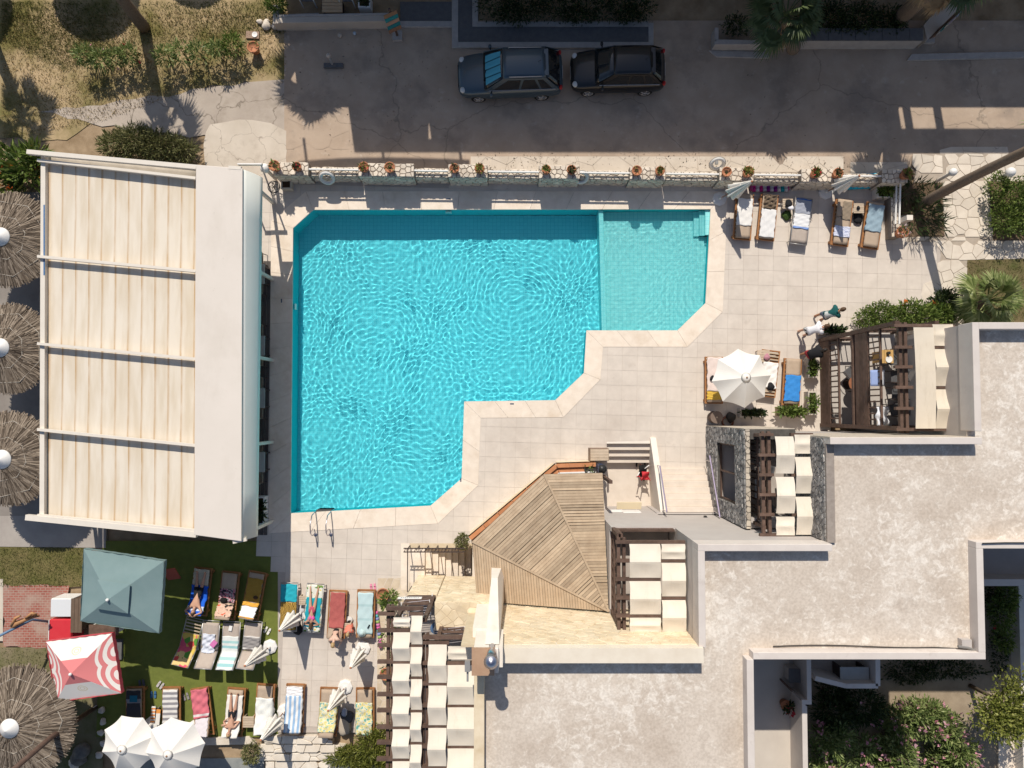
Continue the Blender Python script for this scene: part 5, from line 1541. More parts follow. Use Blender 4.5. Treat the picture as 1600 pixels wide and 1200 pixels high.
# ================================================================== LOUNGERS, TOWELS, PARASOLS
m_teak = M('teak', (.26, .105, .035), (.40, .19, .075), 5, .6, .1, var=.15, world=False)
m_cush = M('tan_cushion', (.40, .305, .225), (.46, .36, .27), 5, .9, .05)
m_cush2 = M('taupe_sling', (.40, .335, .285), (.47, .40, .345), 7, .85)
m_gframe = M('grey_tube', (.34, .33, .33), (.42, .41, .40), 6, .4, metal=.5)
FOOT, HEAD, HINGE = -.96, .96, .22
def surf(y, ang, base):
    """height and shifted length position of the lying surface at local y"""
    if y <= HINGE: return y, base
    return HINGE + (y - HINGE) * math.cos(ang), base + (y - HINGE) * math.sin(ang)
def lounger(kind, ang=0.0, cushion=True, end=True):
    t = thing('sun_lounger', None, 'sun lounger', (0, 0, 0))
    W = .34
    if kind == 'teak':
        for s in (-1, 1):
            MB().bx(s * W - .03, s * W + .03, FOOT, HEAD, .20, .29).build('side_rail', m_teak, t, bevel=.008, world=False)
            for y in (FOOT + .14, HEAD - .2): MB().bx(s * W - .035 - s * .006, s * W + .035 - s * .006, y - .045, y + .045, .0, .199).build('leg', m_teak, t, world=False)
        MB().bx(-W + .031, W - .031, FOOT, FOOT + .06, .2, .28).build('end_rail', m_teak, t, bevel=.006, world=False)
        MB().bx(-W + .031, W - .031, HEAD - .06, HEAD, .2, .28).build('end_rail', m_teak, t, bevel=.006, world=False)
        for i in range(11):
            y, z = surf(FOOT + .12 + i * .165, ang, .27)
            MB().box((0, y, z), (W * 2 - .08, .095, .022), rot=Matrix.Rotation(ang if FOOT + .12 + i * .165 > HINGE else 0, 3, 'X')).build('slat', m_teak, t, world=False)
        if ang > .15:
            for s in (-1, 1):
                y, z = surf(.75, ang, .25); MB().bar((s * .27, y, z), (s * .27, .80, .24), .035, .025).build('prop', m_teak, t, world=False)
        cm, cw, ch = m_cush, .29, .06
        b0 = .285
    else:
        for s in (-1, 1):
            y1, z1 = surf(HEAD, ang, .33)
            MB().tube([(s * W, FOOT, .31), (s * W, HINGE, .33)], .02, 8).build('side_rail', m_gframe, t, True, world=False)
            MB().tube([(s * W, HINGE + .01, .335), (s * W, y1, z1)], .02, 8).build('back_rail', m_gframe, t, True, world=False)
            for y in (FOOT + .1, .05, HEAD - .25): MB().tube([(s * W, y, .31), (s * (W + .02), y, 0)], .018, 8).build('leg', m_gframe, t, True, world=False)
        y1, z1 = surf(HEAD, ang, .33)
        MB().tube([(-W, FOOT, .31), (W, FOOT, .31)], .02, 8).build('end_rail', m_gframe, t, True, world=False)
        MB().tube([(-W, y1, z1), (W, y1, z1)], .02, 8).build('end_rail', m_gframe, t, True, world=False)
        cm, cw, ch = m_cush2, .325, .012
        b0 = .325
    if cushion:
        mb = MB()
        mb.grid(lambda u, v: (-cw + 2 * cw * u, FOOT + .06 + (HINGE - FOOT - .07) * v, b0 + ch - .012 * abs(2 * u - 1) ** 4), 6, 8)
        o = mb.build('seat_cushion', cm, t, True, solid=ch, world=False)
        def bk(u, v):
            y, z = surf(HINGE + .012 + (HEAD - HINGE - .03) * v, ang, b0 + ch); return (-cw + 2 * cw * u, y, z - .012 * abs(2 * u - 1) ** 4)
        MB().grid(bk, 6, 6).build('back_cushion', cm, t, True, solid=ch, world=False)
    else:
        for i in range(14):
            y, z = surf(FOOT + .1 + i * .13, ang, .33)
            MB().box((0, y, z), (W * 2 - .06, .05, .018), rot=Matrix.Rotation(ang if FOOT + .1 + i * .13 > HINGE else 0, 3, 'X')).build('slat', M('pale_slat', (.45, .36, .26), None, 5, .8), t, world=False)
    return t
PROT = {}
LOUNG = {}
def put_lounger(key, kind, foot, head, ang, label, cushion=True, group='sun loungers around the pool', z0=0.0):
    k = (kind, round(ang, 2), cushion)
    p0, p1 = P(foot[0], foot[1], .33 + z0), P(head[0], head[1], .33 + z0)
    d = p1 - p0; rz = math.atan2(-d.x, d.y)
    c = (p0 + p1) / 2; c.z = z0
    sy = min(1.12, max(.9, d.length / (1.92 if ang < .1 else 1.22 + .74 * math.cos(ang))))
    if k not in PROT:
        PROT[k] = lounger(kind, ang, cushion); t = PROT[k]
        t.location = c; t.rotation_euler = (0, 0, rz)
    else: t = dup(PROT[k], c, rz)
    t['label'] = label; t['group'] = group
    LOUNG[key] = (c, rz, ang, kind)
    return t
def local(key, x, y, dz=0.0):
    c, rz, ang, kind = LOUNG[key]
    yy, z = surf(y, ang, (.39 if kind == 'teak' else .36) + dz)
    q = Matrix.Rotation(rz, 3, 'Z') @ Vector((x, yy, z))
    return c + q
def towel(key, y0, y1, label, mat, w=.62, x=0.0, drop=.05, skew=0.0, wr=.010, seed=0, cat='towel', name='towel', lift=.008):
    c, rz, ang, kind = LOUNG[key]
    rnd = random.Random(seed + 77); ph = [rnd.uniform(0, 6.28) for _ in range(6)]
    nu, nv = 16, 26
    mb = MB()
    def fn(u, v):
        lx = x + (u - .5) * w + skew * (v - .5)
        edge = .012 * math.sin(v * 14 + ph[0]) + .01 * math.sin(v * 29 + ph[1])
        lx += edge * (2 * u - 1)
        ly = y0 + (y1 - y0) * v + .012 * math.sin(u * 9 + ph[2])
        yy, z = surf(ly, ang, .386 if kind == 'teak' else .354)
        over = max(0, abs(lx) - .325)
        z += lift + wr * (math.sin(v * 17 + u * 5 + ph[3]) * .5 + math.sin(u * 11 - v * 23 + ph[4]) * .35 + abs(math.sin(v * 8 + u * 13 + ph[5])) * .6)
        if over > 0: z -= min(.3, over * 2.2 + .0)
        lx = max(-.40, min(.40, lx))
        return (lx, yy, z)
    mb.grid(fn, nu, nv)
    o = mb.build(name, mat, None, True, solid=.006)
    o.location = c; o.rotation_euler = (0, 0, rz)
    return tag(o, label, cat)
def T(name, c, c2=None): return M('towel_' + name, c, c2 or tuple(x * 1.12 for x in c), 9, .95, .1)
S_, N_ = 'S', 'N'
# row A, by the wall
put_lounger('A1', 'teak', (1160, 373), (1165, 303), 0, 'teak lounger half under the closed parasol nearest the shallow end')
put_lounger('A2', 'teak', (1196, 378), (1204, 300), 0, 'teak lounger second in the wall row, under a long white towel')
put_lounger('A3', 'sling', (1247, 385), (1257, 306), 0, 'grey framed sling lounger in the wall row with white and blue towels')
put_lounger('A4', 'teak', (1312, 386), (1321, 309), 0, 'teak lounger in the wall row with a parasol shadow over its left half')
put_lounger('A5', 'teak', (1359, 391), (1370, 313), 0, 'teak lounger in the wall row closest to the planting bed')
towel('A1', -.40, .72, 'creased white towel on the lounger under the closed parasol', T('white', (.70, .68, .65)), .62, seed=1)
towel('A2', -.86, .30, 'long white towel with rumpled top in the wall row', T('white2', (.68, .67, .66)), .60, seed=2)
towel('A2', .32, .9, 'brown bag and dark clothes heaped on a lounger head', T('brown', (.10, .07, .05), (.16, .12, .08)), .5, seed=3, wr=.05, cat='clothes', name='clothes')
towel('A3', .30, .92, 'thin grey patterned cloth with blue fringe on the sling lounger', STRIPES('grey_cloth', [(.32, .34, .40)] * 9 + [(.05, .15, .42)], 1, 1), .64, seed=4)
towel('A3', -.32, .29, 'white towel with a blue hem in the middle of the sling lounger', STRIPES('blue_hem', [(.22, .33, .62)] + [(.72, .72, .73)] * 6, 1, 1), .64, seed=5)
towel('A4', .1, .86, 'folded taupe towel on the lounger shaded by the parasol', T('taupe', (.24, .19, .14)), .36, x=.1, seed=6)
towel('A4', -.62, -.18, 'blue and white printed cloth near the foot of a teak lounger', BLOTCH('blue_print', [(0, (.10, .16, .42)), (.35, (.62, .64, .74)), (.6, (.25, .3, .55))], 26, 'NOISE'), .66, seed=7)
towel('A5', -.28, .84, 'slate blue rumpled towel on the corner lounger', T('slate', (.22, .31, .38), (.30, .40, .47)), .66, seed=8, wr=.02, skew=.05)
# row B, middle right
put_lounger('B1', 'teak', (1116, 632), (1116, 556), 0, 'teak lounger left of the open white parasol, with pink and yellow towels')
put_lounger('B2', 'teak', (1198, 620), (1206, 547), 0, 'slatted teak lounger right under the open white parasol edge', cushion=False)
put_lounger('B3', 'teak', (1236, 634), (1240, 560), 0, 'teak lounger with a bright blue towel by the pergola planters')
towel('B1', -.45, .92, 'pale pink towel on the lounger left of the open parasol', T('palepink', (.64, .54, .50)), .6, seed=11)
towel('B1', -.80, -.47, 'mustard yellow towel on the foot of the parasol lounger', T('mustard', (.55, .36, .06)), .62, seed=12)
towel('B2', -.60, .45, 'wrinkled white sheet on the slatted lounger', T('white3', (.74, .71, .68)), .6, seed=13, wr=.02)
towel('B3', -.78, .28, 'bright blue towel on the teak lounger by the pergola', T('blue', (.03, .20, .55), (.05, .26, .66)), .62, seed=14, skew=.03)
# row C, artificial lawn, heads to the south
put_lounger('C1', 'teak', (317, 888), (308, 962), .55, 'teak lounger with bright blue towel and the sunbathing man on the turf')
put_lounger('C2', 'teak', (360, 896), (352, 966), .55, 'teak lounger with dark patterned clothes, middle of the shaded turf row')
put_lounger('C3', 'teak', (402, 896), (389, 966), .55, 'teak lounger with an ochre towel, at the turf edge')
towel('C1', -.92, -.30, 'pale towel end in the shade under the man\'s feet', T('cream', (.52, .47, .36)), .62, seed=21)
towel('C1', -.28, .9, 'royal blue towel with white band under the sunbathing man', STRIPES('royal', [(.02, .12, .62)] * 5 + [(.55, .62, .75)] + [(.02, .12, .62)] * 1, 1, 1), .66, seed=22)
towel('C2', -.3, .25, 'crumpled dark pink and black printed beach wrap', BLOTCH('wrap', [(0, (.03, .03, .04)), (.45, (.45, .16, .20)), (.55, (.5, .45, .45)), (.62, (.04, .04, .05))], 9, 'NOISE'), .62, seed=23, wr=.03, cat='beach wrap')
towel('C2', .3, .82, 'peach towel with black leaf print on a raised backrest', BLOTCH('peach_leaf', [(0, (.03, .03, .03)), (.40, (.62, .42, .32)), (.60, (.66, .5, .4)), (.66, (.6, .12, .06))], 7, 'NOISE'), .62, seed=24)
towel('C3', -.72, .22, 'ochre towel lying on the turf edge lounger', T('ochre', (.30, .17, .025), (.38, .23, .04)), .6, seed=25)
towel('C3', .25, .40, 'folded yellow cloth at the hinge of the turf edge lounger', T('yellow', (.66, .36, .06)), .64, seed=26, wr=.02)
towel('C3', .42, .88, 'white cloth with an orange hem on the raised back', STRIPES('orangehem', [(.70, .70, .74)] * 7 + [(.6, .3, .05)], 1, 1), .6, seed=27)
c = local('C2', .10, .16, .06); o = MB().ball((c.x, c.y, c.z), .15, 12, 8, (1, .8, .6)).build('hat', M('black_fabric', (.012, .011, .011), None, 5, .9), None, True); tag(o, 'black rolled cap between the wrap and peach towel', 'hat')
c = local('C3', -.14, .02, .04); o = MB().ball((c.x, c.y, c.z), .10, 12, 8, (1, .8, .4)).build('pouch', M('brown_leather', (.07, .035, .015), None, 5, .8), None, True); tag(o, 'dark brown pouch on the ochre towel', 'pouch')
# row D, sling loungers with raised backs
put_lounger('D1', 'sling', (304, 970), (288, 1036), .6, 'slatted grey lounger under a tropical fruit towel on the turf', cushion=False)
put_lounger('D2', 'sling', (330, 974), (325, 1042), .75, 'taupe sling lounger with a white bundle and pink book')
put_lounger('D3', 'sling', (362, 977), (358, 1042), .75, 'taupe sling lounger under a mint striped towel')
put_lounger('D4', 'sling', (396, 975), (389, 1042), .75, 'taupe sling lounger crossed by a folded parasol')
towel('D1', -.35, .95, 'red and yellow tropical fruit towel', BLOTCH('fruit', [(0, (.62, .45, .10)), (.22, (.10, .28, .05)), (.36, (.60, .08, .07)), (.55, (.70, .50, .22)), (.75, (.65, .10, .16))], 5.5, 'CELL'), .66, seed=31)
towel('D2', -.45, .3, 'pale blue crumpled sheet on the sling lounger', T('paleblue', (.50, .54, .64), (.66, .68, .74)), .5, x=.03, seed=32, wr=.04)
towel('D3', -.4, .95, 'mint and white banded towel', STRIPES('mint', [(.66, .68, .66), (.66, .68, .66), (.36, .56, .56), (.66, .68, .66), (.30, .52, .54), (.66, .68, .66)], 2, 1), .64, seed=33)
towel('D4', -.38, .15, 'grey towel with a white border on a sling lounger', STRIPES('greyborder', [(.60, .57, .54)] + [(.27, .255, .25)] * 6 + [(.6, .58, .55)], 1, 1), .66, seed=34, wr=.02)
c = local('D3', .02, -.72, .03); o = MB().box((c.x, c.y, c.z), (.13, .2, .02), rz=-.2).build('leaflet', m_white); tag(o, 'white folded leaflet on the foot of the mint towel lounger', 'leaflet')
c = local('D2', -.2, -.1, .08); o = MB().box((c.x, c.y, c.z), (.2, .26, .03), rz=-.7).build('book', M('pink_cover', (.62, .18, .42), None, 5, .6)); tag(o, 'pink covered book on the pale blue sheet', 'book')
# row E, deck, heads south
put_lounger('E1', 'sling', (452, 912), (450, 985), .0, 'lounger with teal pillow towel and tiger print towel')
put_lounger('E2', 'sling', (493, 914), (487, 986), .0, 'lounger with lily print towel where the woman in pink bikini lies')
put_lounger('E3', 'teak', (528, 923), (524, 998), .25, 'teak lounger with a dusty red towel and two people seated at its head')
put_lounger('E4', 'teak', (572, 923), (570, 996), .0, 'teak lounger with a pale aqua towel next to the stone strip')
towel('E1', -.92, -.22, 'bright teal folded towel with white scribble', T('teal', (.015, .33, .42), (.03, .40, .48)), .66, seed=41)
towel('E1', -.2, .9, 'black and gold tiger print towel', BLOTCH('tiger', [(0, (.02, .014, .008)), (.42, (.50, .28, .05)), (.75, (.58, .38, .10))], 6, 'WAVE', dist=6, stretch=(1, 3, 1)), .68, seed=42)
towel('E2', -.93, .93, 'white towel with green lily leaves and yellow flowers', BLOTCH('lily', [(0, (.14, .24, .06)), (.40, (.70, .70, .62)), (.60, (.72, .70, .58)), (.65, (.65, .5, .08))], 6.5, 'NOISE'), .70, seed=43)
towel('E2', -.42, .74, 'turquoise towel lying over the lily print towel', T('turq', (.01, .30, .38), (.02, .36, .44)), .60, seed=44, lift=.03)
towel('E3', -.9, .5, 'dusty red towel with a crease across the middle', T('dustyred', (.36, .09, .085), (.44, .125, .11)), .6, x=-.03, seed=45)
towel('E4', -.86, .78, 'pale aqua towel with darker bands', STRIPES('aqua', [(.48, .62, .64)] * 5 + [(.40, .55, .57)], 3, 1), .60, seed=46)
c = local('E4', .1, .72, .05); o = MB().lathe([(.16, 0), (.155, .012), (.09, .03), (.085, .09), (.0, .1)], (c.x, c.y, c.z), 20).build('sun_hat', M('aqua_hat', (.40, .54, .56), (.5, .62, .63), 14, .9), None, True); tag(o, 'pale aqua sun hat on the aqua towel', 'hat')
c = local('E4', -.16, .46, .05); o = MB().box((c.x, c.y, c.z), (.05, .16, .025), rz=-.5).build('phone', M('black_glass', (.012, .012, .014), None, 5, .2), bevel=.006); tag(o, 'black phone lying beside the aqua sun hat', 'phone')
# row F, bottom row, heads south
put_lounger('F1', 'teak', (210, 1078), (210, 1146), .0, 'teak lounger with a dark towel in the shade of the red parasol')
put_lounger('F2', 'teak', (267, 1078), (267, 1146), .0, 'teak lounger with a grey striped towel behind the white parasols')
put_lounger('F3', 'teak', (311, 1078), (320, 1148), .55, 'teak lounger with a pink towel and propped back')
put_lounger('F4', 'teak', (369, 1079), (363, 1148), .45, 'teak lounger with a white towel and the woman in black bottoms')
put_lounger('F5', 'teak', (415, 1071), (410, 1144), .3, 'teak lounger with a white gauze towel beside a folded parasol')
put_lounger('F6', 'teak', (461, 1071), (458, 1144), .2, 'teak lounger with a blue and white striped towel on the deck')
put_lounger('F7', 'teak', (514, 1078), (511, 1148), .3, 'teak lounger with a lemon print towel and folded parasol above it')
put_lounger('F8', 'teak', (570, 1077), (570, 1150), .0, 'teak lounger with a lemon print towel nearest the juniper')
towel('F1', -.85, .8, 'dark grey towel with blue bag and white stripes in shade', STRIPES('darkgrey', [(.05, .05, .055), (.06, .06, .065), (.25, .25, .27), (.05, .05, .055), (.05, .05, .06)], 2, 1), .56, seed=51)
towel('F2', -.88, .9, 'grey and white striped towel', STRIPES('greywhite', [(.68, .66, .64), (.26, .25, .27)], 9, 1), .60, seed=52)
towel('F3', -.94, .2, 'rumpled pink towel with a white band', STRIPES('pink', [(.60, .16, .20)] * 11 + [(.66, .60, .60), (.60, .16, .20)] , 1, 1), .66, seed=53, wr=.03, skew=.04)
towel('F3', .22, .92, 'pale lilac towel on the propped back', T('lilac', (.55, .52, .56)), .52, seed=54)
towel('F4', -.72, .9, 'white towel under the woman in black bottoms', T('white4', (.70, .67, .62)), .64, seed=55)
towel('F5', -.45, .95, 'white gauze towel with green edge draping over the side', T('white5', (.70, .70, .66)), .70, x=-.05, seed=56, wr=.025, skew=-.08)
towel('F6', -.9, -.52, 'white pillow towel at the foot of the striped lounger', T('white6', (.74, .72, .72)), .66, seed=57)
towel('F6', -.54, .88, 'blue and white lengthwise striped towel', STRIPES('bluestripe', [(.72, .72, .72), (.28, .43, .62)], 4, 0), .70, seed=58, lift=.014, wr=.02)
lemon = BLOTCH('lemon', [(0, (.15, .40, .34)), (.40, (.66, .64, .50)), (.52, (.68, .58, .22)), (.64, (.30, .46, .36))], 9, 'NOISE')
towel('F7', -.42, .72, 'lemon print towel half under a folded parasol', lemon, .72, seed=59, wr=.03, skew=.06)
towel('F8', -.42, .86, 'lemon print towel with a wavy right edge', lemon, .74, x=.06, seed=60, wr=.03)
c = local('F1', -.02, -.55, .05); o = MB().box((c.x, c.y, c.z), (.3, .26, .03)).build('tote', M('teal_bag', (.01, .14, .22), None, 5, .8), bevel=.01); tag(o, 'teal folded bag on the dark grey towel', 'bag')

# ---- parasols
m_cloth = M('white_canvas', (.72, .69, .64), (.80, .77, .72), 1.5, .85, .02, spec=.1)
def closed_parasol(base, tip_px, h, label, tiltz=None):
    b = P(base[0], base[1], .1); tp = P(tip_px[0], tip_px[1], h)
    t = thing('closed_parasol', label, 'parasol', (b.x, b.y, 0), 0, 'folded parasols around the pool')
    MB().lathe([(.30, 0), (.30, .07), (.22, .10), (.06, .11), (.05, .25), (.0, .25)], (0, 0, 0), 8).build('base', m_white, t, world=False)
    top = Vector((tp.x - b.x, tp.y - b.y, h))
    MB().tube([(0, 0, .1), tuple(top)], .022, 8).build('pole', M('parasol_wood', (.32, .17, .09), None, 5, .6), t, world=False)
    d = top.normalized(); x = d.cross(Vector((0, 1, 0))).normalized(); y = d.cross(x)
    mb = MB(); n = 48; prof = [(.0, .02), (.045, .0), (.09, -.35), (.15, -.8), (.24, -1.30), (.255, -1.42)]
    for j, (r, dz) in enumerate(prof):
        for k in range(n):
            a = 2 * math.pi * k / n; rr = r * (1 + .42 * math.cos(8 * a + .4) * min(1, j / 2.5)); s = top + d * (dz + (.07 * math.cos(8 * a + .4) if j == len(prof) - 1 else 0)) + (x * math.cos(a) + y * math.sin(a)) * rr
            mb.v.append(tuple(s))
    for j in range(len(prof) - 1):
        for k in range(n): mb.f.append((j * n + k, j * n + (k + 1) % n, (j + 1) * n + (k + 1) % n, (j + 1) * n + k))
    mb.build('canopy', m_cloth, t, True, solid=.006, world=False)
    MB().ball(tuple(top + d * .03), .045, 8, 6).build('finial', m_terra, t, True, world=False)
    MB().torus(tuple(top - d * .62), .13, .012, 14, 5, Matrix((x, y, d)).transposed()).build('strap', m_white, t, world=False)
    return t
closed_parasol((1125, 310), (1174, 284), 2.45, 'folded white parasol leaning over the first lounger of the wall row')
closed_parasol((1291, 300), (1342, 275), 2.45, 'folded white parasol in front of the blue air mattress')
closed_parasol((421, 1011), (383, 1040), 2.3, 'folded cream parasol over the rightmost taupe sling lounger on the turf')
closed_parasol((567, 1013), (548, 1043), 2.2, 'folded cream parasol standing clear on the deck below the aqua towel')
closed_parasol((539, 1074), (513, 1110), 2.35, 'folded cream parasol over the left lemon print towel')
closed_parasol((444, 1112), (408, 1156), 2.4, 'folded cream parasol between the white and the blue striped towel')
closed_parasol((470, 957), (437, 985), 2.3, 'folded cream parasol over the tiger print towel')
def open_parasol(px, py, h, r, label, rz=.2, n=8, tilt=(0, 0)):
    c = P(px, py, h); t = thing('open_parasol', label, 'parasol', (c.x, c.y, 0), rz)
    t.rotation_euler = (tilt[0], tilt[1], rz)
    for k in range(n):
        a0, a1 = 2 * math.pi * k / n, 2 * math.pi * (k + 1) / n
        def fn(u, v, a0=a0, a1=a1):
            rr = r * (.10 + .90 * v); p0 = Vector((math.cos(a0), math.sin(a0), 0)); p1 = Vector((math.cos(a1), math.sin(a1), 0))
            q = p0.lerp(p1, u) * rr * (1 - .035 * v * math.sin(math.pi * u) * 1.5)
            return (q.x, q.y, h - .50 * v ** 1.15 * r - .045 * math.sin(math.pi * u) * v)
        MB().grid(fn, 8, 8).build('canopy_panel', m_cloth, t, False, solid=.005, world=False)
        MB().bar((math.cos(a0) * .08, math.sin(a0) * .08, h - .04), (math.cos(a0) * r * .98, math.sin(a0) * r * .98, h - .52 * r), .02, .018).build('rib', M('parasol_wood', (.32, .17, .09)), t, world=False)
    m8 = MB(); nn = 32
    m8.lathe([(.19, h - .015), (.12, h + .05), (.05, h + .075), (.0, h + .075)], (0, 0, 0), 16); m8.build('vent_cap', m_cloth, t, True, world=False)
    MB().lathe([(.03, h + .075), (.035, h + .10), (.0, h + .125)], (0, 0, 0), 10).build('finial', M('parasol_wood', (.32, .17, .09)), t, True, world=False)
    MB().tube([(0, 0, .1), (0, 0, h)], .025, 10).build('pole', M('parasol_wood', (.32, .17, .09)), t, True, world=False)
    MB().lathe([(.3, 0), (.3, .08), (.08, .11), (.05, .3)], (0, 0, 0), 8).build('base', m_white, t, world=False)
    return t
open_parasol(1166, 590, 2.35, 1.15, 'open white eight panel parasol between the pink and white sheet loungers', .1)
open_parasol(190, 1172, 2.3, 1.08, 'open white parasol at the bottom edge, left one of the overlapping two', .3)
open_parasol(262, 1180, 2.45, 1.15, 'open white parasol at the bottom edge, right and higher one of the two', .15)
def square_parasol(corners, apex, h, mats, label, cat='parasol', vent=True):
    ap = P(apex[0], apex[1], h); cs = [P(x, y, h - .55) for x, y in corners]
    t = thing('square_parasol', label, cat, (ap.x, ap.y, 0))
    for k in range(4):
        a, b = cs[k], cs[(k + 1) % 4]
        def fn(u, v, a=a, b=b):
            e = a.lerp(b, u); q = ap.lerp(e, v); q.z -= .05 * math.sin(math.pi * u) * v; return q
        MB().grid(fn, 8, 8).build('canopy_panel', mats[k % len(mats)], t, False, solid=.006)
        def fv(u, v, a=a, b=b):
            e = a.lerp(b, u); q = Vector((e.x, e.y, e.z - .2 * v)); o_ = (e - ap); o_.z = 0; q += o_.normalized() * .02; q.z -= .02 * math.sin(u * 40); return q
        MB().grid(fv, 20, 1).build('valance', mats[(k + 2) % len(mats)] if len(mats) > 2 else mats[0], t, False, solid=.005)
        MB().bar(tuple(ap - Vector((0, 0, .04))), tuple(a - Vector((0, 0, .03))), .025, .025).build('rib', m_gframe, t)
    if vent:
        lift = Vector((0, 0, .10))
        for k in range(4):
            a, b = ap.lerp(cs[k], .40) + lift, ap.lerp(cs[(k + 1) % 4], .40) + lift
            MB().grid(lambda u, v, a=a, b=b: (ap + lift).lerp(a.lerp(b, u), v), 4, 4).build('vent_panel', mats[-1] if len(mats) > 2 else mats[0], t, False, solid=.006)
    MB().ball((ap.x, ap.y, h + (.14 if vent else .05)), .06, 12, 8).build('finial', m_white, t, True)
    MB().tube([(ap.x, ap.y, 0), (ap.x, ap.y, h)], .035, 10).build('pole', m_gframe, t, True)
    MB().bx(ap.x - .4, ap.x + .4, ap.y - .4, ap.y + .4, -.02, .1).build('base', m_pave, t)
    return t, ap, cs
m_tealc = M('teal_canvas', (.17, .25, .255), (.21, .29, .295), 1.2, .85, .03, spec=.1)
square_parasol([(131, 858), (256, 877), (248, 989), (126, 970)], (171, 936), 3.0, [m_tealc], 'large square teal grey parasol over the drinks stand')
# red and white printed parasol: curly scallops on two sides, pale medallions on the other two
def scallop(name, ctr, hollow):
    m, nt, b = _nt(name)
    tc = nt.nodes.new('ShaderNodeTexCoord')
    sp = nt.nodes.new('ShaderNodeSeparateXYZ'); nt.links.new(tc.outputs['UV'], sp.inputs[0])
    def dist(cx, cy, sx=1.0):
        v = nt.nodes.new('ShaderNodeVectorMath'); v.operation = 'DISTANCE'; nt.links.new(tc.outputs['UV'], v.inputs[0]); v.inputs[1].default_value = (cx, cy, 0); return v.outputs['Value']
    if hollow:
        d1, d2 = dist(.30, .98), dist(.70, .98)
        mn = node(nt, 'ShaderNodeMath', operation='MINIMUM'); nt.links.new(d1, mn.inputs[0]); nt.links.new(d2, mn.inputs[1])
        red, wht = (.62, .19, .19), (.72, .68, .63)
        r = ramp(nt, mn.outputs[0], [(0, wht), (.08, red), (.16, wht), (.26, red), (.36, wht), (.44, red)], 'CONSTANT')
    else:
        d1 = dist(.5, .62)
        wht, gold = (.74, .70, .65), (.62, .54, .38)
        r = ramp(nt, d1, [(0, wht), (.04, gold), (.06, wht), (.09, gold), (.115, wht), (.5, wht)], 'CONSTANT')
        lt = node(nt, 'ShaderNodeMath', operation='LESS_THAN'); nt.links.new(sp.outputs[1], lt.inputs[0]); lt.inputs[1].default_value = .40
        nt.links.new(mixc(nt, lt.outputs[0], r.outputs[0], (.62, .19, .19)), b.inputs['Base Color']); b.inputs['Roughness'].default_value = .85; return m
    nt.links.new(r.outputs[0], b.inputs['Base Color']); b.inputs['Roughness'].default_value = .85
    return m
ms, mg = scallop('scallop_print', None, True), scallop('medallion_print', None, False)
m_redc = M('red_canvas', (.55, .07, .09), (.62, .10, .12), 3, .85)
rp, ap, cs = square_parasol([(72, 1003), (174, 990), (189, 1083), (88, 1096)], (111, 1053), 2.75, [mg, ms, mg, ms], 'square red and white parasol printed with curly scallops', vent=False)
for o in list(rp.children):
    if o.name.startswith('canopy_panel'):
        me = o.data; uv = me.uv_layers.new(name='UVMap'); i = 0
        for p in me.polygons:
            for li, vi in zip(p.loop_indices, p.vertices): uv.data[li].uv = ((vi % 9) / 8, (vi // 9) / 8)
    if o.name.startswith('valance'): o.data.materials.clear(); o.data.materials.append(m_redc)
# ---- thatched parasols
m_straw = LEAF('straw', [(0, (.075, .055, .04)), (.45, (.23, .18, .135)), (1, (.44, .36, .28))], .9)
m_straw2 = M('straw_under', (.05, .038, .028), (.10, .075, .055), 8, .95)
m_rope = M('white_rope', (.50, .45, .38), None, 5, .9)
def thatch(px, py, r, label, h=2.75, seed=0, group='thatched parasols along the left side', xy=None):
    c = P(px, py, h) if xy is None else Vector((xy[0], xy[1], h))
    t = thing('thatched_parasol', label, 'thatched parasol', (c.x, c.y, 0), 0, group)
    g = np.random.default_rng(seed); n = 2600
    a = g.uniform(0, 2 * math.pi, n); r0 = np.where(g.random(n) < .5, g.uniform(.1, .55, n), g.uniform(.3, .8, n)) * r; L = g.uniform(.3, .62, n) * r
    r1 = np.minimum(r0 + L, r * g.uniform(.93, 1.03, n)); da = g.normal(0, .05, n); w = g.uniform(.008, .022, n)
    def zz(rr): return h - .05 - .42 * rr / r * r / 1.8 * 1.1 + g.uniform(-.025, .035, n)
    p0 = np.stack([r0 * np.cos(a), r0 * np.sin(a), zz(r0) + .02], 1); p1 = np.stack([r1 * np.cos(a + da), r1 * np.sin(a + da), zz(r1) - .01], 1)
    s = np.stack([-np.sin(a), np.cos(a), g.uniform(-.4, .4, n)], 1) * w[:, None]
    v = np.stack([p0 - s, p0 + s, p1 + s, p1 - s], 1).reshape(-1, 3)
    o = npmesh('straw', v, np.arange(n * 4).reshape(n, 4), m_straw); o.parent = t; o['kind'] = 'stuff'
    MB().lathe([(r * .97, h - .07 - .46 * r / 1.8), (.05, h - .08)], (0, 0, 0), 36).build('thatch_bed', m_straw2, t, world=False)
    for f in (.46, .80):
        k = 8; pts = [(r * f * math.cos(i * 2 * math.pi / k + seed), r * f * math.sin(i * 2 * math.pi / k + seed), h - .05 - .46 * f * r / 1.8 + .045) for i in range(k + 1)]
        MB().tube(pts, .011, 5).build('lashing', m_rope, t, world=False)
    MB().lathe([(.36, h - .1), (.35, h - .07), (.0, h + .16)], (0, 0, 0), 32).build('cap', m_white, t, True, world=False)
    MB().tube([(0, 0, -.1), (0, 0, h - .1)], .06, 10).build('pole', m_brown, t, world=False)
    return t
thatch(-2, 369, 1.85, 'thatched parasol with a white cap beside the pavilion, topmost at the left edge', seed=1)
thatch(-3, 543, 1.75, 'thatched parasol with a white cap beside the pavilion, middle of three', seed=2)
thatch(0, 718, 1.80, 'thatched parasol with a white cap beside the pavilion, lowest of three', seed=3)
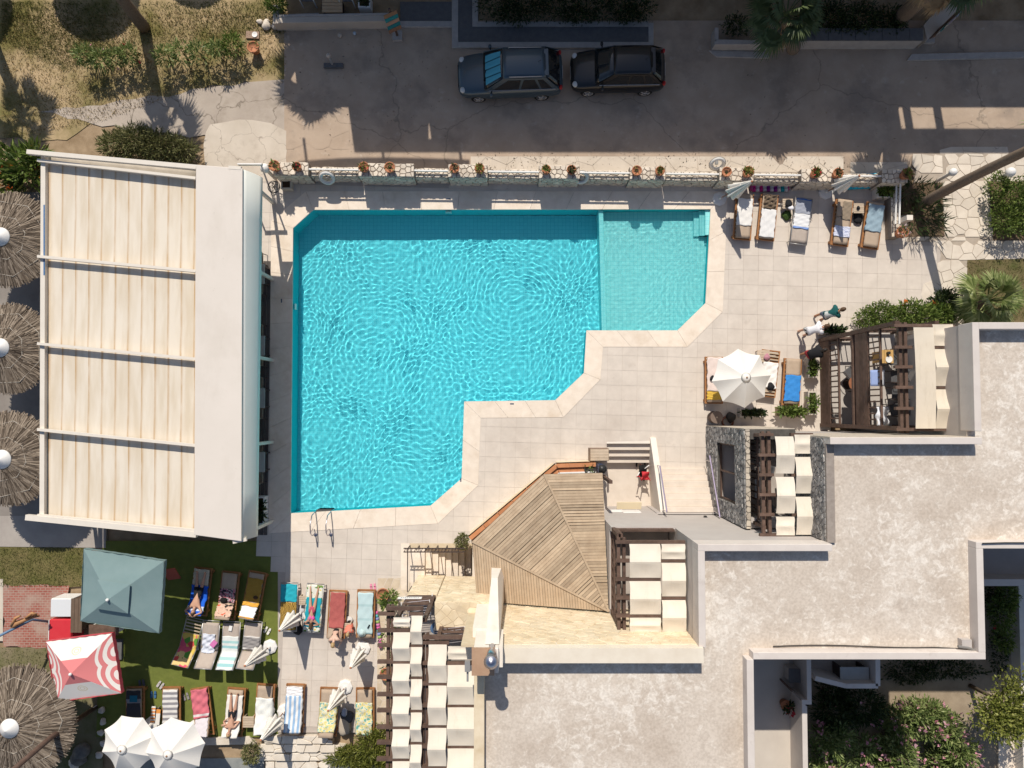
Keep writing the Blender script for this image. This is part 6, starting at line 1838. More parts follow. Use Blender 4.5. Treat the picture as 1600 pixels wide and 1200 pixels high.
thatch(12, 1140, 2.15, 'biggest thatched parasol, in the bottom left corner with double rope ring', seed=4)
for i, (x, y, r, h) in enumerate(((150, 8, 1.85, 2.6), (308, -38, 1.6, 2.6), (-48, 30, 1.85, 2.6))):
    s = P(x, y, 0); thatch(0, 0, r, ('thatched parasol beyond the top edge shading the oleander row', 'thatched parasol beyond the top edge shading the upper lawn', 'thatched parasol at the top left corner shading the lawn')[i], h, 10 + i, xy=(s.x - SHX * h, s.y - SHY * h - .1))
# ================================================================== PEOPLE
m_skin = M('skin_tanned', (.36, .17, .09), (.44, .22, .125), 6, .5, world=False)
m_skin2 = M('skin_pink', (.50, .28, .19), (.56, .33, .23), 6, .5, world=False)
m_skin3 = M('skin_fair', (.56, .36, .27), (.62, .42, .33), 6, .5, world=False)
m_hairb = M('hair_black', (.012, .010, .009), (.03, .022, .018), 30, .5, .3)
m_hairbr = M('hair_brown', (.07, .04, .02), (.12, .07, .04), 30, .5, .3)
m_hairbl = M('hair_blond', (.34, .22, .10), (.46, .32, .17), 30, .5, .3)
m_eye = M('eye_dark', (.02, .02, .02), None, 5, .3)
def person(label, J, skin, hair, face, hair_style='short', size=1.0, clothes=(), cat='person'):
    """J: joints in world space; one skinned surface for trunk, limbs and hands, plus a shaped head"""
    vs, es, rs = [], [], []
    def v(p, r): vs.append(tuple(p)); rs.append(r * size); return len(vs) - 1
    def e(a, b): es.append((a, b))
    J = {k: Vector(q) for k, q in J.items()}
    pel = v(J['pelvis'], .125); wst = v(J['pelvis'].lerp(J['chest'], .5), .105); che = v(J['chest'], .13)
    nk = v(J['neck'], .055); hd0 = v(J['neck'].lerp(J['head'], .55), .06)
    for a, b in ((pel, wst), (wst, che), (che, nk), (nk, hd0)): e(a, b)
    for s in 'lr':
        sh = v(J[s + 'sh'], .065); up = v(J[s + 'sh'].lerp(J[s + 'el'], .5), .048); el = v(J[s + 'el'], .040); fa = v(J[s + 'el'].lerp(J[s + 'wr'], .4), .038); wr = v(J[s + 'wr'], .027)
        e(che, sh); e(sh, up); e(up, el); e(el, fa); e(fa, wr)
        d = (J[s + 'wr'] - J[s + 'el']).normalized(); side = d.cross(face).normalized() if d.cross(face).length > .1 else d.orthogonal().normalized()
        curl = -face * .012
        palm = v(J[s + 'wr'] + d * .055 * size, .034); e(wr, palm)
        for k, (off, ln) in enumerate(((-.030, .066), (-.010, .078), (.010, .074), (.028, .058))):
            b0 = J[s + 'wr'] + (d * .095 + side * off) * size
            f0 = v(b0, .0095); f1 = v(b0 + (d * ln * .55 + side * off * .2 + curl * .5) * size, .0085); f2 = v(b0 + (d * ln + side * off * .25 + curl * 1.6) * size, .007)
            e(palm, f0); e(f0, f1); e(f1, f2)
        ts = -1 if s == 'l' else 1
        t0 = v(J[s + 'wr'] + (d * .04 + side * .045 * ts) * size, .011); t1 = v(J[s + 'wr'] + (d * .075 + side * .062 * ts) * size, .0085); e(palm, t0); e(t0, t1)
        hp = v(J[s + 'hip'], .095); th = v(J[s + 'hip'].lerp(J[s + 'kn'], .4), .082); kn = v(J[s + 'kn'], .056); cf = v(J[s + 'kn'].lerp(J[s + 'an'], .35), .055); an = v(J[s + 'an'], .036); he = v(J[s + 'an'].lerp(J[s + 'to'], .35), .036); to = v(J[s + 'to'], .028)
        for a, b in ((pel, hp), (hp, th), (th, kn), (kn, cf), (cf, an), (an, he), (he, to)): e(a, b)
    me = bpy.data.meshes.new('skeleton'); me.from_pydata(vs, es, []); 
    tmp = bpy.data.objects.new('tmp_body', me); COL.objects.link(tmp)
    md = tmp.modifiers.new('skin', 'SKIN'); md.use_smooth_shade = True
    sv = me.skin_vertices[0].data if me.skin_vertices else None
    if sv is None:
        bm = bmesh.new(); bm.from_mesh(me); bm.verts.layers.skin.verify(); bm.to_mesh(me); bm.free(); sv = me.skin_vertices[0].data
    for i, r in enumerate(rs): sv[i].radius = (r, r); sv[i].use_root = (i == 0)
    sm = tmp.modifiers.new('sub', 'SUBSURF'); sm.levels = 1; sm.render_levels = 1
    dg = bpy.context.evaluated_depsgraph_get(); dg.update()
    bm_ = bpy.data.meshes.new_from_object(tmp.evaluated_get(dg)); bpy.data.objects.remove(tmp)
    V = [tuple(q.co) for q in bm_.vertices]; Fc = [tuple(q.vertices) for q in bm_.polygons]; N = [q.normal.copy() for q in bm_.vertices]
    up = (J['head'] - J['neck']).normalized(); fc = (face - up * face.dot(up)).normalized(); rt = up.cross(fc); rot = Matrix((rt, fc, up)).transposed()
    hc = J['head']
    mb = MB(); mb.v, mb.f = list(V), list(Fc)
    hm = MB()
    hm.ball((0, 0, 0), 1, 16, 12)
    def headshape(q):
        x, y, z = q; w = 1 - .22 * max(0, -z) ; yy = y * (1.0 if y < 0 else (.94 + .10 * max(0, -z)))
        nose = .025 * math.exp(-((x / .16) ** 2 + ((z + .05) / .22) ** 2)) if y > .5 else 0
        return Vector((x * .076 * w, yy * .096 + nose, z * .118)) * size
    mb.add([hc + rot @ headshape(q) for q in hm.v], hm.f)
    for sx in (-1, 1): mb.add([hc + rot @ (Vector((sx * .078 + q[0] * .012, q[1] * .022 - .005, q[2] * .032)) * size) for q in MB().ball((0, 0, 0), 1, 8, 5).v], MB().ball((0, 0, 0), 1, 8, 5).f)
    o = mb.build('person', skin, None, True)
    tag(o, label, cat)
    for sx in (-1, 1):
        c = hc + rot @ (Vector((sx * .032, .090, .01)) * size); MB().ball(tuple(c), .011 * size, 8, 5).build('eye', m_eye, o, True)
    c = [hc + rot @ (Vector((x, .092, -.055 + abs(x) * .1)) * size) for x in (-.025, 0, .025)]
    MB().tube(c, .006 * size, 5).build('mouth', M('lips', (.35, .10, .08), None, 5, .5), o)
    if hair_style != 'none':
        hb = MB()
        L = {'short': -.35, 'long': -1.15, 'bun': -.35}[hair_style]
        def hf(u, v_):
            a = 2 * math.pi * u; th = math.pi * (.0 + .62 * v_); x, y, z = math.sin(th) * math.cos(a), math.sin(th) * math.sin(a), math.cos(th)
            fr = max(0, y)
            if v_ > .45: z = z + fr * .9 * (v_ - .45); y -= fr * .35 * (v_ - .45) * 2
            if hair_style == 'long' and v_ > .75 and y < .3: z -= (v_ - .75) * 4.2
            k = 1.10 + .03 * math.sin(a * 9)
            return hc + rot @ (Vector((x * .078 * k, y * .098 * k, z * .122 * k)) * size)
        hb.grid(hf, 24, 10); hb.build('hair', hair, o, True)
        if hair_style == 'bun': MB().ball(tuple(hc + rot @ (Vector((0, -.1, .06)) * size)), .05 * size, 10, 7).build('hair_bun', hair, o, True)
    for nm, mat, bones, off in clothes:
        def hit(p):
            for a, b, r in bones:
                a, b = (J[a] if isinstance(a, str) else a), (J[b] if isinstance(b, str) else b)
                d = b - a; t = (p - a).dot(d) / d.dot(d)
                if -.02 <= t <= 1.02 and (p - (a + d * t)).length < r * size: return True
            return False
        keep = [f for f in Fc if hit(sum((Vector(V[i]) for i in f), Vector()) / len(f))]
        if not keep: continue
        idx = sorted({i for f in keep for i in f}); mp = {i: k for k, i in enumerate(idx)}
        g = MB(); g.v = [tuple(Vector(V[i]) + N[i] * off) for i in idx]; g.f = [tuple(mp[i] for i in f) for f in keep]
        g.build(nm, mat, o, True, solid=.006)
    return o
def lying(key, prone, arms, x=0.0, y=0.0, s=1.0, spread=.08):
    q = lambda a, b, d: local(key, x + a * s, y + b * s, d * s)
    J = dict(pelvis=q(0, -.08, .115), chest=q(0, .30, .125), neck=q(0, .50, .11), head=q(0, .66, .11))
    for sgn, k in ((-1, 'l'), (1, 'r')):
        J[k + 'sh'] = q(sgn * .165, .42, .10); J[k + 'hip'] = q(sgn * .085, -.14, .10); J[k + 'kn'] = q(sgn * (.085 + spread * .5), -.55, .075); J[k + 'an'] = q(sgn * (.085 + spread), -.95, .05)
        J[k + 'to'] = q(sgn * (.10 + spread), -.98 if not prone else -1.12, .17 if not prone else .02)
        a = arms
        if a == 'head': J[k + 'el'] = q(sgn * .34, .64, .09); J[k + 'wr'] = q(sgn * .13, .76, .06)
        elif a == 'under': J[k + 'el'] = q(sgn * .33, .56, .05); J[k + 'wr'] = q(sgn * .09, .62, .03)
        elif a == 'waist': J[k + 'el'] = q(sgn * .33, .22, .07); J[k + 'wr'] = q(sgn * .12, .04, .21)
        else: J[k + 'el'] = q(sgn * .25, .16, .06); J[k + 'wr'] = q(sgn * .27, -.08, .05)
    return J
def cl(name, c): return M('cloth_' + name, c, tuple(min(1, k * 1.15) for k in c), 12, .9, .1)
zup, zdn = Vector((0, 0, 1)), Vector((0, 0, -1))
J = lying('C1', False, 'head', .0, .12, .98)
person('man sunbathing on his back on the royal blue towel, hands behind his head, dark shorts', J, m_skin2, m_hairbr, zup, 'short', 1.0,
       [('swim_shorts', cl('black', (.015, .015, .018)), [('pelvis', 'lhip', .17), ('pelvis', 'rhip', .17), ('lhip', J['lhip'].lerp(J['lkn'], .55), .13), ('rhip', J['rhip'].lerp(J['rkn'], .55), .13)], .012)])
J = lying('E2', True, 'under', .02, .12, .90)
person('woman in a pink bikini lying face down on the turquoise towel', J, m_skin2, m_hairbr, zdn, 'long', .9,
       [('bikini_top', cl('pink', (.70, .10, .36)), [(J['pelvis'].lerp(J['chest'], .78), J['pelvis'].lerp(J['chest'], 1.02), .17)], .006), ('bikini_bottom', cl('coralpink', (.42, .07, .12)), [('pelvis', J['lhip'], .15), ('pelvis', J['rhip'], .15)], .006)])
J = lying('F4', False, 'waist', .02, .10, .95, .05)
J['lwr'] = local('F4', .22, .38, .16); J['lel'] = local('F4', -.3, .25, .08)
person('woman lying on her back on the white towel, black shorts, arms bent over her belly', J, m_skin2, m_hairbl, zup, 'bun', .95,
       [('shorts', cl('black', (.015, .015, .018)), [('pelvis', 'lhip', .16), ('pelvis', 'rhip', .16), ('lhip', J['lhip'].lerp(J['lkn'], .3), .13), ('rhip', J['rhip'].lerp(J['rkn'], .3), .13)], .008)])
# two people seated at the head of the red towel lounger, facing south
def seated(base, fwd, s=1.0, lean=.22, seat=.42):
    f = Vector(fwd).normalized(); rt = f.cross(zup)
    q = lambda r, fo, z: Vector(base) + rt * r * s + f * fo * s + zup * (seat + z * s)
    J = dict(pelvis=q(0, 0, .10), chest=q(0, .10 + lean * .6, .42), neck=q(0, .14 + lean * .9, .60), head=q(0, .20 + lean * 1.1, .75))
    for sg, k in ((-1, 'l'), (1, 'r')):
        J[k + 'sh'] = q(sg * .17, .12 + lean * .75, .54); J[k + 'el'] = q(sg * .25, .22 + lean, .30); J[k + 'wr'] = q(sg * .12, .42 + lean, .20)
        J[k + 'hip'] = q(sg * .09, .02, .08); J[k + 'kn'] = q(sg * .13, .44, .08); J[k + 'an'] = q(sg * .12, .46, -.34 / s * .95); J[k + 'to'] = q(sg * .13, .62, -.38 / s * .95)
    return J
b = local('E3', -.06, .55, .0); b.z = 0
J = seated(b, (.05, -1, 0), .95, .20)
person('blond person with a black bikini strap seated at the head of the red towel', J, m_skin3, m_hairbl, Vector((0, -.8, -.4)), 'short', .95,
       [('bikini_top', cl('black', (.015, .015, .018)), [(J['pelvis'].lerp(J['chest'], .74), J['pelvis'].lerp(J['chest'], .98), .17)], .006), ('bikini_bottom', cl('black', (.015, .015, .018)), [('pelvis', J['lhip'], .15), ('pelvis', J['rhip'], .15)], .006)])
b = local('E3', -.52, .42, .0); b.z = 0
J = seated(b, (.1, -1, 0), .72, .12, .16)
person('blond child in a coral top sitting between the red and aqua towel loungers', J, m_skin3, m_hairbl, Vector((0, -.8, -.3)), 'short', .8,
       [('top', cl('coral', (.70, .20, .14)), [('pelvis', 'chest', .2), ('chest', 'neck', .16), ('lsh', J['lsh'].lerp(J['lel'], .6), .1), ('rsh', J['rsh'].lerp(J['rel'], .6), .1)], .02), ('shorts', cl('coral', (.70, .20, .14)), [('pelvis', 'lhip', .16), ('pelvis', 'rhip', .16)], .015)])
# three people by the pergola, bending over the planter
def bending(feet, head, s=1.0, bend=.6, armdown=True, z0=0):
    f0, h0 = Vector((feet[0], feet[1], 0)), Vector((head[0], head[1], 0))
    f = (h0 - f0).normalized() if (h0 - f0).length > .05 else Vector((1, 0, 0)); rt = f.cross(zup)
    q = lambda r, fo, z: f0 + rt * r * s + f * fo * s + zup * (z * s + z0)
    cb, sb = math.cos(bend), math.sin(bend)
    pe = (0, -.05, .92); ch_ = (0, pe[1] + .36 * sb, .92 + .36 * cb); nk = (0, ch_[1] + .2 * sb, ch_[2] + .2 * cb); hd = (0, nk[1] + .17 * math.sin(bend * .8), nk[2] + .17 * math.cos(bend * .8))
    J = dict(pelvis=q(*pe), chest=q(*ch_), neck=q(*nk), head=q(*hd))
    for sg, k in ((-1, 'l'), (1, 'r')):
        sh = (sg * .18, ch_[1] + .12 * sb, ch_[2] + .12 * cb); J[k + 'sh'] = q(*sh)
        J[k + 'el'] = q(sg * .24, sh[1] + .12, sh[2] - .26); J[k + 'wr'] = q(sg * .18, sh[1] + .26, sh[2] - .46)
        J[k + 'hip'] = q(sg * .09, -.04, .88); J[k + 'kn'] = q(sg * .11, .05 + sg * .05, .48); J[k + 'an'] = q(sg * .11, -.03 + sg * .08, .09); J[k + 'to'] = q(sg * .13, .14 + sg * .08, .04)
    return J, f
shirt = lambda J, r=.2: [('pelvis', 'chest', r), ('chest', 'neck', r * .8), ('chest', 'lsh', r * .7), ('chest', 'rsh', r * .7), ('lsh', J['lsh'].lerp(J['lel'], .55), .1), ('rsh', J['rsh'].lerp(J['rel'], .55), .1)]
legs = lambda J, k=.5: [('pelvis', 'lhip', .18), ('pelvis', 'rhip', .18), ('lhip', J['lhip'].lerp(J['lkn'], k), .14), ('rhip', J['rhip'].lerp(J['rkn'], k), .14)]
J, f = bending(XY(1276, 497), XY(1300, 488), 1.0, .75)
m_tshirt = BLOTCH('teal_print_shirt', [(0, (.02, .10, .10)), (.63, (.02, .10, .10)), (.66, (.6, .62, .6))], 2.2, 'NOISE')
person('person bending in a dark teal shirt with a white print, beside the planter', J, m_skin, m_hairbr, (f + zdn).normalized(), 'short', 1.0, [('shirt', m_tshirt, shirt(J, .24), .03), ('shorts', cl('denim', (.10, .12, .16)), legs(J, .7), .02)])
J, f = bending(XY(1250, 521), XY(1282, 512), 1.0, .9)
person('person in a white shirt and black and white shorts leaning towards the planter', J, m_skin2, m_hairbr, (f + zdn).normalized(), 'bun', 1.0, [('shirt', cl('white', (.70, .69, .72)), shirt(J, .25), .03), ('shorts', BLOTCH('monochrome_print', [(0, (.03, .03, .03)), (.5, (.6, .6, .6))], 8, 'NOISE'), legs(J, .6), .025)])
J, f = bending(XY(1254, 556), XY(1270, 550), .85, .8)
person('dark haired person in black stooping at the corner of the pergola', J, m_skin, m_hairb, (f + zdn).normalized(), 'long', .95, [('shirt', cl('black', (.015, .015, .018)), shirt(J, .28), .05), ('skirt', cl('darkred', (.25, .02, .03)), legs(J, .6), .04)])

# ================================================================== CARS
m_tyre = M('tyre_rubber', (.02, .02, .02), None, 9, .9)
m_alloy = M('alloy_rim', (.55, .53, .52), None, 9, .35, metal=.8)
m_glassd = M('dark_car_glass', (.012, .014, .016), None, 9, .06, spec=.8)
m_red = M('tail_lamp_red', (.40, .02, .02), None, 9, .3)
m_lamp = M('headlamp_glass', (.60, .60, .58), None, 9, .15)
def paint(name, c):
    m, nt, b = _nt(name); b.inputs['Base Color'].default_value = lin(c); b.inputs['Roughness'].default_value = .28; b.inputs['Metallic'].default_value = .35
    b.inputs['Coat Weight'].default_value = .6; b.inputs['Coat Roughness'].default_value = .05; return m
def car(label, loc, rz, L, Wd, Ht, mp, sunshade=False, rails=False):
    t = thing('parked_car', label, 'car', loc, rz, 'cars parked along the kerb')
    h = L / 2; w = Wd / 2
    st = [(-1.0, .60, .62, .34), (-.975, .80, .70, .24), (-.90, .92, .78, .20), (-.72, .98, .86, .19), (-.46, 1.0, .96, .19), (0, 1.0, 1.0, .19), (.45, 1.0, 1.03, .19), (.80, .98, 1.04, .22), (.93, .93, .98, .28), (.985, .82, .88, .34), (1.0, .66, .74, .42)]
    sec = [(0, 1, 0), (.55, 1, -.005), (.82, 1, -.03), (.95, 1, -.10), (1.0, .5, .20), (1.0, .18, .20), (.95, 0, .05), (.80, 0, 0)]
    mb = MB(); ring = []
    for fx, fw, zt, zb in st:
        row = []
        for sx, mode, off in sec:
            z = zt + off if mode == 1 else (zb + off if mode == 0 else (zt * mode + zb * (1 - mode)) + off * .5)
            row.append((fx * h, sx * fw * w, z))
        full = [(x, -y, z) for x, y, z in row[::-1]] + row[1:]
        ring.append(full)
    n = len(ring[0])
    for r in ring: mb.v += r
    for i in range(len(ring) - 1):
        for k in range(n - 1): mb.f.append((i * n + k, i * n + k + 1, (i + 1) * n + k + 1, (i + 1) * n + k))
        mb.f.append((i * n + n - 1, i * n, (i + 1) * n, (i + 1) * n + n - 1))
    mb.f.append(tuple(range(n))); mb.f.append(tuple((len(ring) - 1) * n + k for k in range(n - 1, -1, -1)))
    mb.build('body', mp, t, True, sub=1, world=False)
    # greenhouse
    xb0, xt0, xt1, xb1 = -.50 * h, -.14 * h, .66 * h, .93 * h
    zb, zt = .93, Ht; wb, wt = w * .90, w * .70
    def gh(u, v, ins=0.0):
        """u along the car, v 0 belt - 1 roof on the right side"""
        x0, x1 = xb0 + (xt0 - xb0) * v, xb1 + (xt1 - xb1) * v
        return x0 + (x1 - x0) * u, wb + (wt - wb) * v ** .9, zb + (zt - zb) * v
    mb = MB()
    def roof(u, v):
        x = xt0 + (xt1 - xt0) * u; y = (2 * v - 1) * wt; return (x, y, zt + .045 * (1 - (2 * v - 1) ** 2) + .03 * math.sin(math.pi * u) - (0 if 0 < u < 1 else .01))
    MB().grid(roof, 10, 8).build('roof', mp, t, True, solid=.02, world=False)
    def pane(c, nm, mat, off):
        c = [Vector(q) for q in c]; nr = (c[1] - c[0]).cross(c[3] - c[0]).normalized()
        if nr.z < 0: nr = -nr
        def fn(u, v):
            q = c[0].lerp(c[1], u).lerp(c[3].lerp(c[2], u), v); return q + nr * (off + .03 * math.sin(math.pi * u) * 1)
        return MB().grid(fn, 6, 4).build(nm, mat, t, True, solid=.006, world=False)
    ws = [(xb0, -wb * .94, zb + .02), (xb0, wb * .94, zb + .02), (xt0, wt * .95, zt), (xt0, -wt * .95, zt)]
    pane(ws, 'windscreen', m_glassd, .0)
    rw = [(xb1, wb * .9, zb + .04), (xb1, -wb * .9, zb + .04), (xt1, -wt * .92, zt), (xt1, wt * .92, zt)]
    pane(rw, 'rear_window', m_glassd, .0)
    for s in (-1, 1):
        mb = MB(); 
        q = [gh(0, 0), gh(1, 0), gh(1, 1), gh(0, 1)]; q = [(x, s * y, z) for x, y, z in q]
        mb.add(q, [(0, 1, 2, 3)]); mb.build('side_frame', mp, t, solid=.03, world=False)
        for a, b in ((.10, .45), (.48, .74), (.77, .92)):
            c = [gh(a + .03 * 0, .10), gh(b, .10), gh(b - .02, .88), gh(a + (.06 if a < .2 else .01), .88)]; c = [Vector((x, s * (y + .022), z)) for x, y, z in c]
            MB().add(c, [(0, 1, 2, 3)]).build('side_window', m_glassd, t, solid=.006, world=False)
        MB().bar((gh(.05, .04)[0], s * (wb + .02), zb + .03), (gh(.95, .04)[0], s * (wb + .02), zb + .05), .02, .025).build('trim', m_alloy, t, world=False)
        MB().ball((xb0 + .28, s * (w + .10), .98), .1, 10, 6, (.7, 1, .75)).build('wing_mirror', mp, t, True, world=False)
        MB().bar((xb0 + .3, s * (w - .06), .96), (xb0 + .29, s * (w + .06), .97), .05, .04).build('mirror_arm', m_tyre, t, world=False)
        if rails: MB().tube([(xt0 + .25, s * wt * .93, zt + .05), (0, s * wt * .95, zt + .075), (xt1 - .15, s * wt * .93, zt + .05)], .018, 6).build('roof_rail', m_alloy, t, True, world=False)
        hl = MB().ball((-.915 * h, s * .70 * w, .70), .13, 12, 8, (.9, 1.0, .55)).build('headlight', m_lamp, t, True, world=False)
        MB().ball((.955 * h, s * .80 * w, .88), .12, 10, 6, (.6, .8, .9)).build('tail_light', m_red, t, True, world=False)
        for fx in (-.62, .60):
            c = (fx * h, s * (w - .10), .31)
            ro = Matrix.Rotation(math.pi / 2, 3, 'X')
            wh = MB().torus(c, .235, .095, 24, 8, ro).build('wheel', m_tyre, t, True, world=False)
            mb = MB()
            for k in range(5):
                a = k * 1.2566; mb.bar((c[0], c[1] + s * .085, c[2]), (c[0] + .2 * math.cos(a), c[1] + s * .075, c[2] + .2 * math.sin(a)), .045, .02)
            mb.tube([(c[0], c[1] + s * .05, c[2]), (c[0], c[1] + s * .10, c[2])], .05, 10); mb.torus((c[0], c[1] + s * .07, c[2]), .2, .018, 20, 6, ro)
            r = mb.build('rim', m_alloy, wh, True, world=False)
            d = MB().tube([(c[0], c[1] - s * .05, c[2]), (c[0], c[1] + s * .04, c[2])], .2, 16).build('brake_disc', m_pave, wh, world=False)
    MB().bx(-h - .012, -h + .03, -.26, .26, .42, .53).build('number_plate', m_white, t, world=False)
    MB().bx(h - .03, h + .012, -.26, .26, .62, .73).build('number_plate', m_white, t, world=False)
    MB().bar((-h + .02, -w * .5, .58), (-h + .02, w * .5, .58), .05, .12).build('grille', m_tyre, t, world=False)
    MB().bar((-.3 * h, .02, 1.02 if False else 1.2), (-.18 * h, .02, 1.5), .01, .01).build('wiper', m_tyre, t, world=False) if False else None
    MB().bar((xb0 - .02, -wb * .5, zb + .05), (xb0 + .10, .0, zb + .17), .02, .02).build('wiper', m_tyre, t, world=False)
    MB().tube([(xt1 - .3, 0, zt + .06), (xt1 - .18, 0, zt + .2)], .008, 5).build('aerial', m_tyre, t, world=False)
    MB().bx(xt1 - .06, xt1 + .12, -wt * .85, wt * .85, zt + .005, zt + .035).build('spoiler', mp, t, bevel=.01, world=False)
    return t, ws
mp1 = paint('dark_blue_grey_paint', (.05, .08, .105)); mp2 = paint('black_paint', (.010, .010, .012))
p = P(797, 113, .7)
t, ws = car('dark blue grey estate car with a cyan sunshade in its windscreen', (p.x, p.y + .0, -.095), 0.03, 4.28, 1.80, 1.56, mp1, rails=True)
sh = STRIPES('sunshade_foil', [(.10, .40, .52)] * 5 + [(.02, .10, .14)], 4, 1, .35)
c = [Vector(q) for q in ws]; nr = (c[1] - c[0]).cross(c[3] - c[0]).normalized(); nr = nr if nr.z > 0 else -nr
def fn(u, v):
    u2, v2 = .08 + .84 * u, .12 + .80 * v; q = c[0].lerp(c[1], u2).lerp(c[3].lerp(c[2], u2), v2); return q + nr * (.012 + .03 * math.sin(math.pi * u2) + .008 * math.sin(u * 25))
o = MB().grid(fn, 16, 6).build('sunshade', sh, None, False, solid=.004); o.location = (p.x, p.y, -.095); o.rotation_euler = (0, 0, .03)
tag(o, 'pleated cyan sunshade across the windscreen of the blue grey car', 'sunshade')
p = P(966, 107, .7)
car('small black hatchback parked behind the blue grey estate car', (p.x, p.y, -.095), .01, 3.85, 1.68, 1.48, mp2)

# ================================================================== PLANTS
def palm_leaf(mb, base, d, r, rnd, droop=.25, n=22, spread=2.2, width=1.0):
    """one fan: a stalk and narrow pleated blades radiating from its end"""
    d = Vector(d).normalized(); side = d.cross(Vector((0, 0, 1)))
    if side.length < .1: side = Vector((1, 0, 0))
    side.normalize(); up = side.cross(d)
    hub = Vector(base) + d * r * .45
    mb.tube([base, hub], .018, 4)
    for k in range(n):
        a = (k / (n - 1) - .5) * spread + rnd.uniform(-.03, .03)
        q = d * math.cos(a) + side * math.sin(a); L = r * .62 * (1 - .25 * abs(a) / spread * 2) * rnd.uniform(.9, 1.08)
        w = r * .027 * width; pr = q.cross(up).normalized()
        mid = hub + q * L * .55 + up * .04 * r; tip = hub + q * L - Vector((0, 0, droop * L * rnd.uniform(.5, 1.3)))
        mb.add([hub - pr * w * .3, hub + pr * w * .3, mid + pr * w + up * .02, tip, mid - pr * w + up * .02], [(0, 1, 2, 4), (4, 2, 3)])
def fan_palm(label, base, top, r, nl, rad, mat, seed, dead=8, group=None, name='palm_tree', lean=0):
    rnd = random.Random(seed); base, top = Vector(base), Vector(top)
    t = thing(name, label, 'palm tree', tuple(base), 0, group)
    k = 14; pts = []; rs = []
    for i in range(k + 1):
        u = i / k; q = base.lerp(top, u); q.x += .08 * math.sin(u * 3) * lean; q.y += .25 * math.sin(u * math.pi) * lean
        pts.append(q); rs.append(rad * (1.25 - .35 * u) * (1 + .06 * (i % 2)))
    MB().tube(pts, rs, 12).build('trunk', M('palm_bark', (.12, .085, .06), (.26, .20, .15), 14, .95, .6, stretch=(1, 1, 3)), t, True)
    mb = MB()
    for i in range(nl):
        a = i * 2.399 + rnd.uniform(-.2, .2); el = rnd.uniform(-.25, 1.25)
        palm_leaf(mb, top + Vector((0, 0, .05)), (math.cos(a) * math.cos(el), math.sin(a) * math.cos(el), math.sin(el)), r * rnd.uniform(.85, 1.1), rnd)
    mb.build('crown', mat, t)
    if dead:
        mb = MB()
        for i in range(dead):
            a = i * 2.399; palm_leaf(mb, top - Vector((0, 0, .15)), (math.cos(a) * .6, math.sin(a) * .6, -.8), r * .8, rnd, .1)
        mb.build('dead_fronds', M('dead_frond', (.20, .13, .07), (.30, .21, .12), 6, .9), t)
    return t
m_palm = LEAF('palm_green', [(0, (.08, .12, .03)), (.5, (.19, .235, .075)), (1, (.38, .41, .19))], .4)
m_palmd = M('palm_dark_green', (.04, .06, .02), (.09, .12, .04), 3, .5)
b = P(1523, 478, 0); fan_palm('low fan palm with broad pleated green leaves beside the crazy paving', (b.x, b.y, 0), (b.x - .1, b.y + .1, .9), 1.45, 26, .2, m_palm, 51, 0)
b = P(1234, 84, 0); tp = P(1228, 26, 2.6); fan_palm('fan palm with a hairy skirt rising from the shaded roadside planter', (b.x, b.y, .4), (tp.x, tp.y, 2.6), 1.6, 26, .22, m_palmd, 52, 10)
b = P(1432, 322, 0); tp = P(1650, 208, 7.2); fan_palm('tall palm whose bare trunk leans out over the planting bed', (b.x, b.y, 0), (tp.x + .3, tp.y, 8.0), 1.6, 24, .16, m_palm, 53, 6, lean=.3)
b = P(226, 44, -.1); s = P(255, 195, 0); z = 5.2; fan_palm('palm with a bent trunk on the upper lawn, crown beyond the top edge', (b.x, b.y, -.1), (s.x - SHX * z, s.y - SHY * z, z), 1.7, 22, .2, m_palm, 54, 6, lean=-.4)
b = P(5, 70, -.1); s = P(32, 175, 0); z = 4.0; fan_palm('palm beyond the left edge casting fronds on the dry lawn', (b.x - .4, b.y, -.1), (s.x - SHX * z, s.y - SHY * z, z), 1.6, 22, .18, m_palm, 55, 6)
s = P(486, 112, 0); z = 5.0; fan_palm('palm beyond the top edge casting spiky shade on the yard', (s.x - .5, s.y + 5.0, -.1), (s.x - SHX * z, s.y - SHY * z, z), 1.7, 30, .2, m_palm, 56, 10)
s = P(1440, 262, 0)
b = P(1403, 30, 0); tp = P(1455, -10, 4.5); fan_palm('dark palm trunk rising behind the planter hedge', (b.x, b.y, 0), (tp.x, tp.y, 5.5), 1.6, 20, .26, m_palmd, 57, 6)

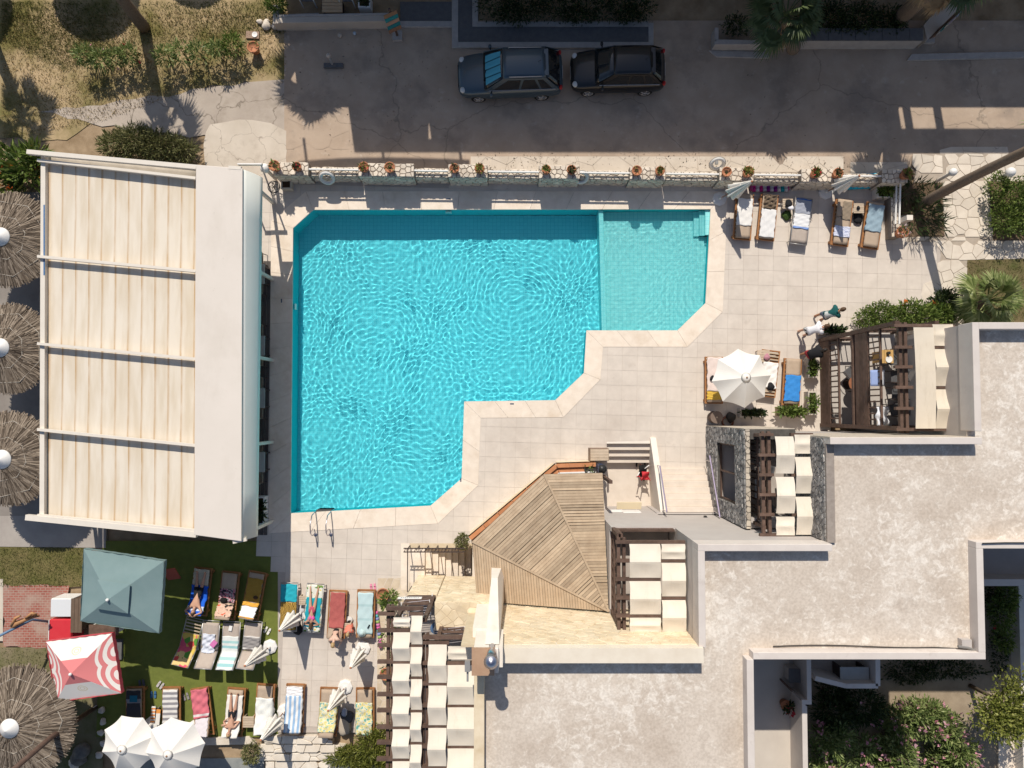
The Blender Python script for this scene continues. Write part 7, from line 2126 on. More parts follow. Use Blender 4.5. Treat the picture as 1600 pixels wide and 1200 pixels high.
def shrub(label, blobs_px, n, size, mat, seed, name='shrub', cat='shrub', flowers=None, aspect=2.6, droop=0, stems=True, shell=.45, group=None):
    """blobs_px: (px, py, radius_x m, radius_y m, height m) at ground level"""
    bl = []
    for px, py, rx, ry, hh in blobs_px:
        c = P(px, py, hh * .5); bl.append((c.x, c.y, hh * .5, rx, ry, hh * .55))
    cx = sum(b[0] for b in bl) / len(bl); cy = sum(b[1] for b in bl) / len(bl)
    t = thing(name, label, cat, (cx, cy, 0), 0, group)
    p, d = blob_points(bl, n, seed, shell)
    l = leaf_mesh('foliage', p, d, size, mat, t, aspect, seed, droop=droop); l['kind'] = 'stuff'
    if stems:
        mb = MB(); rnd = random.Random(seed)
        for b in bl:
            for k in range(3): mb.tube([(b[0] + rnd.uniform(-.1, .1), b[1] + rnd.uniform(-.1, .1), -.1), (b[0] + rnd.uniform(-.5, .5) * b[3], b[1] + rnd.uniform(-.5, .5) * b[4], b[2] * 1.2)], [.025, .01], 5)
        mb.build('stems', M('woody_stem', (.10, .07, .045), (.16, .12, .08), 9, .9), t, kind='stuff')
    if flowers:
        nf, fm, fs = flowers
        p, d = blob_points(bl, nf, seed + 5, .97)
        p[:, 2] += .05
        k = 5; pp_ = np.repeat(p, k, 0) + np.random.default_rng(seed).normal(0, fs * .4, (nf * k, 3)); dd = np.repeat(d, k, 0)
        l = leaf_mesh('blossom', pp_, dd, fs, fm, t, 1.3, seed + 6); l['kind'] = 'stuff'
    return t
pinkp = LEAF('pink_petal', [(0, (.58, .22, .30)), (.6, (.74, .36, .45)), (1, (.80, .56, .60))])
redp = M('red_flower', (.55, .04, .06), None, 5, .6); orangep = LEAF('orange_petal', [(0, (.60, .12, .03)), (1, (.72, .26, .06))])
leafo2 = LEAF('oleander_leaf', [(0, (.09, .135, .035)), (.6, (.20, .26, .08)), (1, (.38, .42, .18))])
shrub('oleander bush with a few pink flowers on the edge of the round shade', [(135, 88, .45, .4, 1.2), (160, 95, .45, .4, 1.1), (180, 92, .35, .35, 1.0)], 900, .20, leafo2, 61, flowers=(3, pinkp, .08), aspect=4)
shrub('small oleander with one red flower beside the bent palm trunk', [(203, 86, .4, .4, 1.0)], 420, .19, leafo2, 62, flowers=(3, redp, .09), aspect=4)
for i, (x, y, r, l) in enumerate(((258, 88, .4, 'sparse oleander nearest the palm trunk shadow in the dry grass'), (284, 84, .42, 'second sparse oleander from the palm trunk shadow'), (312, 84, .45, 'third sparse oleander from the palm trunk shadow'), (341, 80, .3, 'thin oleander left of the greenest bush in the dry grass'), (363, 72, .45, 'greenest oleander at the right end of the dry grass row'))):
    shrub(l, [(x, y, r, r, 1.0 + .1 * (i % 2))], 300 + 130 * (i == 4), .19, leafo2 if i < 4 else leafg, 63 + i, aspect=4, group='oleanders in the dry grass')
shrub('feathery olive green bush against the pavilion, spread along the drive', [(185, 228, .8, .6, 1.1), (215, 222, .9, .7, 1.3), (245, 230, .8, .7, 1.2), (272, 232, .7, .55, 1.0), (290, 238, .5, .5, .8)], 7000, .20, leafo, 70, aspect=6)
shrub('bird of paradise clump with orange flowers at the pavilion corner', [(20, 258, .7, .8, .9), (45, 262, .7, .8, 1.0), (10, 285, .6, .6, .9), (60, 245, .5, .6, .9)], 900, .42, leafg, 71, name='flowering_plant', cat='plant', flowers=(12, orangep, .16), aspect=4)
shrub('dense green hedge block between the stone path and right frame edge', [(1556, 292, .5, .6, 1.1), (1580, 310, .8, .8, 1.2), (1570, 345, .7, .7, 1.1), (1600, 340, .8, .8, 1.2), (1615, 300, .8, .8, 1.2)], 6500, .12, leafg, 72, name='hedge', cat='hedge', stems=False)
shrub('clipped round green hedge by the pergola corner', [(1352, 498, .45, .5, 1.0), (1375, 492, .65, .55, 1.1), (1400, 497, .6, .55, 1.1)], 4200, .11, leafg, 73, name='hedge', cat='hedge')
shrub('hibiscus bush with orange flowers between hedge and fan palm', [(1420, 488, .6, .5, 1.2), (1445, 496, .55, .5, 1.1), (1470, 492, .5, .5, .9)], 2200, .15, leafg, 74, flowers=(5, orangep, .15))
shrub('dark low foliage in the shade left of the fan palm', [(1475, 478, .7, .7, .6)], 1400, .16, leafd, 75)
shrub('spiky dark agave like plants filling the planting bed', [(1425, 300, .6, .6, .8), (1440, 335, .8, .8, .8), (1455, 310, .6, .6, .8), (1460, 350, .5, .5, .6)], 620, .38, leafd, 76, name='spiky_plant', cat='plant', aspect=9, stems=False)
rb = random.Random(77)
def clumps(region, k, r0, r1, h0, h1):
    out = []; pp = region
    while len(out) < k:
        x, y = rb.uniform(min(q[0] for q in pp), max(q[0] for q in pp)), rb.uniform(min(q[1] for q in pp), max(q[1] for q in pp))
        if inside((x, y), pp): r = rb.uniform(r0, r1); out.append((x, y, r, r * rb.uniform(.8, 1.1), rb.uniform(h0, h1)))
    return out
shrub('oleander thicket with many pink flowers along the garden bottom', clumps([(1268, 1145), (1340, 1135), (1420, 1150), (1500, 1160), (1530, 1200), (1520, 1230), (1268, 1230)], 26, .42, .68, 1.0, 2.1), 14000, .21, leafo2, 77, flowers=(150, pinkp, .13), aspect=4, shell=.35)
shrub('oleander bush with pink flowers at the sunny edge of the roof shade', clumps([(1390, 1108), (1440, 1098), (1490, 1120), (1495, 1150), (1420, 1140), (1385, 1130)], 11, .40, .62, 1.0, 2.0), 6500, .21, leafo2, 78, flowers=(60, pinkp, .13), aspect=4, shell=.35)
shrub('shaded oleander at the foot of the balcony parapet', [(1300, 1110, .8, .7, 1.5), (1345, 1100, .9, .8, 1.5), (1300, 1075, .6, .6, 1.2)], 3500, .2, leafd, 79, flowers=(8, pinkp, .1), aspect=4)
def tree(label, px, py, h, r, n, size, mat, seed, trunk=.09):
    b = P(px, py, 0); rnd = random.Random(seed); t = thing('tree', label, 'tree', (b.x, b.y, 0))
    bl = [(b.x + rnd.uniform(-.7, .7) * r, b.y + rnd.uniform(-.7, .7) * r, h * rnd.uniform(.7, .95), r * rnd.uniform(.4, .6), r * rnd.uniform(.4, .6), r * .45) for _ in range(9)]
    mb = MB(); mb.tube([(b.x, b.y, -.1), (b.x + .1, b.y, h * .4), (b.x, b.y + .1, h * .7)], [trunk, trunk * .8, trunk * .5], 8)
    for q in bl: mb.tube([(b.x + .05, b.y, h * .45), q[:3]], [trunk * .45, .012], 5)
    mb.build('trunk', M('bark', (.12, .09, .065), (.2, .155, .11), 9, .9, .3), t, True)
    p, d = blob_points(bl, n, seed, .3); l = leaf_mesh('crown', p, d, size, mat, t, 2.0, seed); l['kind'] = 'stuff'
tree('yellow green small leaved tree over the bare soil in the right garden', 1517, 1072, 2.6, 1.55, 5200, .13, leafy, 81)
shrub('vine with one red flower creeping up the garden wall in the roof shade', [(1562, 960, .5, .8, 1.0), (1570, 930, .5, .6, .9), (1566, 1000, .4, .5, .8)], 2000, .14, leafg, 82, name='vine', cat='vine', flowers=(2, redp, .12))
shrub('dark ground cover in the shaded garden corner below the balcony', [(1552, 930, .4, 1.0, .3), (1480, 1045, 1.6, .4, .3), (1420, 1050, 1.2, .5, .3), (1560, 1020, .4, 1.0, .3)], 3000, .12, leafd, 83, name='ground_plant', cat='plant', stems=False)
leafj = LEAF('juniper_leaf', [(0, (.06, .075, .012)), (.6, (.15, .17, .03)), (1, (.28, .28, .07))])
shrub('spreading juniper with pointed yellow green sprays at the bottom edge', [(600, 1150, .5, .5, .8), (585, 1165, .8, .6, .9), (610, 1178, .7, .6, .9), (560, 1182, .9, .4, .6), (590, 1200, 1.0, .6, .9), (535, 1186, .7, .2, .4), (548, 1172, .6, .18, .4)], 9000, .17, leafj, 84, aspect=5)
shrub('small speckled shrub beside the white rock steps', [(393, 1176, .38, .42, .7)], 700, .11, leafo, 85)
shrub('leafy climber on the pergola corner above the top pot', [(608, 936, .3, .3, 1.6)], 320, .16, leafg, 86, name='climber', cat='plant')
shrub('green creeper trailing along the lower pergola beam', [(614, 970, .12, .6, 5.0), (619, 1010, .12, .7, 5.0)], 260, .12, leafg, 87, name='creeper', cat='plant', stems=False)
shrub('small grey leaved shrub by the stair railing and bar end', [(722, 845, .26, .3, .9)], 420, .12, leafo, 88)
shrub('bright green shrub behind the white pot at the top edge', [(430, 5, .45, .45, .9)], 800, .14, leafg, 89)
for i, (bl, l) in enumerate(((((775, 5, 1.0, .8, .8), (820, 10, 1.0, .8, .8), (870, 8, 1.0, .8, .8), (920, 10, 1.0, .8, .8), (970, 8, 1.0, .8, .8), (1000, 12, .7, .6, .8), (800, 24, .9, .4, .6), (900, 24, .9, .4, .6), (980, 24, .7, .4, .6)), 'long dark clipped hedge above the pavement behind the cars'), (((1260, 35, .7, .7, .9), (1300, 28, .9, .8, 1.0), (1345, 30, .9, .8, 1.0), (1390, 35, .8, .7, .9), (1330, 50, 1.2, .3, .8), (1150, 40, .6, .5, .6)), 'dark hedge in the shaded roadside planter'))):
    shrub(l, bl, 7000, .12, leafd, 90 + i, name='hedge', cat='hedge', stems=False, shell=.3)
# grass tufts
def tufts(name, poly_px, n, size, mat, seed, z=-.115, mask=None):
    g = np.random.default_rng(seed); pp = pxpoly(poly_px); xs = [p[0] for p in pp]; ys = [p[1] for p in pp]; pts = []
    while len(pts) < n:
        x, y = g.uniform(min(xs), max(xs)), g.uniform(min(ys), max(ys))
        if inside((x, y), pp) and (mask is None or mask(x, y) > g.random()): pts.append((x, y, z))
    pts = np.array(pts); d = g.normal(0, .5, (n, 3)); d[:, 2] = 1
    o = leaf_mesh(name, pts, d, size, mat, None, 5, seed); o['kind'] = 'stuff'; return o
dryg = LEAF('dry_grass', [(0, (.20, .13, .05)), (.5, (.36, .25, .11)), (.75, (.16, .15, .04)), (1, (.50, .38, .20))], .9)
greeng = LEAF('green_grass', [(0, (.06, .075, .015)), (.6, (.13, .145, .035)), (1, (.24, .22, .08))], .9)
wave = lambda x, y: .5 + .5 * math.sin(x * .55 + 1.3 * math.sin(y * .4)) * math.cos(y * .6 + x * .2)
tufts('dry_grass', [(0, 20), (446, 15), (446, 112), (310, 135), (150, 190), (0, 220)], 13000, .10, dryg, 1)
tufts('green_grass', [(0, 0), (446, 0), (446, 50), (200, 70), (100, 110), (0, 60)], 12000, .10, greeng, 2, mask=lambda x, y: .25 + .75 * wave(x, y))
tufts('green_grass', [(0, 855), (130, 855), (130, 916), (0, 916)], 4500, .07, greeng, 3, -.03)
tufts('green_grass', [(0, 1014), (90, 1014), (120, 1200), (0, 1200)], 3500, .07, greeng, 4, -.034)
tufts('green_grass', [(1512, 408), (1600, 404), (1600, 500), (1508, 500)], 2500, .08, greeng, 5, -.015)
# ================================================================== SMALL THINGS
m_ring = M('life_ring_white', (.72, .70, .66), None, 5, .5)
for px, py, l in ((511, 278, 'white life ring on the rubble wall nearest the bar pavilion'), (908, 277, 'white life ring on the rubble wall above the pool divider'), (1121, 256, 'white life ring on the rubble wall beside the first folded parasol')):
    c = P(px, py, .75); t = thing('life_ring', l, 'life ring', c, 0, 'life rings on the rubble wall')
    rot = Matrix.Rotation(.95, 3, 'X')
    MB().torus((0, 0, 0), .25, .075, 28, 10, rot).build('ring', m_ring, t, True, world=False)
    MB().torus((0, 0, 0), .335, .012, 28, 5, rot).build('grab_line', m_rope, t, world=False)
    MB().bx(-.06, .06, .02, .16, -.16, -.08).build('hook', M('grey_metal', (.25, .25, .25)), t, world=False)
def mattress(c0, c1, w, label, mats, nx, ny, headmat):
    a, b = P(*c0, .2), P(*c1, .2); t = thing('air_mattress', label, 'air mattress', ((a.x + b.x) / 2, (a.y + b.y) / 2, .0), math.atan2(b.y - a.y, b.x - a.x))
    L = (b - a).length
    def fn(u, v):
        x, y = (u - .5) * L, (v - .5) * w
        bump_ = abs(math.sin(u * nx * math.pi)) ** .6 * abs(math.sin(v * ny * math.pi)) ** .6
        return (x, y, .12 + .10 * bump_)
    MB().grid(fn, nx * 6, ny * 6).build('mattress', mats, t, True, solid=.02, world=False)
    for i in range(nx): 
        for j in range(ny):
            pass
    MB().tube([(-L * .5, -w * .45, .13), (-L * .54, 0, .15), (-L * .5, w * .45, .13)], .07, 8).build('pillow', headmat, t, True, world=False)
    MB().tube([(L * .51, -w * .4, .12), (L * .51, w * .4, .12)], .05, 8).build('valve_edge', headmat, t, True, world=False)
    return t
m_blue = M('blue_vinyl', (.02, .48, .70), (.03, .55, .76), 3, .25)
mm = STRIPES('pink_vinyl', [(.55, .03, .22), (.62, .58, .60), (.55, .03, .22), (.62, .58, .60), (.26, .03, .24), (.62, .58, .60), (.26, .03, .24), (.62, .58, .60), (.02, .30, .34), (.62, .58, .60)], 1, 0, .25)
mattress((1176, 287), (1232, 287), .62, 'clear air mattress with pink, purple and teal bubbles by the wall', mm, 10, 4, M('pink_edge', (.5, .06, .22), None, 5, .3))
mattress((1306, 285), (1378, 281), .62, 'blue inflatable air mattress standing behind the folded parasol', m_blue, 8, 4, m_blue)
# noodle
cols = [(.62, .12, .34), (.10, .42, .46), (.24, .26, .50), (.30, .44, .14), (.6, .2, .4)]
pts = [P(588, 955, .08), P(589, 980, .10), P(592, 1000, .12), P(595, 1012, .12)]
t = thing('pool_noodle', 'long multicoloured pool toy lying along the stone strip', 'pool toy', pts[0])
for i in range(12):
    a, b = pts[0].lerp(pts[-1], i / 12), pts[0].lerp(pts[-1], (i + .94) / 12)
    MB().tube([a, b], .075, 10).build('segment', M('noodle_%s' % 'pink teal violet green rose'.split()[i % 5 if i < 10 else 0], cols[i % 5 if i < 10 else 0], None, 5, .6), t, True)
# pool ladder
t = thing('pool_ladder', 'chrome pool ladder with curved rails on the south rim of the pool', 'ladder', P(505, 808, 0))
for x in (493, 517):
    a = P(x, 835, 0); MB().tube([a, a + Vector((0, .05, .55)), a + Vector((0, .2, .75)), a + Vector((0, .5, .8)), a + Vector((0, .85, .55)), a + Vector((0, .95, -.1)), a + Vector((0, .95, -1.1))], .022, 8).build('rail', m_chrome, t, True)
    MB().lathe([(.07, 0), (.07, .02), (.03, .03)], tuple(a + Vector((0, 0, .012))), 12).build('flange', m_chrome, t)
    MB().tube([a + Vector((-.05, .22, .0)), a + Vector((-.03, .26, .35)), a + Vector((0, .2, .7))], .018, 6).build('brace', m_chrome, t)
for z in (-.12, -.42, -.72):
    a = P(493, 835, 0); b = P(517, 835, 0); MB().bx(a.x, b.x, a.y + .88, a.y + 1.0, z, z + .03).build('step', M('grey_step', (.08, .08, .08), None, 5, .6), t)
# pump, drains
for (x, y, w, h, l) in ((800, 631, .16, .05, 'small dark depth mark on the pool rim by the inner corner'), (440, 470, .05, .16, 'small dark depth mark on the west pool rim'), (720, 750, .05, .14, 'small blue depth mark on the east pool rim'), (700, 311, .18, .04, 'small dark depth mark on the north pool rim')):
    c = XY(x, y); o = MB().bx(c[0] - w / 2, c[0] + w / 2, c[1] - h / 2, c[1] + h / 2, .012, .018).build('depth_mark', M('blue_mark', (.05, .08, .14), None, 5, .5)); tag(o, l, 'mark')
# drinks stand under the teal parasol
t = thing('chest_freezer', 'white chest freezer beside the teal parasol', 'freezer', P(95, 952, 0)); c = P(95, 950, .85)
MB().bx(c.x - .42, c.x + .42, c.y - .36, c.y + .36, 0, .8).build('cabinet', m_white, t, bevel=.02)
MB().bx(c.x - .40, c.x + .40, c.y - .34, c.y + .34, .802, .85).build('lid', M('freezer_lid', (.66, .68, .70), None, 5, .3), t, bevel=.01)
MB().bx(c.x + .43, c.x + .46, c.y - .1, c.y + .1, .74, .78).build('handle', m_gframe, t)
t = thing('chest_freezer', 'bright red chest cooler below the white freezer', 'cooler', P(95, 985, 0)); c = P(94, 985, .85)
MB().bx(c.x - .44, c.x + .44, c.y - .42, c.y + .42, 0, .8).build('cabinet', M('red_enamel', (.58, .03, .045), (.62, .05, .06), 3, .4), t, bevel=.02)
MB().bx(c.x - .42, c.x + .42, c.y - .40, c.y + .40, .802, .85).build('lid', MATS['red_enamel'], t, bevel=.01)
MB().bx(c.x - .47, c.x - .445, c.y - .4, c.y + .4, .5, .84).build('trim', m_white, t)
t = thing('stand_counter', 'dark wooden drinks counter between the freezers and the teal parasol', 'counter', P(118, 970, 0)); c = P(119, 962, .95)
MB().bx(c.x - .18, c.x + .18, c.y - .62, c.y + .62, 0, .9).build('body', m_brown, t)
for k in range(3): MB().bx(c.x - .22 + k * .15, c.x - .08 + k * .15, c.y - .66, c.y + .66, .9, .94).build('top_board', M('counter_board', (.12, .08, .055), (.17, .12, .085), 4, .7, .1, var=.15), t)
t = thing('low_shelf', 'shelf with pale end posts below the gap between the square parasols', 'shelf', P(165, 990, 0)); c = P(160, 985, .6)
MB().bx(c.x - .6, c.x + .6, c.y - .2, c.y + .2, .5, .55).build('board', m_brown, t)
for s in (-1, 1): MB().bx(c.x + s * .5 - .03, c.x + s * .5 + .03, c.y - .15, c.y + .15, 0, .5).build('leg', m_white, t)
# menu board
t = thing('menu_board', 'red framed blackboard sign leaning in the shade by the teal parasol', 'sign', P(267, 898, 0)); c = P(268, 897, .5)
rot = Matrix.Rotation(.15, 3, 'Z') @ Matrix.Rotation(-.9, 3, 'X')
MB().box(tuple(c), (.52, .04, .62), rot=rot).build('frame', M('red_frame', (.40, .08, .05), None, 5, .6), t)
MB().box(tuple(c + rot @ Vector((0, .024, 0))), (.42, .01, .52), rot=rot).build('board', M('blackboard', (.02, .025, .025), None, 5, .8), t)
chalk = M('chalk', (.62, .62, .58), None, 5, .9)
for k in range(3):
    q = c + rot @ Vector((0, .033, .15 - k * .15))
    marks(q, rot @ Vector((-1, 0, 0)), rot @ Vector((0, 0, 1)), 4, .085, chalk, t, 30 + k)
# driftwood figure on a leaning pole
t = thing('wooden_sign_post', 'blue painted pole carrying a carved driftwood arm over the brick path', 'post', P(58, 962, 0))
b0 = P(62, 968, 0)
MB().tube([(b0.x + .35, b0.y - .1, -.05), tuple(P(50, 968, 1.2)), tuple(P(-20, 1003, 2.4))], .05, 8).build('pole', M('blue_pole', (.12, .20, .32), None, 5, .5), t, True)
m_drift = M('driftwood', (.34, .16, .07), (.48, .26, .12), 5, .6, .2)
MB().tube([P(18, 982, 1.7), P(26, 974, 1.75), P(40, 968, 1.6), P(52, 963, 1.5), P(62, 962, 1.4)], [.05, .1, .08, .075, .04], 8).build('arm', m_drift, t, True)
MB().tube([P(18, 978, 1.75), P(24, 966, 1.85), P(32, 962, 1.8)], [.06, .06, .04], 8).build('branch', m_drift, t, True)
MB().tube([P(40, 966, 1.65), P(50, 958, 1.7), P(58, 960, 1.6)], [.05, .06, .03], 8).build('branch', m_drift, t, True)
# leaning wooden mast in the corner
t = thing('wooden_mast', 'long brown wooden pole leaning over the corner thatched parasol', 'pole', P(151, 1104, 0))
MB().tube([P(151, 1104, -.05), P(80, 1152, 2.6), P(10, 1212, 5.0)], [.09, .10, .09], 10).build('pole', m_brown, t, True)
MB().tube([P(151, 1102, .1), P(104, 1135, 1.2)], .02, 6).build('steel_strip', m_chrome, t)
# bag and stones in the corner
t = thing('rock', 'pale boulder with a dark net bag by the lower left corner', 'rock', P(122, 1180, 0)); c = P(122, 1183, .1)
def rockmesh(c, r, seed, s=(1, 1, .7)):
    g = random.Random(seed); ph = [g.uniform(0, 6) for _ in range(6)]; mb = MB(); base = MB().ball((0, 0, 0), 1, 14, 9)
    vs = []
    for q in base.v:
        k = 1 + .13 * math.sin(q[0] * 3 + ph[0]) + .11 * math.sin(q[1] * 4 + ph[1]) + .1 * math.sin(q[2] * 4 + ph[2]) + .06 * math.sin(q[0] * 9 + q[1] * 7 + ph[3])
        vs.append((c[0] + q[0] * r * k * s[0], c[1] + q[1] * r * k * s[1], max(-.12, c[2] + q[2] * r * k * s[2])))
    mb.add(vs, base.f); return mb
m_rock = M('limestone_rock', (.50, .43, .36), (.70, .63, .55), 4, .9, .35)
m_rockd = M('dark_rock', (.09, .085, .075), (.20, .18, .16), 5, .9, .4)
rockmesh(c, .34, 3).build('boulder', m_rockd, t, True)
rockmesh((c.x - .15, c.y - .25, .1), .24, 4).build('boulder', m_rock, t, True)
rockmesh((c.x + .25, c.y + .3, .2), .3, 5).build('boulder', m_rockd, t, True)
for k, (x, y) in enumerate(((158, 1110), (160, 1128), (157, 1145), (161, 1162), (155, 1180))):
    c = P(x, y, .08); o = rockmesh((c.x, c.y, .06), .13, 20 + k).build('rock', m_rock, None, True); tag(o, 'pale round stone in the edging left of the two white parasols', 'rock', 'stone edging beside the white parasols')
# white rock steps at the bottom
st2 = structure(thing('rock_steps', None, None, P(480, 1170, 0)))
m_wrock = M('white_rock', (.62, .53, .42), (.80, .73, .63), 2.5, .85, .3, var=.1)
rnd = random.Random(41)
for (xa, xb, ya, yb, z) in ((412, 520, 1150, 1163, .16), (402, 540, 1163, 1176, .08), (398, 560, 1176, 1189, .0), (415, 640, 1190, 1206, -.06)):
    (x0, y1), (x1, y0) = XY(xa, ya, z), XY(xb, yb, z)
    for p in voronoi(x0, x1, y0, y1, .40, rnd, .4, 2.0):
        q = shrink(p, .006)
        if len(q) < 3: continue
        zz = z + rnd.uniform(-.03, .04); mb = MB(); mb.prism(q, -.3, zz); mb.build('stone', m_wrock, st2, bevel=.02)
structure(slab([(180, 1186), (412, 1186), (412, 1320), (180, 1320)], -.13, -.05, 'lower_terrace', M('teal_grey_paving', (.20, .215, .21), (.30, .305, .29), 3, .9, .1)))
for k in range(6):
    structure(slab([(245, 1153 + k * 0), (390, 1150), (400, 1162), (250, 1165)], -.13, .06, 'lawn_kerb', m_wrock)) if k == 0 else None
# side tables, bags, sandals
m_slat = M('table_slat', (.46, .36, .26), (.58, .47, .36), 5, .7, .1, var=.1)
def side_table(px, py, label, w=.42, mat=None, z=.34):
    c = P(px, py, z); t = thing('side_table', label, 'side table', (c.x, c.y, 0))
    for i in range(5): MB().bx(-w / 2, w / 2, -w / 2 + i * w / 5, -w / 2 + (i + 1) * w / 5 - .012, z - .03, z).build('slat', mat or m_slat, t, world=False)
    for sx in (-1, 1):
        for sy in (-1, 1): MB().bx(sx * w * .4 - .02, sx * w * .4 + .02, sy * w * .4 - .02, sy * w * .4 + .02, 0, z - .03).build('leg', mat or m_slat, t, world=False)
side_table(388, 1128, 'pale slatted side table between the woman and the gauze towel', .44)
side_table(1231, 318, 'slatted side table with dark clothes between wall row loungers')
side_table(1342, 325, 'light wooden side table with a dark cup between the last two wall row loungers')
side_table(1193, 556, 'slatted side table with a pink bag at the top of the open parasol', .5)
side_table(1197, 603, 'slatted side table with a dark bag under the open parasol rim', .5)
side_table(474, 938, 'small slatted side table between the tiger and lily towels', .36)
side_table(542, 980, 'small pale side table with toys between red and aqua loungers', .34)
def cloth_heap(px, py, z, r, label, mat, cat='clothes', name='clothes', s=(1, 1, .5), seed=0):
    c = P(px, py, z); o = rockmesh((c.x, c.y, c.z + r * .3), r, seed + int(px), s).build(name, mat, None, True); tag(o, label, cat); return o
cloth_heap(1232, 318, .35, .15, 'black rumpled clothes on the wall row side table', cl('black', (.015, .015, .018)))
cloth_heap(1235, 325, .35, .11, 'white rumpled cloth beside the black clothes on the side table', cl('white', (.7, .69, .72)))
cloth_heap(1228, 337, .02, .2, 'dark green round bag on the deck between wall row loungers', cl('green', (.05, .09, .02)), 'bag', 'bag')
cloth_heap(1340, 340, .02, .22, 'black bag on the deck between the last two wall row loungers', cl('black', (.015, .015, .018)), 'bag', 'bag')
cloth_heap(1341, 325, .35, .07, 'dark cup on the light wooden side table', cl('black', (.015, .015, .018)), 'cup', 'cup', (1, 1, 1))
cloth_heap(1198, 558, .35, .13, 'small pink and grey bag on the slatted table above the parasol', cl('dustypink', (.42, .2, .24)), 'bag', 'bag')
cloth_heap(1204, 604, .35, .16, 'black folded bag on the slatted table by the parasol rim', cl('black', (.015, .015, .018)), 'bag', 'bag')
cloth_heap(1114, 591, .42, .12, 'black headphones case on the pale pink towel', cl('black', (.015, .015, .018)), 'pouch', 'pouch')
cloth_heap(467, 982, .02, .22, 'round black straw bag on the deck beside the tiger print towel', cl('black', (.015, .015, .018)), 'bag', 'bag', (1, 1, .8))
cloth_heap(470, 952, .02, .17, 'white and grey clothes bundle between tiger and lily towels', cl('palegrey', (.5, .5, .52)))
cloth_heap(544, 968, .02, .17, 'black and white plush toy bag beside the red towel lounger', BLOTCH('plush', [(0, (.03, .03, .03)), (.5, (.6, .58, .56))], 7, 'NOISE'), 'bag', 'bag')
cloth_heap(543, 1118, .02, .26, 'charcoal beach bag with striped towel between the lemon loungers', cl('charcoal', (.06, .06, .065)), 'bag', 'bag')
cloth_heap(539, 1112, .2, .14, 'white and blue striped cloth spilling out of the charcoal bag', STRIPES('navy_stripe', [(.65, .65, .66), (.05, .09, .2)], 5, 0))
cloth_heap(540, 1134, .02, .3, 'beige tote bag with black prints between the lemon loungers', BLOTCH('tote_print', [(0, (.42, .36, .29)), (.62, (.42, .36, .29)), (.66, (.04, .04, .04))], 4, 'NOISE'), 'bag', 'bag', (.8, 1.1, .5))
cloth_heap(246, 1112, .02, .2, 'dark wicker bag behind the left white parasol', cl('darkbrown', (.06, .04, .03)), 'bag', 'bag')
cloth_heap(1141, 652, .02, .22, 'dark round pot with a white flower on the stone house corner', M('dark_pot', (.05, .045, .04)), 'pot', 'pot', (1, 1, .9))
for (x, y, rz, l, m) in ((222, 1067, .2, 'pair of dark slippers in the shade of the red parasol', (.10, .10, .12)), (251, 1070, -.6, 'pair of black and white slippers on the sunny turf', (.45, .42, .42)), (291, 1088, .3, 'pair of striped sandals left of the pink towel', (.25, .23, .23)), (312, 1010, .1, 'pair of white sandals beside the tropical fruit towel', (.66, .63, .60)), (418, 985, -.5, 'pair of white sandals on the turf by the last sling lounger', (.68, .66, .62)), (583, 917, .1, 'pair of pink slippers at the foot of the aqua lounger', (.66, .25, .36)), (240, 1085, 0, 'small blue slippers in the shade by the dark lounger', (.04, .12, .25))):
    c = P(x, y, .0); t = thing('sandals', l, 'sandals', c, rz)
    for s in (-1, 1):
        MB().grid(lambda u, v, s=s: (s * .075 + (u - .5) * .095 * (1 - .35 * abs(v - .35)), (v - .5) * .27, .025), 4, 6).build('sole', cl('sole_%d%d' % (x, y), m), t, solid=.025, world=False)
        MB().tube([(s * .075 - .045, .03, .03), (s * .075, .05, .075), (s * .075 + .045, .03, .03)], .014, 6).build('strap', cl('sole_%d%d' % (x, y), m), t, world=False)
# orange and white striped beach mats
t = thing('folded_chair', 'orange and white striped folded beach seat by the grey striped lounger', 'beach seat', P(243, 1115, 0)); c = P(243, 1116, .2)
m_os = STRIPES('orange_stripe', [(.70, .25, .05), (.72, .70, .66)], 5, 1)
for s in (-1, 1): MB().box((c.x + s * .10, c.y - (.12 if s > 0 else 0), .2), (.17, .62, .03), rz=-.08).build('panel', m_os if s < 0 else STRIPES('orange_edge', [(.72, .70, .66)] * 3 + [(.70, .3, .08)], 1, 1), t, bevel=.008)
for s in (-1, 1): MB().bar((c.x + s * .1, c.y + .25, 0), (c.x + s * .1, c.y + .25, .19), .03, .03).build('leg', m_gframe, t)
# wooden crate and bar stools at the end of the bar
t = thing('wooden_cabinet', 'pale wooden planked cabinet between the bar and the court steps', 'cabinet', P(935, 711, 0)); c = P(936, 711, .7)
for k in range(4): MB().bx(c.x - .34, c.x + .38, c.y - .22 + k * .115, c.y - .115 + k * .115, .66, .7).build('top_board', m_slat, t)
MB().bx(c.x - .36, c.x + .40, c.y - .24, c.y + .26, 0, .65).build('body', M('cabinet_wood', (.20, .14, .10), (.28, .2, .15), 4, .8), t)
t = thing('bar_stool', 'black bar stool with chrome bar beside the potted cactus', 'stool', P(941, 735, 0)); c = P(941, 733, .75)
MB().lathe([(.0, .0), (.17, .0), (.18, .04), (.0, .06)], (c.x, c.y, .7), 16).build('seat', M('black_metal', (.03, .03, .03)), t, True)
MB().tube([(c.x, c.y, .02), (c.x, c.y, .7)], .03, 8).build('leg', m_chrome, t); MB().lathe([(.2, 0), (.19, .02), (.03, .04)], (c.x, c.y, .0), 16).build('foot', m_chrome, t)
MB().tube([(c.x - .17, c.y + .22, .74), (c.x - .15, c.y - .15, .74)], .02, 6).build('grab_bar', m_chrome, t)
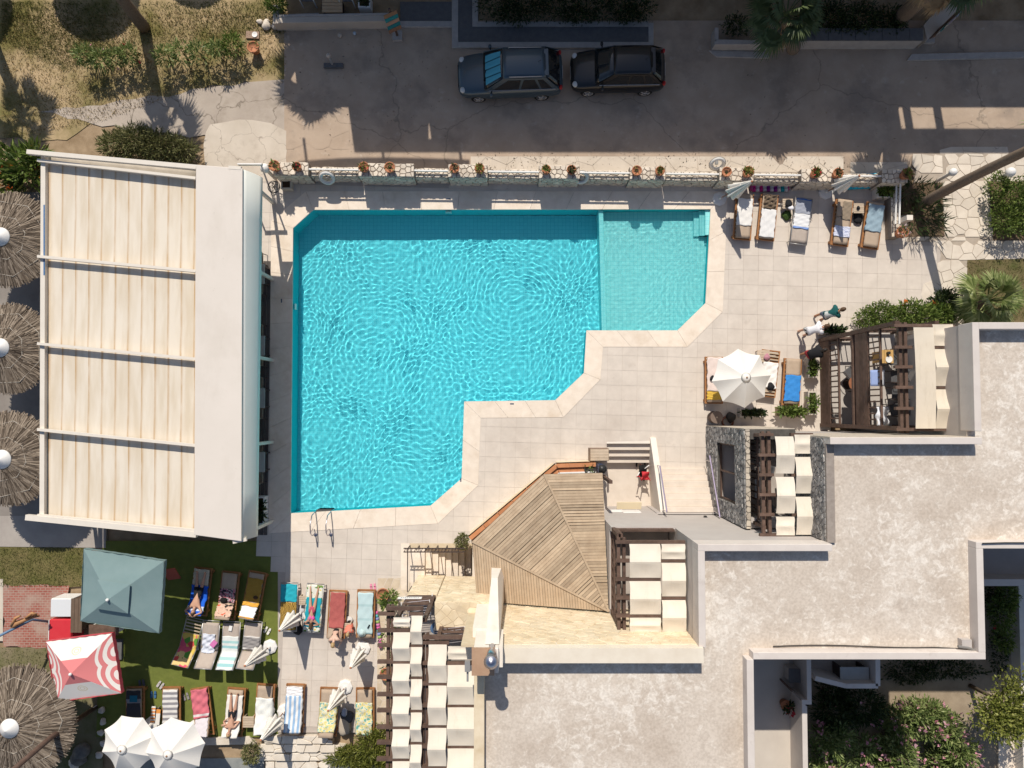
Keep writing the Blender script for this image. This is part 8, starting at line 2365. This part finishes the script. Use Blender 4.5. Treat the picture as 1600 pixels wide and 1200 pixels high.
# folded pushchair in the court
t = thing('pushchair', 'red and black folded pushchair leaning on the court wall', 'pushchair', P(1003, 740, ZC)); c = P(1003, 738, ZC + .5)
q = lambda x, y, z: (c.x + x, c.y + y, ZC + z)
m_redf = M('red_fabric', (.50, .03, .04), None, 5, .7)
for i, (a, b) in enumerate(((q(-.25, -.1, .9), q(.1, .2, .1)), (q(-.1, -.25, .95), q(.2, .1, .1)), (q(.22, .32, .9), q(-.1, -.1, .15)), (q(.28, -.3, .8), q(.0, .3, .15)))): MB().tube([a, b], .022, 8).build('frame_tube', m_redf if i % 2 else m_white, t, True)
MB().grid(lambda u, v: q(-.14 + .3 * u, .30 - .5 * v, .55 + .12 * math.sin(v * 5) + .05 * math.sin(u * 7)), 8, 10).build('seat', M('black_fabric', (.012, .011, .011)), t, True, solid=.03)
MB().grid(lambda u, v: q(-.05 + .3 * u, .05 - .35 * v, .72 + .1 * math.sin(v * 4 + u * 2)), 8, 8).build('hood', m_redf, t, True, solid=.02)
for (x, y) in ((-.15, .28), (.2, .28), (.15, -.3), (.28, -.25)):
    w_ = MB().torus(q(x, y, .10), .075, .025, 16, 6, Matrix.Rotation(math.pi / 2, 3, 'Y')).build('wheel', m_tyre, t, True)
MB().tube([q(-.3, -.15, .95), q(-.2, -.1, 1.0), q(-.1, -.3, .97)], .02, 8).build('handle', m_redf, t, True)
# barrels by the stone house corner
t = thing('barrel_table', 'brown round barrel table at the corner of the grey stone house', 'barrel', P(1120, 652, 0)); c = P(1120, 652, .7)
MB().lathe([(.2, 0), (.25, .3), (.22, .66), (.0, .66)], (c.x, c.y, 0), 18).build('barrel', m_brown, t, True)
MB().lathe([(.25, .665), (.25, .70), (.0, .70)], (c.x, c.y, 0), 20).build('top', M('barrel_top', (.14, .10, .08), (.2, .15, .12), 6, .7), t)
MB().lathe([(.03, .70), (.03, .74), (0, .74)], (c.x, c.y, 0), 10).build('knob', m_slat, t)
t = thing('hose_reel', 'coiled orange brown hose under the planter at the stone house corner', 'hose', P(1137, 660, 0))
for k in range(4): MB().torus(tuple(P(1137, 659, .03 + .03 * k)), .24 - .015 * k, .018, 24, 6).build('coil', M('hose_brown', (.26, .11, .07), None, 5, .6), t, True)
# furniture on the two-storey pergola
m_rust = M('rust_table', (.26, .10, .05), (.36, .15, .08), 9, .5)
t = thing('round_table', 'round reddish brown table on the lower terrace of the pergola', 'table', P(1338, 600, 0)); c = P(1338, 599, .72)
MB().lathe([(.30, .68), (.30, .72), (.0, .72)], (c.x, c.y, 0), 24).build('table_top', m_rust, t)
MB().tube([(c.x, c.y, 0), (c.x, c.y, .68)], .03, 8).build('leg', m_iron, t)
MB().lathe([(.22, .004), (.2, .03), (.04, .05)], (c.x, c.y, 0), 18).build('foot', m_iron, t)
m_darkch = M('dark_chair', (.07, .07, .075), (.11, .11, .115), 9, .6)
chb = chair_proto('dark metal chair right of the round red table on the pergola terrace', m_darkch, False)
dc = [(1328, 583, 0, .7), (1345, 615, 0, 3.6), (1401, 588, 3.1, 1.6), (1403, 615, 3.1, 1.5), (1400, 640, 3.1, 1.7), (1390, 558, 3.1, .6)]
lbs = ['dark metal chair above the round red table on the lower pergola terrace', 'dark metal chair below the round red table on the lower pergola terrace', 'dark chair on the upper balcony level with the white towel', 'dark chair on the upper balcony in the middle of the row', 'dark chair at the bottom of the upper balcony row', 'dark chair beside the yellow table on the upper balcony']
for i, (x, y, z, r) in enumerate(dc):
    c = P(x, y, z + .45); o = chb if i == 0 else dup(chb, (0, 0, 0)); o.location = (c.x, c.y, z); o.rotation_euler = (0, 0, r); o['label'] = lbs[i]; o['group'] = 'dark metal chairs on the pergola terraces'
t = thing('small_table', 'yellow wooden table with a white plate on the upper balcony', 'table', P(1386, 557, 3.1)); c = P(1387, 557, 3.8)
for k in range(4): MB().bx(c.x - .22 + k * .11, c.x - .12 + k * .11, c.y - .24, c.y + .24, 3.76, 3.79).build('slat', M('yellow_wood', (.50, .30, .10), (.58, .37, .15), 5, .6), t)
for s in (-1, 1): MB().bx(c.x + s * .18 - .02, c.x + s * .18 + .02, c.y - .2, c.y + .2, 3.1, 3.76).build('leg', M('yellow_wood', (.5, .3, .1)), t)
o = MB().lathe([(.03, 0), (.12, .02), (.125, .025), (.0, .012)], (c.x + .04, c.y - .1, 3.795), 18).build('plate', m_white); tag(o, 'white plate on the yellow balcony table', 'plate')
o = MB().lathe([(.05, 0), (.055, .12), (.0, .12)], (c.x, c.y + .12, 3.795), 12).build('cup', M('black_metal', (.03, .03, .03))); tag(o, 'black cup on the yellow balcony table', 'cup')
c = P(1380, 592, 3.9); t = thing('drying_towel', 'white and blue towel hanging over the upper balcony rail', 'towel', c)
MB().grid(lambda u, v: (12.62 + .16 * math.sin(v * math.pi) + .5 * (v - .3), c.y - .28 + .56 * u, 4.6 - .25 * abs(v - .4)), 6, 10).build('cloth', STRIPES('blue_bath', [(.28, .36, .60), (.66, .68, .74)], 1, 0), t, True, solid=.01)
c = P(1377, 650, 3.9); t = thing('drying_towel', 'crumpled white towel over the lower corner of the balcony rail', 'towel', c)
MB().grid(lambda u, v: (12.6 + .45 * v + .04 * math.sin(u * 9), c.y - .32 + .64 * u, 4.72 - .3 * abs(v - .35) + .04 * math.sin(u * 11 + v * 6)), 10, 10).build('cloth', T('bath_white', (.66, .67, .71)), t, True, solid=.01)
# furniture glimpsed on the other terraces
def rack(px, py, z, w, label, rz=.15):
    c = P(px, py, z + .9); t = thing('drying_rack', label, 'drying rack', (c.x, c.y, z), rz)
    for k in range(7): MB().tube([(-w / 2, -.25 + k * .083, .9), (w / 2, -.25 + k * .083, .9)], .009, 5).build('rod', m_chrome, t, world=False)
    for s in (-1, 1):
        MB().tube([(s * w / 2, -.27, .9), (s * w / 2, .27, .9)], .014, 6).build('side_bar', m_white, t, world=False)
        MB().tube([(s * w / 2, -.25, 0), (s * w / 2, .2, .9)], .014, 6).build('leg', m_white, t, world=False)
        MB().tube([(s * w / 2, .25, 0), (s * w / 2, -.2, .9)], .014, 6).build('leg', m_white, t, world=False)
rack(650, 951, ZT + .03, 1.0, 'white wire drying rack behind the name sign terrace rail', .1)
rack(703, 993, ZT + .03, 1.1, 'steel drying rack on the terrace beside the blue bowl', .12)
c = P(681, 982, ZT + .8); t = thing('round_stool', 'blue topped round stool beside the steel drying rack', 'stool', (c.x, c.y, ZT))
MB().lathe([(.2, .74), (.2, .80), (.1, .82), (.0, .82)], (0, 0, 0), 20).build('seat', M('blue_seat', (.08, .14, .25), None, 5, .5), t, world=False); MB().lathe([(.08, .825), (.07, .84), (0, .85)], (0, 0, 0), 12).build('knob', m_white, t, world=False)
for k in range(3): MB().tube([(.12 * math.cos(k * 2.1), .12 * math.sin(k * 2.1), .74), (.2 * math.cos(k * 2.1), .2 * math.sin(k * 2.1), .03)], .016, 6).build('leg', m_chrome, t, world=False)
c = P(1192, 700, 3.78 + .45); t = thing('slatted_chair', 'white slatted chair on the stone house terrace by the top rail', 'chair', (c.x, c.y, 3.78))
for k in range(6): MB().bx(-.22, .22, -.24 + k * .08, -.19 + k * .08, .42, .45).build('slat', m_pave if k % 2 else m_white, t, world=False)
for sx in (-1, 1):
    MB().tube([(sx * .24, -.25, 0), (sx * .24, -.25, .8), (sx * .24, .25, .62), (sx * .24, .25, 0)], .018, 6).build('frame', m_white, t, True, world=False)
c = P(1192, 762, 3.78 + .7); t = thing('terrace_table', 'grey square table in the middle of the stone house terrace', 'table', (c.x, c.y, 3.78))
MB().bx(-.28, .28, -.35, .35, .68, .72).build('table_top', m_ttop, t, world=False); MB().tube([(0, 0, 0), (0, 0, .68)], .03, 8).build('leg', m_iron, t, world=False)
c = P(1190, 733, 3.78 + .4); o = dup(chb, (c.x, c.y, 3.78), 1.2, 'dark chair on the stone house terrace above the grey table', 'dark metal chairs on the pergola terraces')
c = P(1192, 795, 3.78 + .4); o = dup(chb, (c.x, c.y, 3.78), 2.2, 'dark chair on the stone house terrace below the grey table', 'dark metal chairs on the pergola terraces')
# balcony bits in the lower right
c = P(1243, 1053, 3.8); t = thing('storage_box', 'covered beige storage box in the shaded balcony corner', 'box', (c.x, c.y, 3.42))
MB().bx(-.28, .28, -.22, .22, 0, .5).build('body', m_plaster, t, bevel=.02, world=False); MB().bx(-.3, .3, -.24, .24, .505, .56).build('lid', m_pave, t, bevel=.02, world=False)
t = thing('flower_pot', 'balcony pot with a red blossom beside the parapet corner', 'flower pot', (xb1 - .42, yj - .35, 3.42))
MB().lathe([(.13, 0), (.18, .3), (.2, .3), (.2, .34), (.16, .33)], (0, 0, 0), 16).build('pot', m_terra, t, True, world=False)
p, d = blob_points([(0, 0, .5, .2, .2, .2)], 90, 777, .3); l = leaf_mesh('foliage', p, d, .14, leafd, None, 2.4, 3); l.parent = t; l['kind'] = 'stuff'
p, d = blob_points([(0, -.1, .6, .12, .12, .1)], 14, 778, .6); l = leaf_mesh('blossom', p, d, .12, M('red_petal', (.45, .03, .05)), None, 1.2, 3); l.parent = t; l['kind'] = 'stuff'
t = thing('partition', 'slanting brown partition screen on the shaded balcony', 'screen', P(1244, 1090, 3.5))
a, b_ = P(1236, 1078, 4.4), P(1258, 1100, 4.4); MB().bar((a.x, a.y, 3.95), (b_.x, b_.y, 3.95), .04, 1.0).build('panel', M('screen_brown', (.2, .15, .12), None, 5, .8), t)
for q_ in (a, b_): MB().bar((q_.x, q_.y, 3.42), (q_.x, q_.y, 4.5), .05, .05).build('post', m_brown, t)
c = P(1320, 1044, 3.4); t = thing('balcony_table', 'pale table glimpsed on the lower balcony below the roof edge', 'table', (c.x, c.y, 3.4))
MB().bx(-.5, .5, -.3, .3, .7, .74).build('table_top', m_ttop, t, world=False)
for sx in (-1, 1): MB().bx(sx * .42 - .03, sx * .42 + .03, -.25, .25, 0, .7).build('leg', m_iron, t, world=False)
# garden gate step in the far right corner
structure(slab([(1545, 1140), (1572, 1140), (1572, 1152), (1545, 1152)], -.05, .12, 'garden_step', m_coping))
structure(slab([(1560, 1152), (1700, 1152), (1700, 1300), (1560, 1300)], -.05, .02, 'garden_terrace', m_coping))
# flat planter rocks on the yard, dish by the drive
t = thing('stepping_stone', 'flat reddish stone slab with a small dish beside the drive pot', 'slab', P(395, 55, -.1)); c = P(395, 55, -.08)
MB().box(tuple(c), (.55, .3, .08), rz=-.05).build('slab', M('reddish_slab', (.30, .2, .15), (.38, .27, .2), 4, .9, .1), t)
MB().lathe([(.1, .04), (.12, .07), (.0, .05)], (c.x + .1, c.y, c.z), 12).build('dish', m_white, t)
for k, (x, y, r) in enumerate(((416, 38, .2), (430, 40, .16), (405, 33, .12))):
    c = P(x, y, 0); o = rockmesh((c.x, c.y, -.05), r, 60 + k).build('rock', m_rock, None, True); tag(o, ('white rock under the yard planter, largest of three', 'white rock touching the corner of the yard planter', 'small white rock at the lawn edge beside two larger ones')[k], 'rock')
# litter of the lane: dry leaves and grit along the verge
g = np.random.default_rng(99)
for nm, poly, nn, zz in (('leaf_litter', [(450, 60), (700, 60), (700, 240), (450, 240)], 160, -.09), ('leaf_litter', [(735, 238), (1380, 238), (1380, 262), (735, 262)], 260, -.082), ('leaf_litter', [(900, 190), (1600, 100), (1600, 230), (900, 240)], 160, -.093)):
    pp_ = pxpoly(poly); xs = [q[0] for q in pp_]; ys = [q[1] for q in pp_]; pts = np.stack([g.uniform(min(xs), max(xs), nn), g.uniform(min(ys), max(ys), nn), np.full(nn, zz)], 1); d = g.normal(0, 1, (nn, 3)); d[:, 2] = .12
    l = leaf_mesh(nm, pts, d, .07, M('litter', (.10, .07, .04), (.4, .34, .27), 3, .9), None, 2, 7); l['kind'] = 'stuff'
